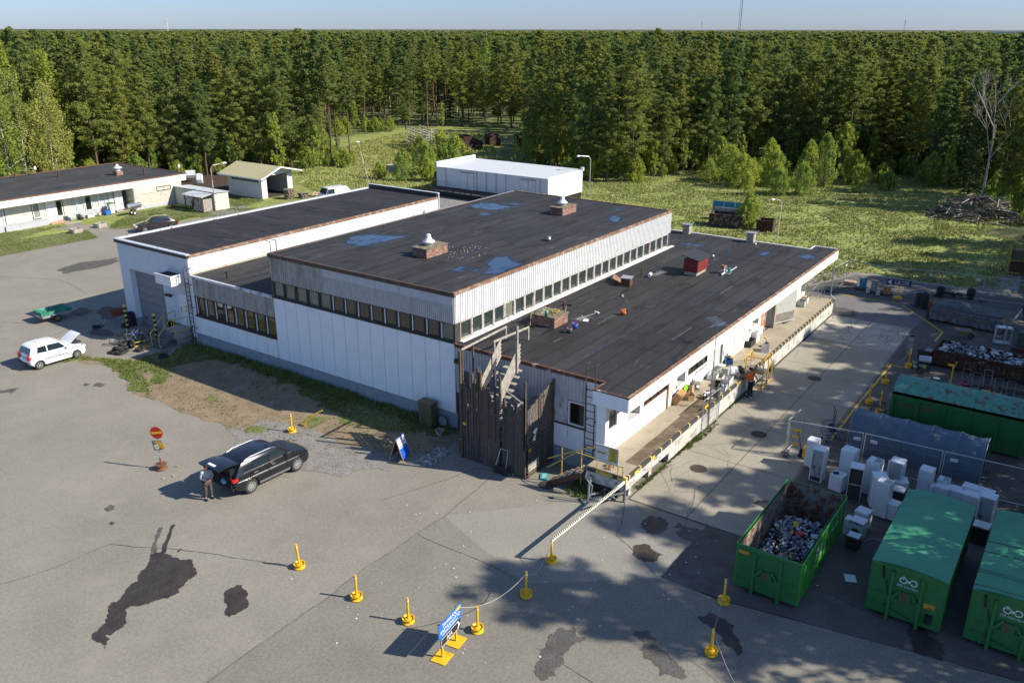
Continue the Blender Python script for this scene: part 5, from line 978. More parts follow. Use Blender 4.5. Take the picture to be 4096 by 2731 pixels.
def car(name, label, loc, rz, L, Wd, low, up, wx, r, paint, trim, glassm, rimm, wins, belt, roofz, tum=.80, spokes=5, cat='car', ends=.13):
    o = thing(name, label, cat, loc, rz); h = Wd/2; xc = L/2
    def f(x, z, t):       # plan taper towards both ends and slight barrel shape
        k = abs((x-xc)/xc); sc = 1-ends*k**5; zz = 1-.05*max(0,(.55-z)/.55)**2
        return (x-(1 if x > xc else -1)*.16*abs(t)**3*k**3, t*h*sc*zz, z)
    def fu(x, z, t):
        k = max(0, min(1, (z-belt)/(roofz-belt))); return (x, t*h*(.975-(.975-tum)*k)*(1-.04*abs((x-xc)/xc)**3), z+.035*(1-t*t)*k)
    arch = []
    # polygon with arches
    P = list(low)
    for cx in sorted(wx):
        arch.append([(cx+math.cos(math.pi-a*math.pi/10)*r*1.16, r*.95+math.sin(a*math.pi/10)*r*1.16) for a in range(11)])
    zb = low[-1][1]
    bot = []
    for A in arch: bot += [(A[0][0], zb)]+A+[(A[-1][0], zb)]
    poly = list(low)+[p for p in reversed(bot)]
    # low runs rear->over top->front bottom; bottom returns front->rear
    ts = [-1,-.94,-.6,0,.6,.94,1]
    b = B(); n = len(poly); 
    for t in ts: b.v += [tuple(f(x, z, t)) for x, z in poly]
    F = []
    for i in range(len(ts)-1):
        for k in range(n): F.append((i*n+k, i*n+(k+1) % n, (i+1)*n+(k+1) % n, (i+1)*n+k))
    tri = tessellate([[Vector((x, z, 0)) for x, z in poly]])
    for t3 in tri: F.append(tuple(t3)); F.append(tuple(reversed([q+(len(ts)-1)*n for q in t3])))
    b.f = F; b.mi = [0]*len(F); bm = bmesh.new(); me = bpy.data.meshes.new('body'); me.from_pydata(b.v, [], b.f); bm.from_mesh(me); bmesh.ops.recalc_face_normals(bm, faces=bm.faces); bm.to_mesh(me); bm.free()
    me.materials.append(paint); me.polygons.foreach_set('use_smooth', [True]*len(me.polygons)); body = bpy.data.objects.new('body', me); COL.objects.link(body); body.parent = o
    md = body.modifiers.new('bevel', 'BEVEL'); md.width = .035; md.segments = 3; md.limit_method = 'ANGLE'; md.angle_limit = R(50); md = body.modifiers.new('sp', 'EDGE_SPLIT'); md.split_angle = R(40)
    b = B(); m = len(up)
    for t in ts: b.v += [fu(x, z, t) for x, z in up]
    F = [(i*m+k, i*m+k+1, (i+1)*m+k+1, (i+1)*m+k) for i in range(len(ts)-1) for k in range(m-1)]
    tri = tessellate([[Vector((x, z, 0)) for x, z in up]]); F += [tuple(t3) for t3 in tri]+[tuple(reversed([q+(len(ts)-1)*m for q in t3])) for t3 in tri]
    b.f = F; b.mi = [0]*len(F); me = bpy.data.meshes.new('cabin'); me.from_pydata(b.v, [], b.f); bm = bmesh.new(); bm.from_mesh(me); bmesh.ops.recalc_face_normals(bm, faces=bm.faces); bm.to_mesh(me); bm.free()
    me.materials.append(paint); me.polygons.foreach_set('use_smooth', [True]*len(me.polygons)); c = bpy.data.objects.new('cabin', me); COL.objects.link(c); c.parent = o; md = c.modifiers.new('bevel', 'BEVEL'); md.width = .03; md.segments = 2; md.limit_method = 'ANGLE'; md.angle_limit = R(30); md = c.modifiers.new('sp', 'EDGE_SPLIT'); md.split_angle = R(45)
    for W_ in wins['side']:
        for t in (-1, 1):
            P = [Vector(fu(x, z, t))+Vector((0, t*.012, .004)) for x, z in W_]; B().add(P+[p-Vector((0,t*.02,0)) for p in P], [tuple(range(len(P))), tuple(range(2*len(P)-1, len(P)-1, -1))]).build('side_window', glassm, c)
    for nm, (a, b_) in (('windscreen', wins['front']), ('rear_window', wins['rear'])):
        n_ = Vector((b_[1]-a[1], 0, -(b_[0]-a[0]))).normalized(); n_ = n_ if (n_.x > 0) == (nm == 'windscreen') else -n_
        n_ = n_ if n_.z > 0 else -n_
        B().grid(lambda u, v: Vector(fu(a[0]+(b_[0]-a[0])*v, a[1]+(b_[1]-a[1])*v, (u*2-1)*.88))+n_*.02, 6, 4).build(nm, glassm, c)
    for x in wx:
        for s in (-1, 1): wheel(o, x, s*(h-.115), r, .21, rimm, s, spokes)
    B().box(.5,-h*.8,.2,L-.5,h*.8,.5).build('underbody', BLACK, o)
    return o, body, c, f, fu
PW = mat('car_white', (.80,.81,.82), .25, var=.01, coat=.6); PB = mat('car_black', (.006,.008,.012), .25, var=.02, coat=.6); PN = mat('car_dark_brown', (.02,.016,.016), .25, var=.02, coat=1)
CG = mat('car_glass', (.015,.025,.035), .04, var=.05, spec=.6); ALU = mat('alloy', (.55,.56,.57), .35, .7); CHR = mat('chrome', (.75,.76,.78), .15, .9); LRED = mat('tail_lamp', (.5,.012,.015), .2, coat=.5); LWH = mat('head_lamp', (.6,.63,.66), .1, coat=1)
def onwheels(rear, front, wx0, wb, halftrack):
    hd = (Vector(front)-Vector(rear)); hd.z = 0; a = math.atan2(hd.y, hd.x); hx = Vector((math.cos(a), math.sin(a), 0)); ln = Vector((-hx.y, hx.x, 0)); s = 1 if (CAM-Vector(rear)).dot(ln) > 0 else -1
    mid = (Vector(rear)+Vector(front))/2; return mid-hx*(wx0+wb/2)-ln*s*halftrack, a
# white hatchback, bonnet up
loc, a = onwheels((-8.57,26.84,0), (-6.15,26.77,0), .62, 2.42, .78); loc.z = 0
low = [(.14,.30),(.02,.42),(.0,.62),(.10,.70),(.13,.93),(.30,.98),(2.75,1.0),(3.05,.95),(3.5,.82),(3.72,.66),(3.80,.48),(3.78,.30),(3.66,.22)]
up = [(.13,.92),(.22,1.15),(.36,1.40),(.62,1.50),(1.3,1.525),(1.9,1.48),(2.2,1.40),(2.9,.98)]
hw, body, cab, f, fu = car('white_hatchback', 'white hatchback car with its bonnet raised, parked left of the steps', loc, a, 3.80, 1.66, low, up, (.62,3.04), .29, PW, BLACK, CG, ALU,
    {'side': [[(.62,1.06),(1.22,1.03),(1.22,1.42),(.72,1.40)],[(1.30,1.03),(2.32,1.01),(2.30,1.12),(2.05,1.39),(1.30,1.42)]], 'front': ((2.78,1.02),(2.24,1.36)), 'rear': ((.17,1.02),(.34,1.36))}, .95, 1.5, .80, 6)
for s in (-1, 1):
    B().box(.05,s*.62-.14,.68,.16,s*.62+.14,1.02).build('tail_lamp', LRED, hw, bev=.03); B().box(3.55,s*.6-.13,.62,3.72,s*.6+.13,.76).build('headlight', LWH, hw, bev=.03)
    B().cb((2.42,s*.9,1.02),(.14,.2,.13)).build('wing_mirror', PW, hw, bev=.04); B().box(.95,s*.822-.012,.55,2.6,s*.822+.012,.60).build('side_moulding', BLACK, hw)
    B().box(1.255,s*.815-.006,.4,1.27,s*.815+.006,1.0).box(2.44,s*.815-.006,.4,2.455,s*.815+.006,1.0).build('door_gap', BLACK, hw)
    for x in (1.2, 2.2): B().box(x-.1,s*.83-.012,.84,x+.08,s*.83+.012,.87).build('door_handle', PW, hw)
B().box(-.03,-.7,.40,.04,.7,.52).build('bumper_strip', BLACK, hw, bev=.02); B().box(.055,-.25,.70,.075,.25,.81).build('number_plate', WHITE, hw); B().box(.95,-.1,1.53,1.0,.1,1.55).build('aerial', BLACK, hw)
Mh = Matrix.Translation((2.75,0,1.02)) @ Matrix.Rotation(R(-38),4,'Y')
B(Mh).grid(lambda u, v: (u*.95, (v*2-1)*.66*(1-.12*u*u), .03*(1-(v*2-1)**2)-.12*u**3), 8, 8).build('bonnet', PW, hw, True); B(Mh).grid(lambda u, v: (u*.93, (v*2-1)*.64*(1-.12*u*u), -.03-.12*u**3), 6, 6).build('bonnet_lining', BLACK, hw)
B().box(2.8,-.58,.93,3.55,.58,1.0).build('engine_bay', mat('engine_dark', (.03,.03,.032), .6, c2=(.2,.2,.2), cov=.2, c2s=8), hw); B().bar((3.4,-.5,.9),(3.2,-.5,1.45),.02).build('bonnet_stay', STEEL, hw)
# black SUV, tailgate up
loc, a = onwheels((-10.83,3.60,0), (-8.17,3.49,0), .95, 2.66, .80)
low = [(.22,.36),(.03,.46),(.0,.66),(.08,.78),(.12,1.05),(.30,1.12),(3.1,1.14),(3.4,1.10),(4.1,.98),(4.42,.86),(4.55,.66),(4.56,.46),(4.46,.34),(4.3,.27)]
up = [(.15,1.04),(.40,1.36),(.62,1.60),(1.0,1.675),(1.7,1.70),(2.4,1.66),(2.72,1.58),(3.5,1.08)]
sv, body, cab, f, fu = car('black_suv', 'black SUV with its tailgate open, parked on the asphalt in the foreground', loc, a, 4.57, 1.84, low, up, (.95,3.61), .36, PB, BLACK, CG, ALU,
    {'side': [[(.66,1.24),(1.02,1.20),(1.05,1.48),(.92,1.46)],[(1.10,1.20),(1.95,1.18),(1.95,1.56),(1.15,1.53)],[(2.05,1.18),(3.08,1.16),(3.0,1.27),(2.6,1.54),(2.05,1.57)]], 'front': ((3.36,1.14),(2.76,1.56)), 'rear': ((.20,1.12),(.5,1.45))}, 1.08, 1.68, .78, 10)
for s in (-1, 1):
    B().box(.03,s*.70-.17,.86,.34,s*.80+.09,1.02).build('tail_lamp', LRED, sv, bev=.03); B().box(4.18,s*.66-.14,.80,4.40,s*.68+.10,.88).build('headlight', mat('dark_lamp', (.12,.13,.14), .1, coat=1), sv, bev=.03)
    B().cb((2.95,s*1.0,1.17),(.16,.22,.15)).build('wing_mirror', PB, sv, bev=.04); B().tube([(.85,s*.66,1.64),(1.2,s*.68,1.73),(2.3,s*.68,1.72),(2.65,s*.66,1.62)], .025, 6).build('roof_rail', CHR, sv)
    B().box(1.02,s*.915-.008,.44,1.04,s*.915+.008,1.1).box(2.0,s*.915-.008,.4,2.02,s*.915+.008,1.12).box(3.02,s*.915-.008,.4,3.04,s*.915+.008,1.1).build('door_gap', mat('gap_black', (.002,.002,.002), .9), sv)
    for x in (1.25, 2.25): B().box(x-.1,s*.935-.012,.98,x+.1,s*.935+.012,1.01).build('door_handle', CHR, sv)
    B().box(.6,s*.905-.012,1.165,3.3,s*.905+.008,1.185).build('window_trim', CHR, sv); B().box(1.4,s*.925-.01,.32,3.15,s*.925+.01,.42).build('sill', mat('grey_cladding', (.12,.12,.12), .6), sv)
B().box(-.02,-.85,.46,.06,.85,.60).build('rear_bumper', BLACK, sv, bev=.02)
B().box(.02,-.70,.62,.10,.70,1.10).box(.09,-.62,1.10,.36,.62,1.42).build('boot_shade_panel', mat('boot_shade_black', (.004,.004,.005), .9), sv)  # dark panels on the rear face, painted as the shade inside the boot
Mt = Matrix.Translation((.55,0,1.63)) @ Matrix.Rotation(R(12),4,'Y')
tg = B(Mt).grid(lambda u, v: (-u*1.12, (v*2-1)*(.72+.06*u), .03*(1-(v*2-1)**2)-.18*u**2), 8, 8).build('tailgate', PB, sv, True)
B(Mt).grid(lambda u, v: (-.05-u*.45, (v*2-1)*.60, .045*(1-(v*2-1)**2)-.02-.14*(u*.5)**2), 4, 4).build('rear_window', CG, tg); B(Mt).grid(lambda u, v: (-u*1.10, (v*2-1)*(.70+.06*u), -.05-.18*u**2), 6, 6).build('lining', BLACK, tg)
B(Mt).box(-.92,-.26,-.085,-.80,.26,-.07).build('number_plate', WHITE, tg) if 0 else B(Mt).add([(-.98,-.26,-.10),(-.98,.26,-.10),(-.86,.26,-.055),(-.86,-.26,-.055)],[(0,1,2,3)]).build('number_plate', WHITE, tg)
bg_ = thing('shopping_bag', 'light blue plastic bag in the open boot of the black car', 'bag', loc+Vector((math.cos(a)*.02-math.sin(a)*-.2, math.sin(a)*.02+math.cos(a)*-.2, .68))); B().blob((0,0,.12),(.12,.16,.14),5,.5).build('bag', mat('bag_blue', (.1,.35,.55), .5), bg_)
# dark estate car beside the lawn
low = [(.15,.30),(.02,.42),(.0,.65),(.10,.85),(.4,.93),(3.0,.95),(3.3,.92),(4.1,.80),(4.42,.62),(4.45,.4),(4.3,.25)]
up = [(.35,.90),(.75,1.30),(1.05,1.40),(1.9,1.43),(2.45,1.36),(3.1,.93)]
dc, *_ = car('dark_estate_car', 'dark brown car parked on the drive beside the lawn behind the garage', (21.3,55.6,0), R(158), 4.45, 1.72, low, up, (.85,3.5), .31, PN, BLACK, CG, ALU, {'side': [[(.82,.98),(1.6,.98),(1.6,1.32),(1.0,1.30)],[(1.68,.98),(2.7,.97),(2.35,1.30),(1.68,1.33)]], 'front': ((3.0,.98),(2.48,1.33)), 'rear': ((.42,.98),(.74,1.26))}, .9, 1.4, .8)
for s in (-1, 1): B().box(4.1,s*.55-.15,.6,4.38,s*.6+.12,.72).build('headlight', LWH, dc); B().box(.02,s*.6-.15,.62,.12,s*.6+.12,.78).build('tail_lamp', LRED, dc)
# white camper top beyond the garage roof
cv = thing('white_van', 'white van with a rounded roof standing behind the garage, beside the pallets', 'van', (41.6,52.0,0), R(-14)); B().box(-2.3,-.95,.35,2.2,.95,1.2).build('body', PW, cv, bev=.1); B().add([(-2.1,-.9,1.2),(1.6,-.9,1.2),(1.6,.9,1.2),(-2.1,.9,1.2),(-1.7,-.75,2.0),(.9,-.75,2.0),(.9,.75,2.0),(-1.7,.75,2.0)],[(4,5,6,7),(0,1,5,4),(1,2,6,5),(2,3,7,6),(3,0,4,7)]).build('roof', PW, cv, bev=.15)
B().add([(-2.0,-.905,1.3),(-.9,-.905,1.3),(-.9,-.80,1.85),(-1.7,-.80,1.85)],[(0,1,2,3)]).add([(-2.09,-.8,1.3),(-2.09,.8,1.3),(-1.78,.7,1.9),(-1.78,-.7,1.9)],[(0,1,2,3)]).build('window', CG, cv)
for x in (-1.5, 1.4):
    for s in (-1, 1): wheel(cv, x, s*.85, .32, .2, ALU, s)
# green trailer
tr = thing('car_trailer', 'small open trailer with a green net over its box, parked in the yard', 'trailer', (-2.85,35.9,0), R(-4))
B().box(-1.0,-.62,.38,1.05,.62,.44).build('floor', GALV, tr)
GN = mat('green_net', (.02,.17,.11), .7, var=.2, c2=(.05,.28,.2), cov=.4, c2s=3)
b = B()
for s in (-1,1): b.box(-1.0,s*.62-.015,.44,1.05,s*.62+.015,.80); b.box(-1.0 if s < 0 else 1.03,-.6,.44,-.98 if s < 0 else 1.05,.6,.80)
b.build('side_panel', GALV, tr)
B().grid(lambda u, v: (-1.08+u*2.22, -.68+v*1.36, .83-.26*math.sin(u*math.pi)**.6*math.sin(v*math.pi)**.6), 14, 10).box(-1.08,-.68,.55,-1.04,.68,.84).box(-1.04,-.68,.6,1.1,-.645,.84).box(-1.04,.645,.6,1.1,.68,.84).build('net_cover', GN, tr)
for s in (-1, 1): wheel(tr, -.05, s*.78, .27, .16, mat('rusty_rim', (.35,.22,.12), .6), s, 6); B().box(-.38,s*.78-.12,.56,.3,s*.78+.12,.60).build('mudguard', GALV, tr)
B().bar((1.0,.4,.4),(1.9,0,.42),.07).bar((1.0,-.4,.4),(1.9,0,.42),.07).bar((1.85,0,.44),(2.2,0,.5),.07).cyl((1.8,.0,.1),(1.8,.0,.6),.03).build('drawbar', GALV, tr)
B().box(-1.11,-.26,.46,-1.09,.26,.55).build('number_plate', WHITE, tr)
for s in (-1, 1): B().box(-1.12,s*.5-.1,.42,-1.08,s*.5+.1,.52).build('tail_lamp', LRED, tr)
# ---------------------------------------------------------------- people
def skinobj(name, P, E, m, parent, sub=2, root=0):
    me = bpy.data.meshes.new(name); me.from_pydata([p[:3] for p in P], E, []); o = bpy.data.objects.new(name, me); COL.objects.link(o); o.parent = parent
    md = o.modifiers.new('skin', 'SKIN'); sv_ = me.skin_vertices[0].data
    for i, p in enumerate(P): sv_[i].radius = (p[3], p[4] if len(p) > 4 else p[3]); sv_[i].use_root = (i == root)
    md.use_smooth_shade = True
    s = o.modifiers.new('sub', 'SUBSURF'); s.levels = sub; s.render_levels = sub; me.materials.append(m); return o
SKIN = mat('skin', (.42,.24,.17), .6, var=.05); HAIR = mat('dark_hair', (.02,.014,.01), .8)
def person(label, loc, rz, top, trous, hands, elb, lean=0, headfwd=.06, hood=False, stance=.13, shoe=BLACK):
    o = thing('person', label, 'person', loc, rz)
    hip, kn, an = .93, .50, .08
    P = [(0,0,hip+.05,.13,.15),(lean*.4,0,1.15,.12,.155),(lean*.8,0,1.38,.11,.16),(lean+.02,0,1.50,.055),(lean+headfwd,0,1.60,.06),(lean+headfwd+.01,0,1.70,.095,.08),(lean+headfwd+.01,0,1.78,.07,.06)]
    E = [(0,1),(1,2),(2,3),(3,4),(4,5),(5,6)]
    for s, hd, el in ((-1, hands[0], elb[0]), (1, hands[1], elb[1])):
        i = len(P); P += [(lean,s*.19,1.42,.065),(el[0],el[1],el[2],.045),(hd[0],hd[1],hd[2],.032)]; E += [(2,i),(i,i+1),(i+1,i+2)]
        h = Vector(hd); d = (h-Vector(el)).normalized(); side = d.cross(Vector((0,0,1))).normalized(); pm = h+d*.05; j = len(P); P.append((pm.x,pm.y,pm.z,.028)); E.append((i+2,j))
        for q in range(4):
            base = pm+d*.04+side*(.03-.02*q); m1 = base+d*.035-Vector((0,0,.012)); tip = m1+d*(.02+.006*(q in (1,2)))-Vector((0,0,.02)); k = len(P); P += [(base.x,base.y,base.z,.010),(m1.x,m1.y,m1.z,.009),(tip.x,tip.y,tip.z,.007)]; E += [(j,k),(k,k+1),(k+1,k+2)]
        tb0 = pm+side*.04*(-s); tb1 = tb0+d*.04; k = len(P); P += [(tb0.x,tb0.y,tb0.z,.011),(tb1.x,tb1.y,tb1.z,.009)]; E += [(j,k),(k,k+1)]
    for s in (-1, 1):
        i = len(P); P += [(0,s*.1,hip-.02,.1),(.03,s*stance,kn,.065),(-.02,s*(stance+.02),an+.02,.045),(.1,s*(stance+.04),.045,.042)]; E += [(0,i),(i,i+1),(i+1,i+2),(i+2,i+3)]
    skinobj('body', P, E, SKIN, o, 1)
    # clothes follow the same joints, a little wider
    J = [(0,0,hip+.0,.165,.19),(lean*.4,0,1.15,.155,.19),(lean*.8,0,1.38,.135,.185),(lean+.01,0,1.50,.075)]; EJ = [(0,1),(1,2),(2,3)]
    for s, hd, el in ((-1, hands[0], elb[0]), (1, hands[1], elb[1])):
        i = len(J); w_ = Vector(el).lerp(Vector(hd), .88); J += [(lean,s*.2,1.42,.085),(el[0],el[1],el[2],.07),(w_.x,w_.y,w_.z,.055)]; EJ += [(2,i),(i,i+1),(i+1,i+2)]
    skinobj('jacket', J, EJ, top, o, 2)
    Tq = [(0,0,hip+.02,.145,.17)]; ET = []
    for s in (-1, 1):
        i = len(Tq); Tq += [(0,s*.1,hip-.06,.115),(.03,s*stance,kn,.085),(-.02,s*(stance+.02),an+.04,.07)]; ET += [(0,i),(i,i+1),(i+1,i+2)]
    skinobj('trousers', Tq, ET, trous, o, 2)
    for s in (-1, 1): B().blob((.05,s*(stance+.03),.045),(.15,.055,.055),1,.1).build('shoe', shoe, o, True)
    hx = lean+headfwd
    B().grid(lambda u, v: (hx-.005+math.cos(u*6.283)*.102*math.sin(v*1.75), math.sin(u*6.283)*.088*math.sin(v*1.75), 1.705+.115*math.cos(v*1.75)+(.02 if math.cos(u*6.283) > .5 else -.03*v)), 14, 6).build('hair', HAIR, o, True)
    B().cb((hx+.10,0,1.68),(.03,.025,.04)).build('nose', SKIN, o, bev=.008)
    for s in (-1, 1): B().cb((hx+.088,s*.032,1.71),(.012,.022,.012)).build('eye', BLACK, o); B().cb((hx,s*.088,1.69),(.035,.016,.055)).build('ear', SKIN, o, bev=.006)
    return o
p1_ = person('person in a pale grey jacket and brown trousers, with a phone at the car boot', (-12.32,4.70,0), R(-105), mat('pale_jacket', (.36,.39,.43), .8, var=.1), mat('brown_trousers', (.075,.055,.045), .85), ((.27,-.10,1.14),(.27,.06,1.14)), ((.05,-.27,1.14),(.05,.27,1.14)), .03, .07, stance=.12)
ph = tag(B().cb((0,0,0),(.07,.14,.01)).build('phone', BLACK, None, loc=(-12.45,4.38,1.16)), 'dark phone held by the person at the car boot', 'phone')
p2_ = person('person in an orange work jacket and dark trousers reaching to the dock edge', (13.2,-11.42,0), R(75), mat('hi_vis_orange', (.85,.13,.015), .6, var=.05), mat('dark_workwear', (.015,.017,.022), .85), ((.42,-.13,1.25),(.40,.12,1.27)), ((.18,-.27,1.24),(.18,.27,1.24)), .06, .06)
B().lathe((.02,0,1.0), [(.172,0),(.182,.0),(.182,.05),(.172,.05)], 16).build('reflective_band', GALV, p2_)
# ---------------------------------------------------------------- bikes, tyres and posts near the garage
def tyre(x, y, z, r=.31, w=.2, flat=True, label='', rz=0, tilt=0, grp='old tyres by the steps'):
    o = thing('tyre', label, 'tyre', (x, y, z), rz, grp); o.rotation_euler = (tilt, 0, rz)
    B().lathe((0,0,w/2), [(r*.6,-w*.42),(r*.85,-w*.5),(r,-w*.35),(r,w*.35),(r*.85,w*.5),(r*.6,w*.42),(r*.66,0),(r*.6,-w*.42)], 24).build('tread', RUBBER, o, 'auto'); return o
for i, (x, y, z, tl, l) in enumerate([(-4.25,25.65,0,0,'old tyre lying at the left of the pile near the bicycles'),(-4.1,25.2,0,0,'lowest tyre at the front of the pile near the bicycles'),(-3.75,25.35,.0,0,'tyre at the right of the front pile near the bicycles'),(-4.0,25.6,.2,.35,'tyre resting aslant on top of the pile'),(-3.35,26.0,0,0,'tyre lying behind the pile'),(-3.4,26.05,.2,.1,'tyre stacked on the one behind the pile'),(-3.0,24.7,0,0,'single tyre lying right of the pile'),(-2.95,25.6,.3,1.4,'tyre standing upright among the bicycles'),(-2.85,22.3,0,0,'tyre lying alone on the grass below the landing'),(-.75,30.05,0,0,'flat tyre by the first striped post')]):
    tyre(x, y, z, .31, .2, True, l, i*.7, tl)
for k in range(5): tyre(-.25, 29.95+.02*k, k*.19, .3, .19, True, ['lowest','second','third','fourth','topmost'][k]+' tyre of the stack against the garage pier', k, 0, 'tyre stack at the garage pier')
for i, (x, y) in enumerate(((-.88,29.55),(-.88,26.0))):
    o = thing('striped_post', ['black and yellow banded post left of the garage door','black and yellow banded post right of the garage door by the steps'][i], 'bollard', (x,y,0)); B().cyl((0,0,0),(0,0,1.75),.09,.09,12).build('post', BLACK, o, 'auto')
    for k in range(5): B().cyl((0,0,.22+k*.35),(0,0,.36+k*.35),.094,.094,12).build('yellow_band', mat('band_yellow', (.75,.60,.12), .6), o)
def bicycle(x, y, rz, fm, label, lean=.12):
    o = thing('bicycle', label, 'bicycle', (x, y, 0), rz, 'bicycles beside the steps'); o.rotation_euler = (lean, 0, rz)
    for wx_ in (-.52, .52):
        B().lathe((wx_,0,.34), [(.30,-.018),(.335,-.018),(.34,0),(.335,.018),(.30,.018),(.30,-.018)], 28, 'y').build('wheel', RUBBER, o)
        b = B(); 
        for k in range(8): b.bar((wx_,0,.34),(wx_+.3*math.cos(k*.785),0,.34+.3*math.sin(k*.785)),.006)
        b.build('spokes', GALV, o)
    B().tube([(-.52,0,.34),(-.08,0,.32),(-.2,0,.82),(-.52,0,.34)],.016).tube([(-.08,0,.32),(.36,0,.75),(-.18,0,.74)],.02).tube([(.52,0,.34),(.36,0,.75),(.32,0,.95)],.018).build('frame', fm, o)
    B().tube([(.34,-.28,.98),(.34,0,.96),(.34,.28,.98)],.014).build('handlebar', STEEL, o); B().cb((-.22,0,.88),(.25,.14,.06)).build('saddle', BLACK, o, bev=.02); B().lathe((-.08,0,.32), [(0,-.01),(.09,-.01),(.09,.01),(0,.01)], 12, 'y').build('crank', STEEL, o); return o
for x, y, rz, fm, l in [(-2.95,26.75,-.5,BLACK,'black bicycle at the left end of the row'),(-2.65,26.4,-.95,GALV,'silver bicycle, second in the row by the steps'),(-2.35,26.3,-1.1,mat('bike_blue',(.02,.08,.5),.4),'blue-framed bicycle in the middle of the row'),(-2.1,26.1,-1.0,GALV,'silver and white bicycle just right of the blue one'),(-1.75,25.9,-.8,BLACK,'black bicycle nearest the steps')]: bicycle(x, y, rz, fm, l)
rk = thing('bicycle_rack', 'low yellow-green bicycle rack bar on the ground by the tyres', 'rack', (-2.55,25.5,0), -.3); B().box(-.5,-.03,.02,.5,.03,.08).box(-.5,-.03,.3,.5,.03,.34).box(-.4,-.02,0,-.36,.02,.3).box(.36,-.02,0,.4,.02,.3).build('rack', YELD, rk)
cbx2 = crate(-2.35,24.9,0,.4,.3,.2,(.5,.32,.16),'small cardboard box at the foot of the steps',.4)
wb = thing('wheelbarrow', 'orange-red wheelbarrow tray propped by the striped post', 'wheelbarrow', (-.35,31.6,0), -.2); B().add([(-.35,-.3,.45),(.35,-.3,.45),(.35,.3,.45),(-.35,.3,.45),(-.5,-.42,.85),(.5,-.42,.85),(.5,.42,.85),(-.5,.42,.85)],[(0,3,2,1),(0,1,5,4),(1,2,6,5),(2,3,7,6),(3,0,4,7)]).build('tray', mat('barrow_red', (.28,.075,.03), .6), wb); B().tube([(-.4,-.3,.0),(-.3,-.3,.5),(.9,-.25,.6)],.02).tube([(-.4,.3,.0),(-.3,.3,.5),(.9,.25,.6)],.02).build('frame', STEEL, wb)
sn = thing('snow_shovel', 'black snow shovel lying on the dark yard near the garage', 'shovel', (-1.9,31.6,0), .7); B().box(-.35,-.3,0,.25,.3,.03).box(-.37,-.3,.0,-.34,.3,.25).build('blade', BLACK, sn); B().bar((.2,-.25,.1),(1.4,0,.12),.03).bar((.2,.25,.1),(1.4,0,.12),.03).build('handle', GALV, sn)
sb = thing('ski_bundle', 'turquoise skis and poles lying on the grass by the steps', 'skis', (-2.2,22.6,0), .4); b = B(); b.bar((-.5,0,.08),(.6,.1,.15),.07,.02); b.m = 1; b.bar((-.4,-.15,.05),(.7,.0,.1),.05,.02); b.m = 2; b.cb((.4,-.2,.12),(.1,.1,.08)); b.build('skis', [mat('ski_teal', (.05,.28,.32)), mat('ski_pale', (.5,.55,.6)), LRED], sb)
# ---------------------------------------------------------------- hook-lift containers
GC = mat('container_green', (.022,.15,.04), .5, var=.12, c2=(.02,.10,.03), cov=.2, c2s=1.5, soft=.2, c3=(.10,.035,.02), cov3=-.15, c3s=4)
GCL = mat('container_green_side', (.035,.24,.03), .5, var=.12, c2=(.05,.16,.05), cov=.2, c2s=2)
LID = mat('tarp_green', (.05,.27,.14), .55, var=.12, vs=1, c2=(.035,.20,.105), cov=.3, c2s=1.2, soft=.3, bump=.5, bs=6)
LIDR = mat('rusty_green_roof', (.075,.27,.20), .6, var=.15, vs=1.5, c2=(.17,.06,.035), cov=.22, c2s=2.6, soft=.05, c3=(.14,.33,.25), cov3=.15, c3s=3)
INR = mat('rusty_inside', (.22,.21,.18), .8, var=.2, c2=(.14,.06,.03), cov=.55, c2s=3.5, soft=.1, c3=(.04,.09,.03), cov3=.1, c3s=1.2)
def logo(par, o, xd, nd, s=1.):
    """power sign joined to a ring by a plug, with the name below"""
    M = face(o, xd, nd); b = B(M)
    def ring(cx, cy, r0, r1, a0, a1, n=20):
        for k in range(n):
            t0 = R(a0+(a1-a0)*k/n); t1 = R(a0+(a1-a0)*(k+1)/n)
            b.quad((cx+r0*math.cos(t0),cy+r0*math.sin(t0),.004),(cx+r1*math.cos(t0),cy+r1*math.sin(t0),.004),(cx+r1*math.cos(t1),cy+r1*math.sin(t1),.004),(cx+r0*math.cos(t1),cy+r0*math.sin(t1),.004))
    ring(-.17*s,0,.09*s,.135*s,115,400); ring(-.17*s,0,.09*s,.135*s,30,70); ring(.17*s,0,.09*s,.135*s,-150,150); b.box(-.195*s,.04*s,.002,-.15*s,.17*s,.006)
    b.quad((-.03*s,-.07*s,.006),(.06*s,-.05*s,.006),(.08*s,.03*s,.006),(.0,.05*s,.006)); b.quad((-.09*s,.0,.006),(-.03*s,-.03*s,.006),(-.01*s,.02*s,.006),(-.07*s,.05*s,.006))
    b.build('emblem', mat('logo_white', (.6,.64,.66), .6), par); text('SER-kierrätys', .135*s, mat('logo_white', (.6,.64,.66)), par, M @ Matrix.Translation((0,-.23*s,.004)), 'lettering', .001)
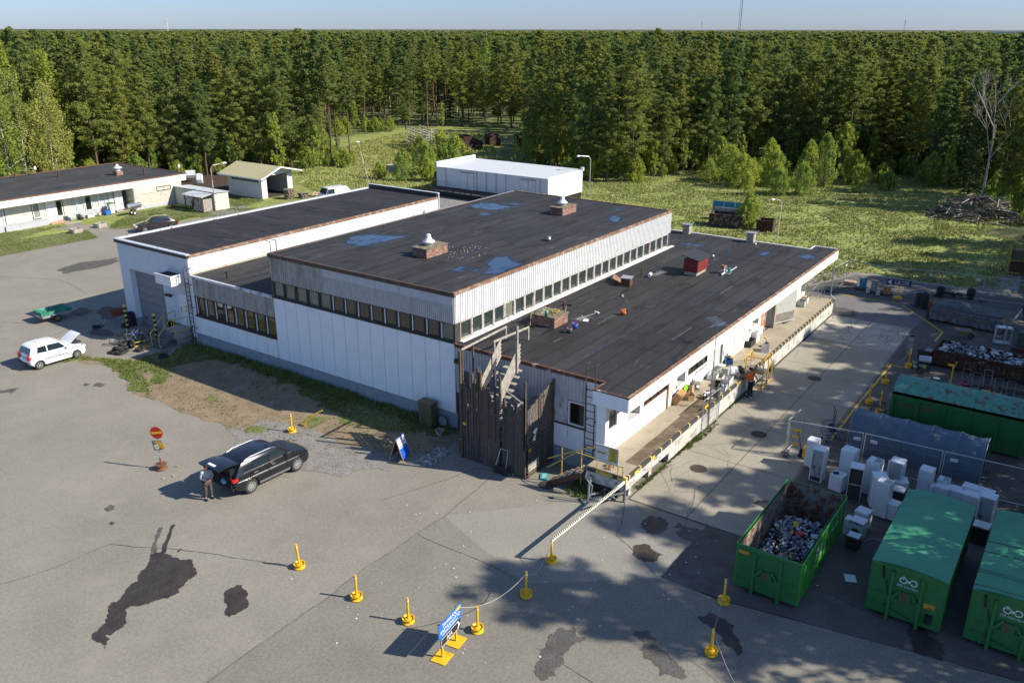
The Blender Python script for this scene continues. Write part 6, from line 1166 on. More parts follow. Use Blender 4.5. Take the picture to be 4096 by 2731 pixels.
def container(name, label, x, y, L, W, H, shell, lid=None, sidem=None, rz=0, ribs=8, front=True, z0=.16):
    """origin at the front left bottom; front end faces -x"""
    o = thing(name, label, 'container', (x, y, 0), rz); h = W/2; sm = sidem or shell
    b = B(); b.box(0,-h,z0,.05,h,H); b.build('end_wall', shell, o); B().box(L-.05,-h,z0,L,h,H).build('end_wall', shell, o)
    for s in (-1, 1): B().box(.05,s*h-.03,z0,L-.05,s*h+.03,H).build('side_wall', sm, o)
    B().box(.05,-h+.03,z0,L-.05,h-.03,z0+.06).build('floor', INR, o)
    for s in (-1, 1):
        for k in range(ribs+1): B().box(.02+(L-.14)*k/ribs,s*(h+.03)-.04,z0,.10+(L-.14)*k/ribs,s*(h+.03)+.04,H-.1).build('rib', sm, o)
        B().box(0,s*(h+.03)-.05,H-.1,L,s*(h+.03)+.05,H).build('top_rail', sm, o)
        B().box(.0,s*.52-.05,0,L,s*.52+.05,z0).build('runner', shell, o); B().cyl((.15,s*.52-.07,.10),(.15,s*.52+.07,.10),.09,.09,12).build('roller', RUST, o)
    if front:
        for s in (-1, 1):
            B().box(-.12,s*.5-.05,0,0,s*.5+.05,H-.12).build('front_post', shell, o); B().bar((-.06,s*.48,H*.42),(-.06,s*.18,H*.62),.08).build('hook_strut', shell, o)
            for z in (.6, 1.05): B().tube([(-.0,s*.92-.12,z),(-.07,s*.92-.12,z-.03),(-.07,s*.92+.12,z-.03),(0,s*.92+.12,z)],.012).build('grab_handle', shell, o)
        B().box(-.05,-.5,H*.38,0,.5,H*.44).box(-.04,-h,H-.14,.0,h,H).build('cross_bar', shell, o); B().box(-.08,-.2,H*.40,-.02,.2,H*.60).build('hook_plate', mat('hook_rusty', (.10,.06,.035), .7, c2=(.03,.12,.04), cov=.5, c2s=4), o)
    if lid is not None:
        rise = .13
        B().grid(lambda u, v: (-.04+u*(L+.08), (v*2-1)*(h+.07), H+.02+rise*(1-(v*2-1)**2)+.012*math.sin(u*40)*(1-(v*2-1)**2)), 40, 14).build('cover', lid, o, True)
        for s in (0, 1):
            n = 14; X = -.05 if s == 0 else L+.05; b = B(); vs = [(X,(k/n*2-1)*(h+.07),H-.02) for k in range(n+1)]+[(X,(k/n*2-1)*(h+.07),H+.01+rise*(1-(k/n*2-1)**2)) for k in range(n+1)]
            b.add(vs, [(k,k+1,n+2+k,n+1+k) for k in range(n)]); b.build('cover_end', shell, o)
        B().bar((-.08,h+.02,H+.02),(-.08,h-.95,H+.04),.09,.05).build('cover_arm', shell, o); B().cyl((-.08,h-.35,H-.05),(-.05,h-.4,H-.55),.035).build('cover_ram', BLACK, o)
        B().tube([(-.05,h-.5,H-.6),(-.06,h-.62,H-1.1),(-.06,h-.75,H-1.5),(-.06,h-.5,H-1.65),(-.06,-.3,H-1.9)],.014,5).build('hydraulic_hose', BLACK, o)
    return o
c1 = container('open_container', 'open-topped bright green container half full of scrap, with rust inside', -4.75, -18.65, 5.95, 2.36, 1.98, GC, None, GCL)
B().box(.055,-1.14,.22,.06,1.14,1.96).box(.06,-1.145,.22,5.89,-1.148+.01,1.96).box(.06,1.135,.22,5.89,1.148,1.96).box(5.885,-1.14,.22,5.89,1.14,1.96).build('inner_lining', INR, c1)
logo(c1, (2.3,-1.225,1.35), (1,0,0), (0,-1,0), 1.3); text('SER-kierrätys', .0001+.3, mat('logo_white', (.6,.64,.66)), c1, face((4.2,-1.225,1.3), (1,0,0), (0,-1,0)), 'lettering', .001)
B().box(-.006,.75,1.6,-.0,1.15,1.74).build('warning_label', mat('amber_label', (.5,.26,.02)), c1)
b = B(); rn = random.Random(4)
for k in range(680):
    x, y = rn.uniform(1.75,5.3), rn.uniform(-1.0,1.0); hz = .30+.75*max(0, 1-((x-3.6)/2.1)**2)*(1-.35*(y/1.1)**2)
    b.m = rn.choices(range(7), [34,26,16,20,2.2,.6,10])[0]; big = rn.random() < .2
    e = Euler((rn.uniform(-.9,.9), rn.uniform(-.9,.9), rn.uniform(0,6.3))); b.cb((x,y,hz+rn.uniform(-.15,.10)),(rn.uniform(.08,.5 if big else .26),rn.uniform(.03,.3 if big else .11),rn.uniform(.01,.07)),0,e)
SCR = [mat('scrap_white',(.55,.57,.58),.5), mat('scrap_grey',(.22,.24,.26),.5), mat('scrap_blue_grey',(.08,.11,.15),.5), BLACK, mat('scrap_yellow',(.6,.42,.02),.5), mat('scrap_red',(.5,.04,.02),.5), GALV]
b.m = 5; b.blob((3.4,-.15,1.1),(.2,.18,.08),1,.1); o = b.build('scrap_heap', SCR, None, loc=(-4.75,-18.65,0)); o['kind'] = 'stuff'
b = B(); b.grid(lambda u, v: (.1+u*5.7, -1.1+v*2.2, .26+.42*math.exp(-((u-.6)*3)**2)+.04*math.sin(u*30+v*9)), 20, 10); o = b.build('scrap_fines', mat('scrap_dark', (.025,.025,.027), .8, var=.5, vs=12, c2=(.3,.3,.3), cov=.1, c2s=14), None, loc=(-4.75,-18.65,0)); o['kind'] = 'stuff'
c2_ = container('covered_container', 'green container with a smooth green cover and white emblem, next to the open one', -3.3, -23.2, 6.1, 2.4, 2.2, GC, LID)
logo(c2_, (-.012,-.02,1.78), (0,-1,0), (-1,0,0), 1.0); B().box(-.006,-1.0,.95,-.0,-.62,1.15).build('warning_label', mat('amber_label', (.5,.26,.02)), c2_); B().cyl((-.04,-.85,.4),(-.04,-.85,.75),.12,.12,12).build('control_box', BLACK, c2_)
c3_ = container('covered_container', 'second covered green container, cut by the right edge of the picture', -3.05, -26.45, 6.15, 2.4, 2.2, GC, LID)
logo(c3_, (-.012,-.02,1.78), (0,-1,0), (-1,0,0), 1.0)
b = B(); 
for u in (.2,1.1,1.25,2.6,3.4): b = B(); b.tube([(u+.05*math.sin(t), (t/8*2-1)*1.27, 2.23+.132*(1-(t/8*2-1)**2)) for t in range(9)], .012, 4); b.build('cover_seam', RUST, c3_)
c4 = container('rusty_roofed_container', 'long green container with a domed roof covered in rust patches, behind the tunnel tent', 13.4, -22.2, 2.4, 6.3, 2.05, GC, None, None, 0, 1, False)
kk = [c for c in bpy.data.objects if c.parent == c4 and c.name.startswith('cover')]
B().grid(lambda u, v: (-.05+u*2.5, -3.2+v*6.4, 2.06+.62*math.sin(math.pi*(.06+.88*u))**.8), 16, 40).build('domed_roof', LIDR, c4, True)
for s in (-1, 1):
    n = 12; vs = [(-.05+k/n*2.5, s*3.19, 2.0) for k in range(n+1)]+[(-.05+k/n*2.5, s*3.19, 2.06+.61*math.sin(math.pi*(.06+.88*k/n))**.8) for k in range(n+1)]; B().add(vs, [(k,k+1,n+2+k,n+1+k) for k in range(n)]).build('roof_end', GC, c4)
for k in range(6): B().box(-.09,-3.15+k*1.24,.16,0,-3.03+k*1.24,2.0).build('rib', GC, c4)
B().box(-.08,-3.15,.95,-.01,3.15,1.03).box(-.08,-3.15,1.92,-.01,3.15,2.05).build('rail', GC, c4)
B().box(-.012,1.1,1.45,-.0,2.75,1.68).build('painted_panel', mat('olive_paint', (.09,.11,.03), .6), c4); text('SER', .34, mat('dark_green_ink', (.015,.04,.02)), c4, face((-.014,2.35,1.57), (0,-1,0), (-1,0,0)), 'lettering', .001); text('kierrätys', .17, mat('dark_green_ink', (.015,.04,.02)), c4, face((-.014,1.6,1.53), (0,-1,0), (-1,0,0)), 'lettering', .001)
# grey-blue tunnel tent
tn_ = thing('tunnel_tent', 'grey-blue fabric tunnel tent with six hoops behind the mesh fence', 'tent', (10.6, -20.95, 0))
TC = mat('tent_fabric', (.075,.12,.17), .6, var=.12, vs=2, bump=.9, bs=2.5)
def tent(u, v):
    y = 3.05-u*6.1; k = (u*5) % 1; sag = .10*math.sin(math.pi*k)**.7 if 0 < u < 1 else 0
    t = math.pi*v; fold = .02*math.sin(k*40+v*9)+.03*math.sin(v*38+k*5+u*3)*math.sin(math.pi*k)
    ez = math.sin(t)**.72; r_ = 1-sag*.7*ez
    return (-math.copysign(abs(math.cos(t))**.8, math.cos(t))*1.12*(1+fold*.6)*(1-sag*.25), y, 1.92*ez*r_+fold*.6)
B().grid(tent, 100, 44).build('fabric', TC, tn_, True)
for k in range(6):
    y = 3.05-k*1.22; B().tube([(-math.copysign(abs(math.cos(math.pi*t/16))**.8, math.cos(math.pi*t/16))*1.10, y, 1.90*math.sin(math.pi*t/16)**.72) for t in range(17)], .02, 5).build('hoop', GALV, tn_)
# ---------------------------------------------------------------- refrigerators and washing machines
FW_ = mat('fridge_white', (.62,.66,.70), .35, var=.04); FB = mat('fridge_back', (.30,.32,.34), .5, var=.1); FD = mat('fridge_coil', (.035,.032,.028), .7, var=.4, vs=10)
FG = mat('fridge_grime', (.32,.31,.27), .6, var=.3, vs=5)
def fridge(pt, w, d, h, rz, label, kind='plain', name='refrigerator', cat='refrigerator', dx=0, dy=0):
    """pt: nearest vertical edge on the ground"""
    o = thing(name, label, cat, (pt[0]+dx, pt[1]+dy, 0), rz); bd_ = B().box(0,.0,.04,d,w,h)
    body = bd_.build('body', FW_, o, bev=.015)
    if kind in ('plain','two'):
        B().box(-.05,.01,.12,-.003,w-.01,h*.62 if kind == 'two' else h-.01).build('door', FW_, o, bev=.012)
        if kind == 'two': B().box(-.05,.01,h*.64,-.003,w-.01,h-.01).build('door', FW_, o, bev=.012)
        B().box(-.075,.05,h*.5,-.05,.08,h*.62).build('handle', GALV, o)
    elif kind == 'side': B().box(.02,-.05,.12,d-.02,-.004,h-.01).build('door', FW_, o, bev=.012)
    elif kind == 'back':
        B().box(-.006,.05,.32,-.002,w-.05,h-.05).build('back_panel', FB, o); B().box(-.02,.06,.10,-.003,w-.06,.30).build('compressor_bay', FD, o); B().blob((-.04,w*.65,.2),(.07,.09,.08),2,.1).build('compressor', BLACK, o, True)
        B().tube([(-.03,.16,.3),(-.03,.16,.9)],.008).tube([(-.03,w-.12,h-.2),(-.03,w-.10,.8),(-.03,w-.2,.7),(-.03,w-.25,.85),(-.03,w-.17,.88),(-.03,w-.3,.3)],.01).build('pipe', BLACK, o)
    elif kind == 'coil':
        B().box(-.03,.03,.08,-.003,w-.03,h-.06).build('coil_panel', FD, o)
        b = B()
        for k in range(16): b.bar((-.04,.05,.14+k*(h-.3)/16),(-.04,w-.05,.14+k*(h-.3)/16),.012)
        b.build('coil', mat('coil_brown', (.09,.075,.055), .7), o); B().box(-.045,.02,h*.5,-.02,w-.02,h*.5+.07).build('mid_bar', FG, o)
    elif kind == 'open': B().box(-.01,.05,.1,-.003,w-.05,h-.06).build('inside', mat('fridge_inside', (.33,.36,.37), .5), o); B().box(-.05,w,.1,-.0,w+.04,h).build('door', FW_, o)
    elif kind == 'worn': B().box(.04,.04,h,d-.04,w*.55,h+.006).build('worn_top', FG, o); B().box(-.05,.0,.1,-.003,w,h+.03).build('door', FW_, o)
    elif kind == 'washer':
        B().lathe((-.012,w/2,h*.48), [(.12,0),(.19,.0),(.20,-.03),(.17,-.04),(.12,-.02)], 24, 'x').build('door_ring', GALV, o, True); B().lathe((-.016,w/2,h*.48), [(0,-.03),(.13,-.01)], 20, 'x').build('porthole', BLACK, o, True)
        B().box(-.012,.03,h-.14,-.003,w-.03,h-.03).build('control_panel', mat('panel_grey', (.3,.32,.33), .5), o); B().box(-.016,w*.35,h-.11,-.011,w*.6,h-.06).build('display', BLACK, o)
    elif kind == 'dark': B().box(-.01,.0,.05,-.003,w,h-.05).box(.0,-.01,.05,d,-.003,h-.05).build('dark_side', FD, o)
    return o
Q = Zm(3180, 1680, 2.298); K = Zm(2900, 1700, 1.5209); TT = Zm(3300, 1650, 1.688)
def gpt(z, p, h=0): v = z(p[0], p[1], h); return (v.x, v.y)
fridge(gpt(Q,(235,588)), .60,.60,1.72,R(-3),'tall white refrigerator seen from behind, leftmost of the group by the open container','back')
fridge(gpt(Q,(135,470)), .5,.5,1.5,R(-3),'narrow white cabinet hidden behind the leftmost refrigerator','plain',dx=.3,dy=-.1)
fridge(gpt(Q,(545,300),1.78), .62,.6,1.78,R(-8),'tall plain white refrigerator right behind the small freezer with a phone set on top','side')
f3 = fridge(gpt(Q,(440,530),.86), .62,.58,.86,R(-10),'low white freezer with a telephone lying on top','plain','freezer','freezer')
tp = thing('telephone', 'black corded telephone lying on the low white freezer', 'telephone', (f3.location.x+.25, f3.location.y+.38, .87), .5); B().cb((0,0,.03),(.2,.24,.06)).build('body', BLACK, tp, bev=.01); B().cb((.02,-.0,.075),(.05,.22,.03)).build('handset', STEEL, tp)
fridge(gpt(Q,(588,762)), .60,.60,1.72,R(8),'tall refrigerator showing its dark brown coil back in two halves','coil')
fridge(gpt(Q,(785,405),1.75), .6,.6,1.75,R(-6),'tall white refrigerator with a worn speckled top behind the dark-backed one','worn')
fridge(gpt(Q,(998,405),1.7), .6,.6,1.7,R(-5),'tall white refrigerator with its grey inside showing, near the tent','open')
fridge(gpt(Q,(880,600),1.72), .60,.58,1.72,R(-6),'tallest-looking white refrigerator at the front, lying door lid on its top','worn')
B().box(.08,.08,1.73,.5,.52,1.75).build('lid', WHITE, None, loc=(0,0,-50)) if 0 else None
fridge(gpt(Q,(868,532),1.6), .6,.6,1.6,R(28),'turned white refrigerator directly behind the front tall one','plain')
fridge(gpt(Q,(1050,578),.86), .6,.6,.86,R(20),'low white box freezer with a red dot behind the covered container corner','plain','freezer','freezer')
fridge(gpt(Q,(1000,665),.85), .6,.55,.85,R(0),'low appliance with white top and ribbed black side','dark','freezer','freezer')
fridge(gpt(Q,(1270,480),1.45), .58,.58,1.45,R(-4),'white refrigerator standing alone against the mesh fence','plain')
fridge(gpt(Q,(950,790),.85), .55,.5,.85,R(-8),'small white appliance squeezed beside the covered container','plain','freezer','freezer')
fridge(gpt(K,(870,545),.85), .58,.55,.85,R(-10),'white washing machine behind the front-loading one','plain','washing_machine','washing machine')
fridge(gpt(K,(845,605),.85), .60,.55,.85,R(-8),'front-loading washing machine with a round black door','washer','washing_machine','washing machine')
fridge(gpt(K,(815,690),.62), .5,.42,.62,R(-4),'low dark-sided appliance in front of the washing machines','dark','washing_machine','washing machine')
fridge(gpt(K,(758,575),.82), .2,.4,.82,R(-4),'narrow white appliance between the open container and the washing machines','plain','washing_machine','washing machine')
for i, (p, h, w_, d_, rz, kd, l) in enumerate([((840,520),.9,.62,.6,-6,'plain','white freezer behind the cover of the middle container, leftmost of the row'),((940,545),.88,.62,.6,-4,'plain','second white freezer in the row behind the middle container'),((838,470),1.0,.5,.5,-4,'worn','white appliance with a raised frame at the back of the row'),((740,500),.8,.2,.4,0,'plain','narrow white panel cabinet at the near end of the row'),((1140,555),1.0,1.3,.5,-6,'plain','wide white chest at the back of the row by the fence'),((1045,578),1.0,.65,.6,-5,'plain','white refrigerator at the right end of the row'),((1155,592),1.72,.62,.6,-6,'back','tall refrigerator between the two covered containers, printed back'),((1108,790),.85,.62,.6,-3,'dark','open chest freezer between the two covered containers')]):
    fridge(gpt(TT,p,h), w_, d_, h, R(rz), l, kd, 'freezer' if h < 1.2 else 'refrigerator', 'freezer' if h < 1.2 else 'refrigerator')
ho2 = tag(B().tube([(-.0+.9*math.sin(t*.3)*.6, .5*math.cos(t*.3), .02) for t in range(9)], .018, 5).build('drain_hose', GALV, None, loc=(1.3,-21.3,0)), 'grey drain hose lying on the asphalt beside the washing machines', 'hose')
# ---------------------------------------------------------------- covered skip, rusty metal container and what stands round them
tk = thing('tarped_skip', 'blue-grey ribbed skip under a dark grey tarpaulin at the back of the yard', 'container', (34.45,-17.25,0), R(-6))
PBL = mat('faded_blue_steel', (.13,.18,.23), .7, var=.2, vs=4, c2=(.12,.055,.03), cov=.3, c2s=2.5, soft=.08)
B().box(0,-4.75,.15,2.3,0,1.0).build('body', PBL, tk)
for k in range(11): B().box(-.07,-4.72+k*.465,.1,.0,-4.64+k*.465,1.0).build('rib', PBL, tk)
B().box(.0,.0,.1,2.3,.12,1.05).box(.3,.1,.1,.45,.3,1.3).build('end_frame', RUST, tk)
def tarp(u, v):
    x = -.12+u*2.55; y = .15-v*5.1; e = min(u, 1-u)*7; e2 = min(v, 1-v)*9; dr = min(1, e)*min(1, e2)
    return (x, y, .62+.55*min(1, dr*1.6)+.28*math.exp(-((v-.32)*5)**2)*math.sin(math.pi*u)+.10*noise.noise(Vector((x*2.3, y*1.7, 2)))+.06*noise.noise(Vector((x*6, y*5, 2)))*1.0)
B().grid(tarp, 34, 60).build('tarpaulin', mat('dark_tarpaulin', (.055,.062,.06), .5, var=.25, vs=3, c2=(.10,.11,.11), cov=.2, c2s=2, soft=.3), tk, True)
mc = thing('metal_scrap_container', 'dark rusty container marked METALLI full of bright metal scrap', 'container', (24.75,-19.15,0), R(-3))
RD = mat('dark_rust', (.06,.026,.018), .85, var=.3, vs=3, c2=(.13,.06,.035), cov=.25, c2s=3, soft=.2)
for x0, y0, x1, y1 in ((0,-6.5,.07,0),(2.2,-6.5,2.27,0),(.07,-.07,2.2,0),(.07,-6.5,2.2,-6.43)): B().box(x0,y0,.15,x1,y1,1.12).build('side_wall', RD, mc)
B().box(.07,-6.43,.15,2.2,-.07,.22).box(-.05,-6.5,1.04,.0,0,1.12).build('floor', RD, mc)
for k in range(5): B().box(-.06,-1.4-k*1.25,.12,.0,-1.32-k*1.25,1.04).build('rib', RD, mc)
GP = mat('graffiti_green', (.07,.11,.075), .8, var=.3, vs=8)
text('METALLI', .62, GP, mc, face((-.012,-3.0,.56), (0,-1,0), (-1,0,0)), 'lettering', .001); text('RR', .38, GP, mc, face((-.012,-.75,.78), (0,-1,0), (-1,0,0)), 'lettering', .001); text('ROM', .45, GP, mc, face((-.012,-5.0,.5), (0,-1,0), (-1,0,0)), 'lettering', .001)
b = B(); rn = random.Random(14)
for k in range(330):
    x, y = rn.uniform(.2,2.1), rn.uniform(-6.3,-.3); b.m = rn.choices(range(7), [36,24,12,12,1,1,26])[0]; lg = rn.random() < .25
    b.cb((x,y,.85+rn.uniform(-.2,.35)),(rn.uniform(.15,1.1 if lg else .4),rn.uniform(.03,.3 if not lg else .07),rn.uniform(.02,.1)),0,Euler((rn.uniform(-.7,.7), rn.uniform(-.6,.6), rn.uniform(0,6.3))))
o = b.build('metal_scrap', SCR, None, loc=(24.75,-19.15,0)); o['kind'] = 'stuff'; o.rotation_euler = (0,0,R(-3))
# drums on pallets
def pallet(x, y, label, rz=0):
    o = thing('pallet', label, 'pallet', (x, y, 0), rz)
    for k in range(6): B().box(-.5,-.38+k*.15,.10,.5,-.28+k*.15,.13).build('slat', DKWOOD, o)
    for k in (-.45,0,.45): B().box(k-.04,-.38,0,k+.04,.47,.1).build('bearer', DKWOOD, o)
    return o
def drum(x, y, z, h, m1, m2, label):
    o = thing('oil_drum', label, 'drum', (x, y, z), 0, 'drums on pallets'); r = .29
    B().lathe((0,0,0), [(0,0),(r,0),(r,h*.33),(r+.015,h*.345),(r,h*.36),(r,h*.64),(r+.015,h*.655),(r,h*.67),(r,h),(r-.03,h),(r-.03,h-.03),(0,h-.04)], 24).build('drum', m1, o, 'auto')
    B().lathe((0,0,h-.02), [(r-.05,-.01),(r-.03,.02),(r+.012,.025),(r+.012,0)], 24).build('rim', m2, o, 'auto'); return o
pallet(39.95,-11.15,'dark pallet under the blue drum'); pallet(39.6,-12.15,'dark pallet under the grey drum'); pallet(39.45,-13.1,'dark pallet under the orange drum')
drum(40.0,-11.15,.13,.88,mat('drum_blue',(.06,.22,.38),.6,var=.2,c2=(.3,.4,.45),cov=.3,c2s=5),mat('drum_rim_brown',(.3,.15,.06)),'blue drum with a rusty open top, leftmost of three')
drum(39.65,-12.15,.13,.85,mat('drum_grey',(.30,.34,.34),.6,var=.2,c2=(.2,.12,.08),cov=.25,c2s=5),mat('drum_rim_red',(.35,.1,.07)),'dented grey drum with a reddish top, middle of three')
drum(39.5,-13.15,.13,.6,mat('drum_orange',(.42,.17,.05),.6,var=.3,c2=(.45,.4,.32),cov=.35,c2s=4),mat('drum_rim_white',(.55,.5,.42)),'short orange and cream barrel, rightmost of three')
for x, y, l in ((40.1,-10.5,'white plastic canister left of the blue drum'),(39.0,-11.8,'white canister lying between the blue and grey drums'),(38.9,-12.6,'small white canister lying between the grey and orange drums')):
    q = thing('canister', l, 'canister', (x, y, 0), .3); B().cb((0,0,.2),(.26,.3,.4)).build('body', mat('canister_white', (.55,.57,.55), .5), q, bev=.06); B().cyl((0,.05,.4),(0,.05,.45),.04).build('cap', BLACK, q)
pl2 = tag(B().cb((0,0,.15),(.7,.9,.3)).build('cardboard_box', mat('tan_card', (.42,.3,.2), .8), None, loc=(40.8,-9.9,0)), 'brown and white box on the ground at the foot of the fence panel', 'box')
ul = thing('exit_sign', 'blue arrow sign reading ULOS on a yellow post', 'sign', (39.0,-14.1,0), R(-82))
B().cyl((0,0,.1),(0,0,1.0),.04,.04,10).build('post', YEL, ul); B().box(-.35,-.35,0,.35,.35,.03).lathe((0,0,.03), [(.0,.1),(.28,.1),(.28,0)], 16).build('foot', YEL, ul)
b = B(); b.add([(-.95,-.03,1.25),(-.72,-.03,1.02),(.85,-.03,1.02),(.85,-.03,1.5),(-.72,-.03,1.5),(-.95,.0,1.25),(-.72,.0,1.02),(.85,.0,1.02),(.85,.0,1.5),(-.72,.0,1.5)],[(0,1,2,3,4),(9,8,7,6,5),(0,5,6,1),(1,6,7,2),(2,7,8,3),(3,8,9,4),(4,9,5,0)]); b.box(-.95,-.028,1.02,-.7,-.001,1.5); b.build('board', mat('exit_blue', (.015,.045,.12), .5), ul)
B().add([(-.9,-.034,1.26),(-.62,-.034,1.06),(-.62,-.034,1.46)],[(0,1,2)]).build('arrow', SW, ul); text('ULOS', .42, SW, ul, face((.16,-.034,1.26), (1,0,0), (0,-1,0)), 'lettering', .002)
bn = thing('picnic_bench', 'grey weathered bench right of the exit sign', 'bench', (39.75,-15.05,0), R(-80))
for z, y in ((.45,-.2),(.45,-.05),(.72,.15),(.90,.2)): B().box(-.75,y-.06,z,.75,y+.06,z+.03).build('slat', GRWOOD, bn)
for x in (-.6, .6): B().bar((x,-.25,0),(x,.2,.9),.04).bar((x,.25,0),(x,-.2,.5),.04).build('leg', STEEL, bn)
for i, (x, y, n, l) in enumerate([(37.75,-15.9,5,'left back stack of tyres beside the tarped skip'),(37.3,-16.35,6,'tall front stack of tyres beside the tarped skip'),(41.4,-16.8,4,'stack of tyres behind the skip near the fence'),(42.2,-18.9,4,'stack of tyres behind the skip, farthest right')]):
    for k in range(n): tyre(x+.02*(k % 2), y, k*.2, .31, .2, True, ['lowest','second','third','fourth','fifth','topmost'][min(k,5) if k < n-1 else 5]+' tyre of the '+l, k, 0, 'tyre stacks by the tarped skip')
for i, (x, y) in enumerate([(42.0,-17.6),(42.1,-18.1),(41.9,-17.2)]): tyre(x, y, .1, .3, .2, True, ['tyre leaning between the far tyre stacks','tyre lying between the far tyre stacks','tyre beside the left far stack'][i], i, .5, 'tyre stacks by the tarped skip')
tyre(39.0,-22.9,.55,.5,.28,True,'large tyre standing upright at the right edge beyond the skip',.3,1.5,'tyre stacks by the tarped skip')
wh2 = thing('wheelbarrow', 'yellow wheelbarrow full of rubble between the skip and the rusty container', 'wheelbarrow', (31.6,-19.9,0), R(-75))
B().add([(-.3,-.2,.32),(.3,-.2,.32),(.3,.2,.32),(-.3,.2,.32),(-.55,-.38,.62),(.5,-.38,.62),(.5,.38,.62),(-.55,.38,.62)],[(0,3,2,1),(0,1,5,4),(1,2,6,5),(2,3,7,6),(3,0,4,7)]).build('tray', mat('barrow_yellow', (.4,.29,.03), .6), wh2); B().box(-.5,-.35,.5,.45,.35,.60).build('load', mat('rubble_grey', (.16,.16,.155), .9, var=.4, vs=12), wh2)
B().tube([(-1.0,-.3,.6),(.1,-.2,.4),(.55,0,.2),(.1,.2,.4),(-1.0,.3,.6)],.02).tube([(-.4,-.25,.45),(-.5,-.25,0)],.02).tube([(-.4,.25,.45),(-.5,.25,0)],.02).build('frame', STEEL, wh2); B().lathe((.55,0,.2), [(.1,-.04),(.2,-.04),(.2,.04),(.1,.04)], 16, 'y').build('wheel', RUBBER, wh2)
sf = thing('white_shelf_frame', 'white open metal shelf frame beside the green cabinet at the right edge', 'shelf', (32.1,-22.3,0), R(-80))
for x in (-.45,.15,.5): B().box(x-.03,-.3,0,x+.03,.3,1.15).build('panel', mat('pale_grey_panel', (.42,.44,.46), .6), sf)
B().box(-.5,-.3,1.1,.55,.3,1.15).box(-.5,-.3,.02,.55,.3,.06).build('frame', WHITE, sf)
gcb = thing('green_cabinet', 'dark green cabinet with red pipes beneath, cut by the right edge', 'cabinet', (31.0,-23.9,0), R(-5)); B().box(-.5,-1.2,.35,.6,.6,1.4).build('body', mat('deep_green', (.04,.085,.06), .6), gcb, bev=.02); B().box(-.52,-1.22,.85,.62,.62,.88).build('seam', BLACK, gcb)
for k in range(3): B().cyl((-.6,-1.3,.1+k*.1),(-.6,.8,.1+k*.1),.05).build('pipe', mat('dark_red_pipe', (.15,.03,.03)), gcb)
B().cb((.2,-.2,1.5),(.5,.5,.2)).build('turquoise_crate', mat('turquoise', (.01,.33,.36)), gcb)
ax = thing('boat_stand', 'white metal stand pieces lying beyond the skip at the right edge', 'frame', (37.4,-22.4,0)); B().bar((-.8,.9,.1),(.0,0,.15),.08).bar((0,0,.1),(1.2,-.4,.8),.09).bar((-.2,-.3,.05),(.2,.3,.3),.07).build('frame', GALV, ax)
# grills and boxes at the end of the rusty container
gr = thing('kettle_grill', 'black barbecue grill with a silver hood by the rusty container', 'grill', (23.0,-19.0,0), R(-80)); B().grid(lambda u, v: (-.35+u*.7, -.28*math.cos(math.pi*v), .85+.3*math.sin(math.pi*v)), 6, 12).build('hood', GALV, gr, True); B().box(-.38,-.3,.7,.38,.3,.86).box(-.7,-.22,.78,-.38,.22,.81).build('fire_box', BLACK, gr)
for x in (-.3,.3):
    for y in (-.22,.22): B().bar((x,y,.7),(x,y,0),.03).build('leg', BLACK, gr)
B().box(-.3,-.22,.2,.3,.22,.22).build('shelf', BLACK, gr)
cr = thing('black_bin', 'large black box behind the grill at the container end', 'box', (25.2,-18.7,0), R(-5)); B().box(-.5,-.4,0,.5,.4,.9).build('body', BLACK, cr, bev=.03); B().box(-.5,-.42,.9,.1,.0,.94).build('lid', STEEL, cr)
cl_ = thing('radiator_column', 'grey column radiator standing upright on its end behind the bollard', 'radiator', (25.9,-17.6,0), R(10)); B().box(-.14,-.16,0,.14,.16,1.35).build('column', GALV, cl_)
for z in (0.05,.45,.9,1.3): B().box(-.16,-.18,z,.16,.18,z+.05).build('band', STEEL, cl_)
junk(23.8,-18.6,0,.9,.7,.6,24,[BLACK,WHITE,GALV,mat('lime',(.22,.6,.02),.6)],'mixed household goods piled between the bollard and the grill',61)
tag(B().lathe((0,0,.03), [(0,0),(.17,0),(.2,.05),(0,.06)], 16).build('dish', WHITE, None, loc=(22.4,-19.9,0)), 'white dish lying on the ground near the rusty container', 'dish')
# lawn mowers in the shade
def mower(x, y, rz, c, label):
    o = thing('lawn_mower', label, 'lawn mower', (x, y, 0), rz, 'lawn mowers by the rusty container'); m = mat('mower_'+c[0], c[1], .5)
    B().lathe((0,0,0), [(.33,.08),(.34,.2),(.25,.27),(0,.28)], 16).build('deck', m, o, True); B().cb((.0,0,.36),(.24,.24,.18)).build('engine', BLACK, o, bev=.03); B().cb((-.42,0,.28),(.3,.34,.3)).build('grass_box', m, o, bev=.03)
    for sx in (-.27,.27):
        for sy in (-.27,.27): B().lathe((sx,sy,.1), [(0,-.03),(.1,-.03),(.1,.03),(0,.03)], 12, 'y').build('wheel', RUBBER, o)
    B().tube([(.2,-.2,.2),(.75,-.22,.95),(.75,.22,.95),(.2,.2,.2)],.014).build('handle', STEEL, o)
for x, y, c, l in [(21.95,-21.5,('maroon',(.25,.02,.05)),'lawn mower with a dark red grass box, leftmost of the row'),(21.6,-22.1,('black',(.02,.03,.04)),'black lawn mower second in the row'),(21.5,-22.7,('yellow',(.45,.30,.02)),'lawn mower with a yellow grass box in the middle of the row'),(21.4,-23.3,('tan',(.40,.24,.12)),'lawn mower with a tan and orange box'),(21.3,-23.95,('dark',(.03,.03,.03)),'dark lawn mower at the right end of the row'),(22.5,-22.6,('dred',(.12,.02,.02)),'dark lawn mower behind the yellow one')]: mower(x, y, R(5), c, l)
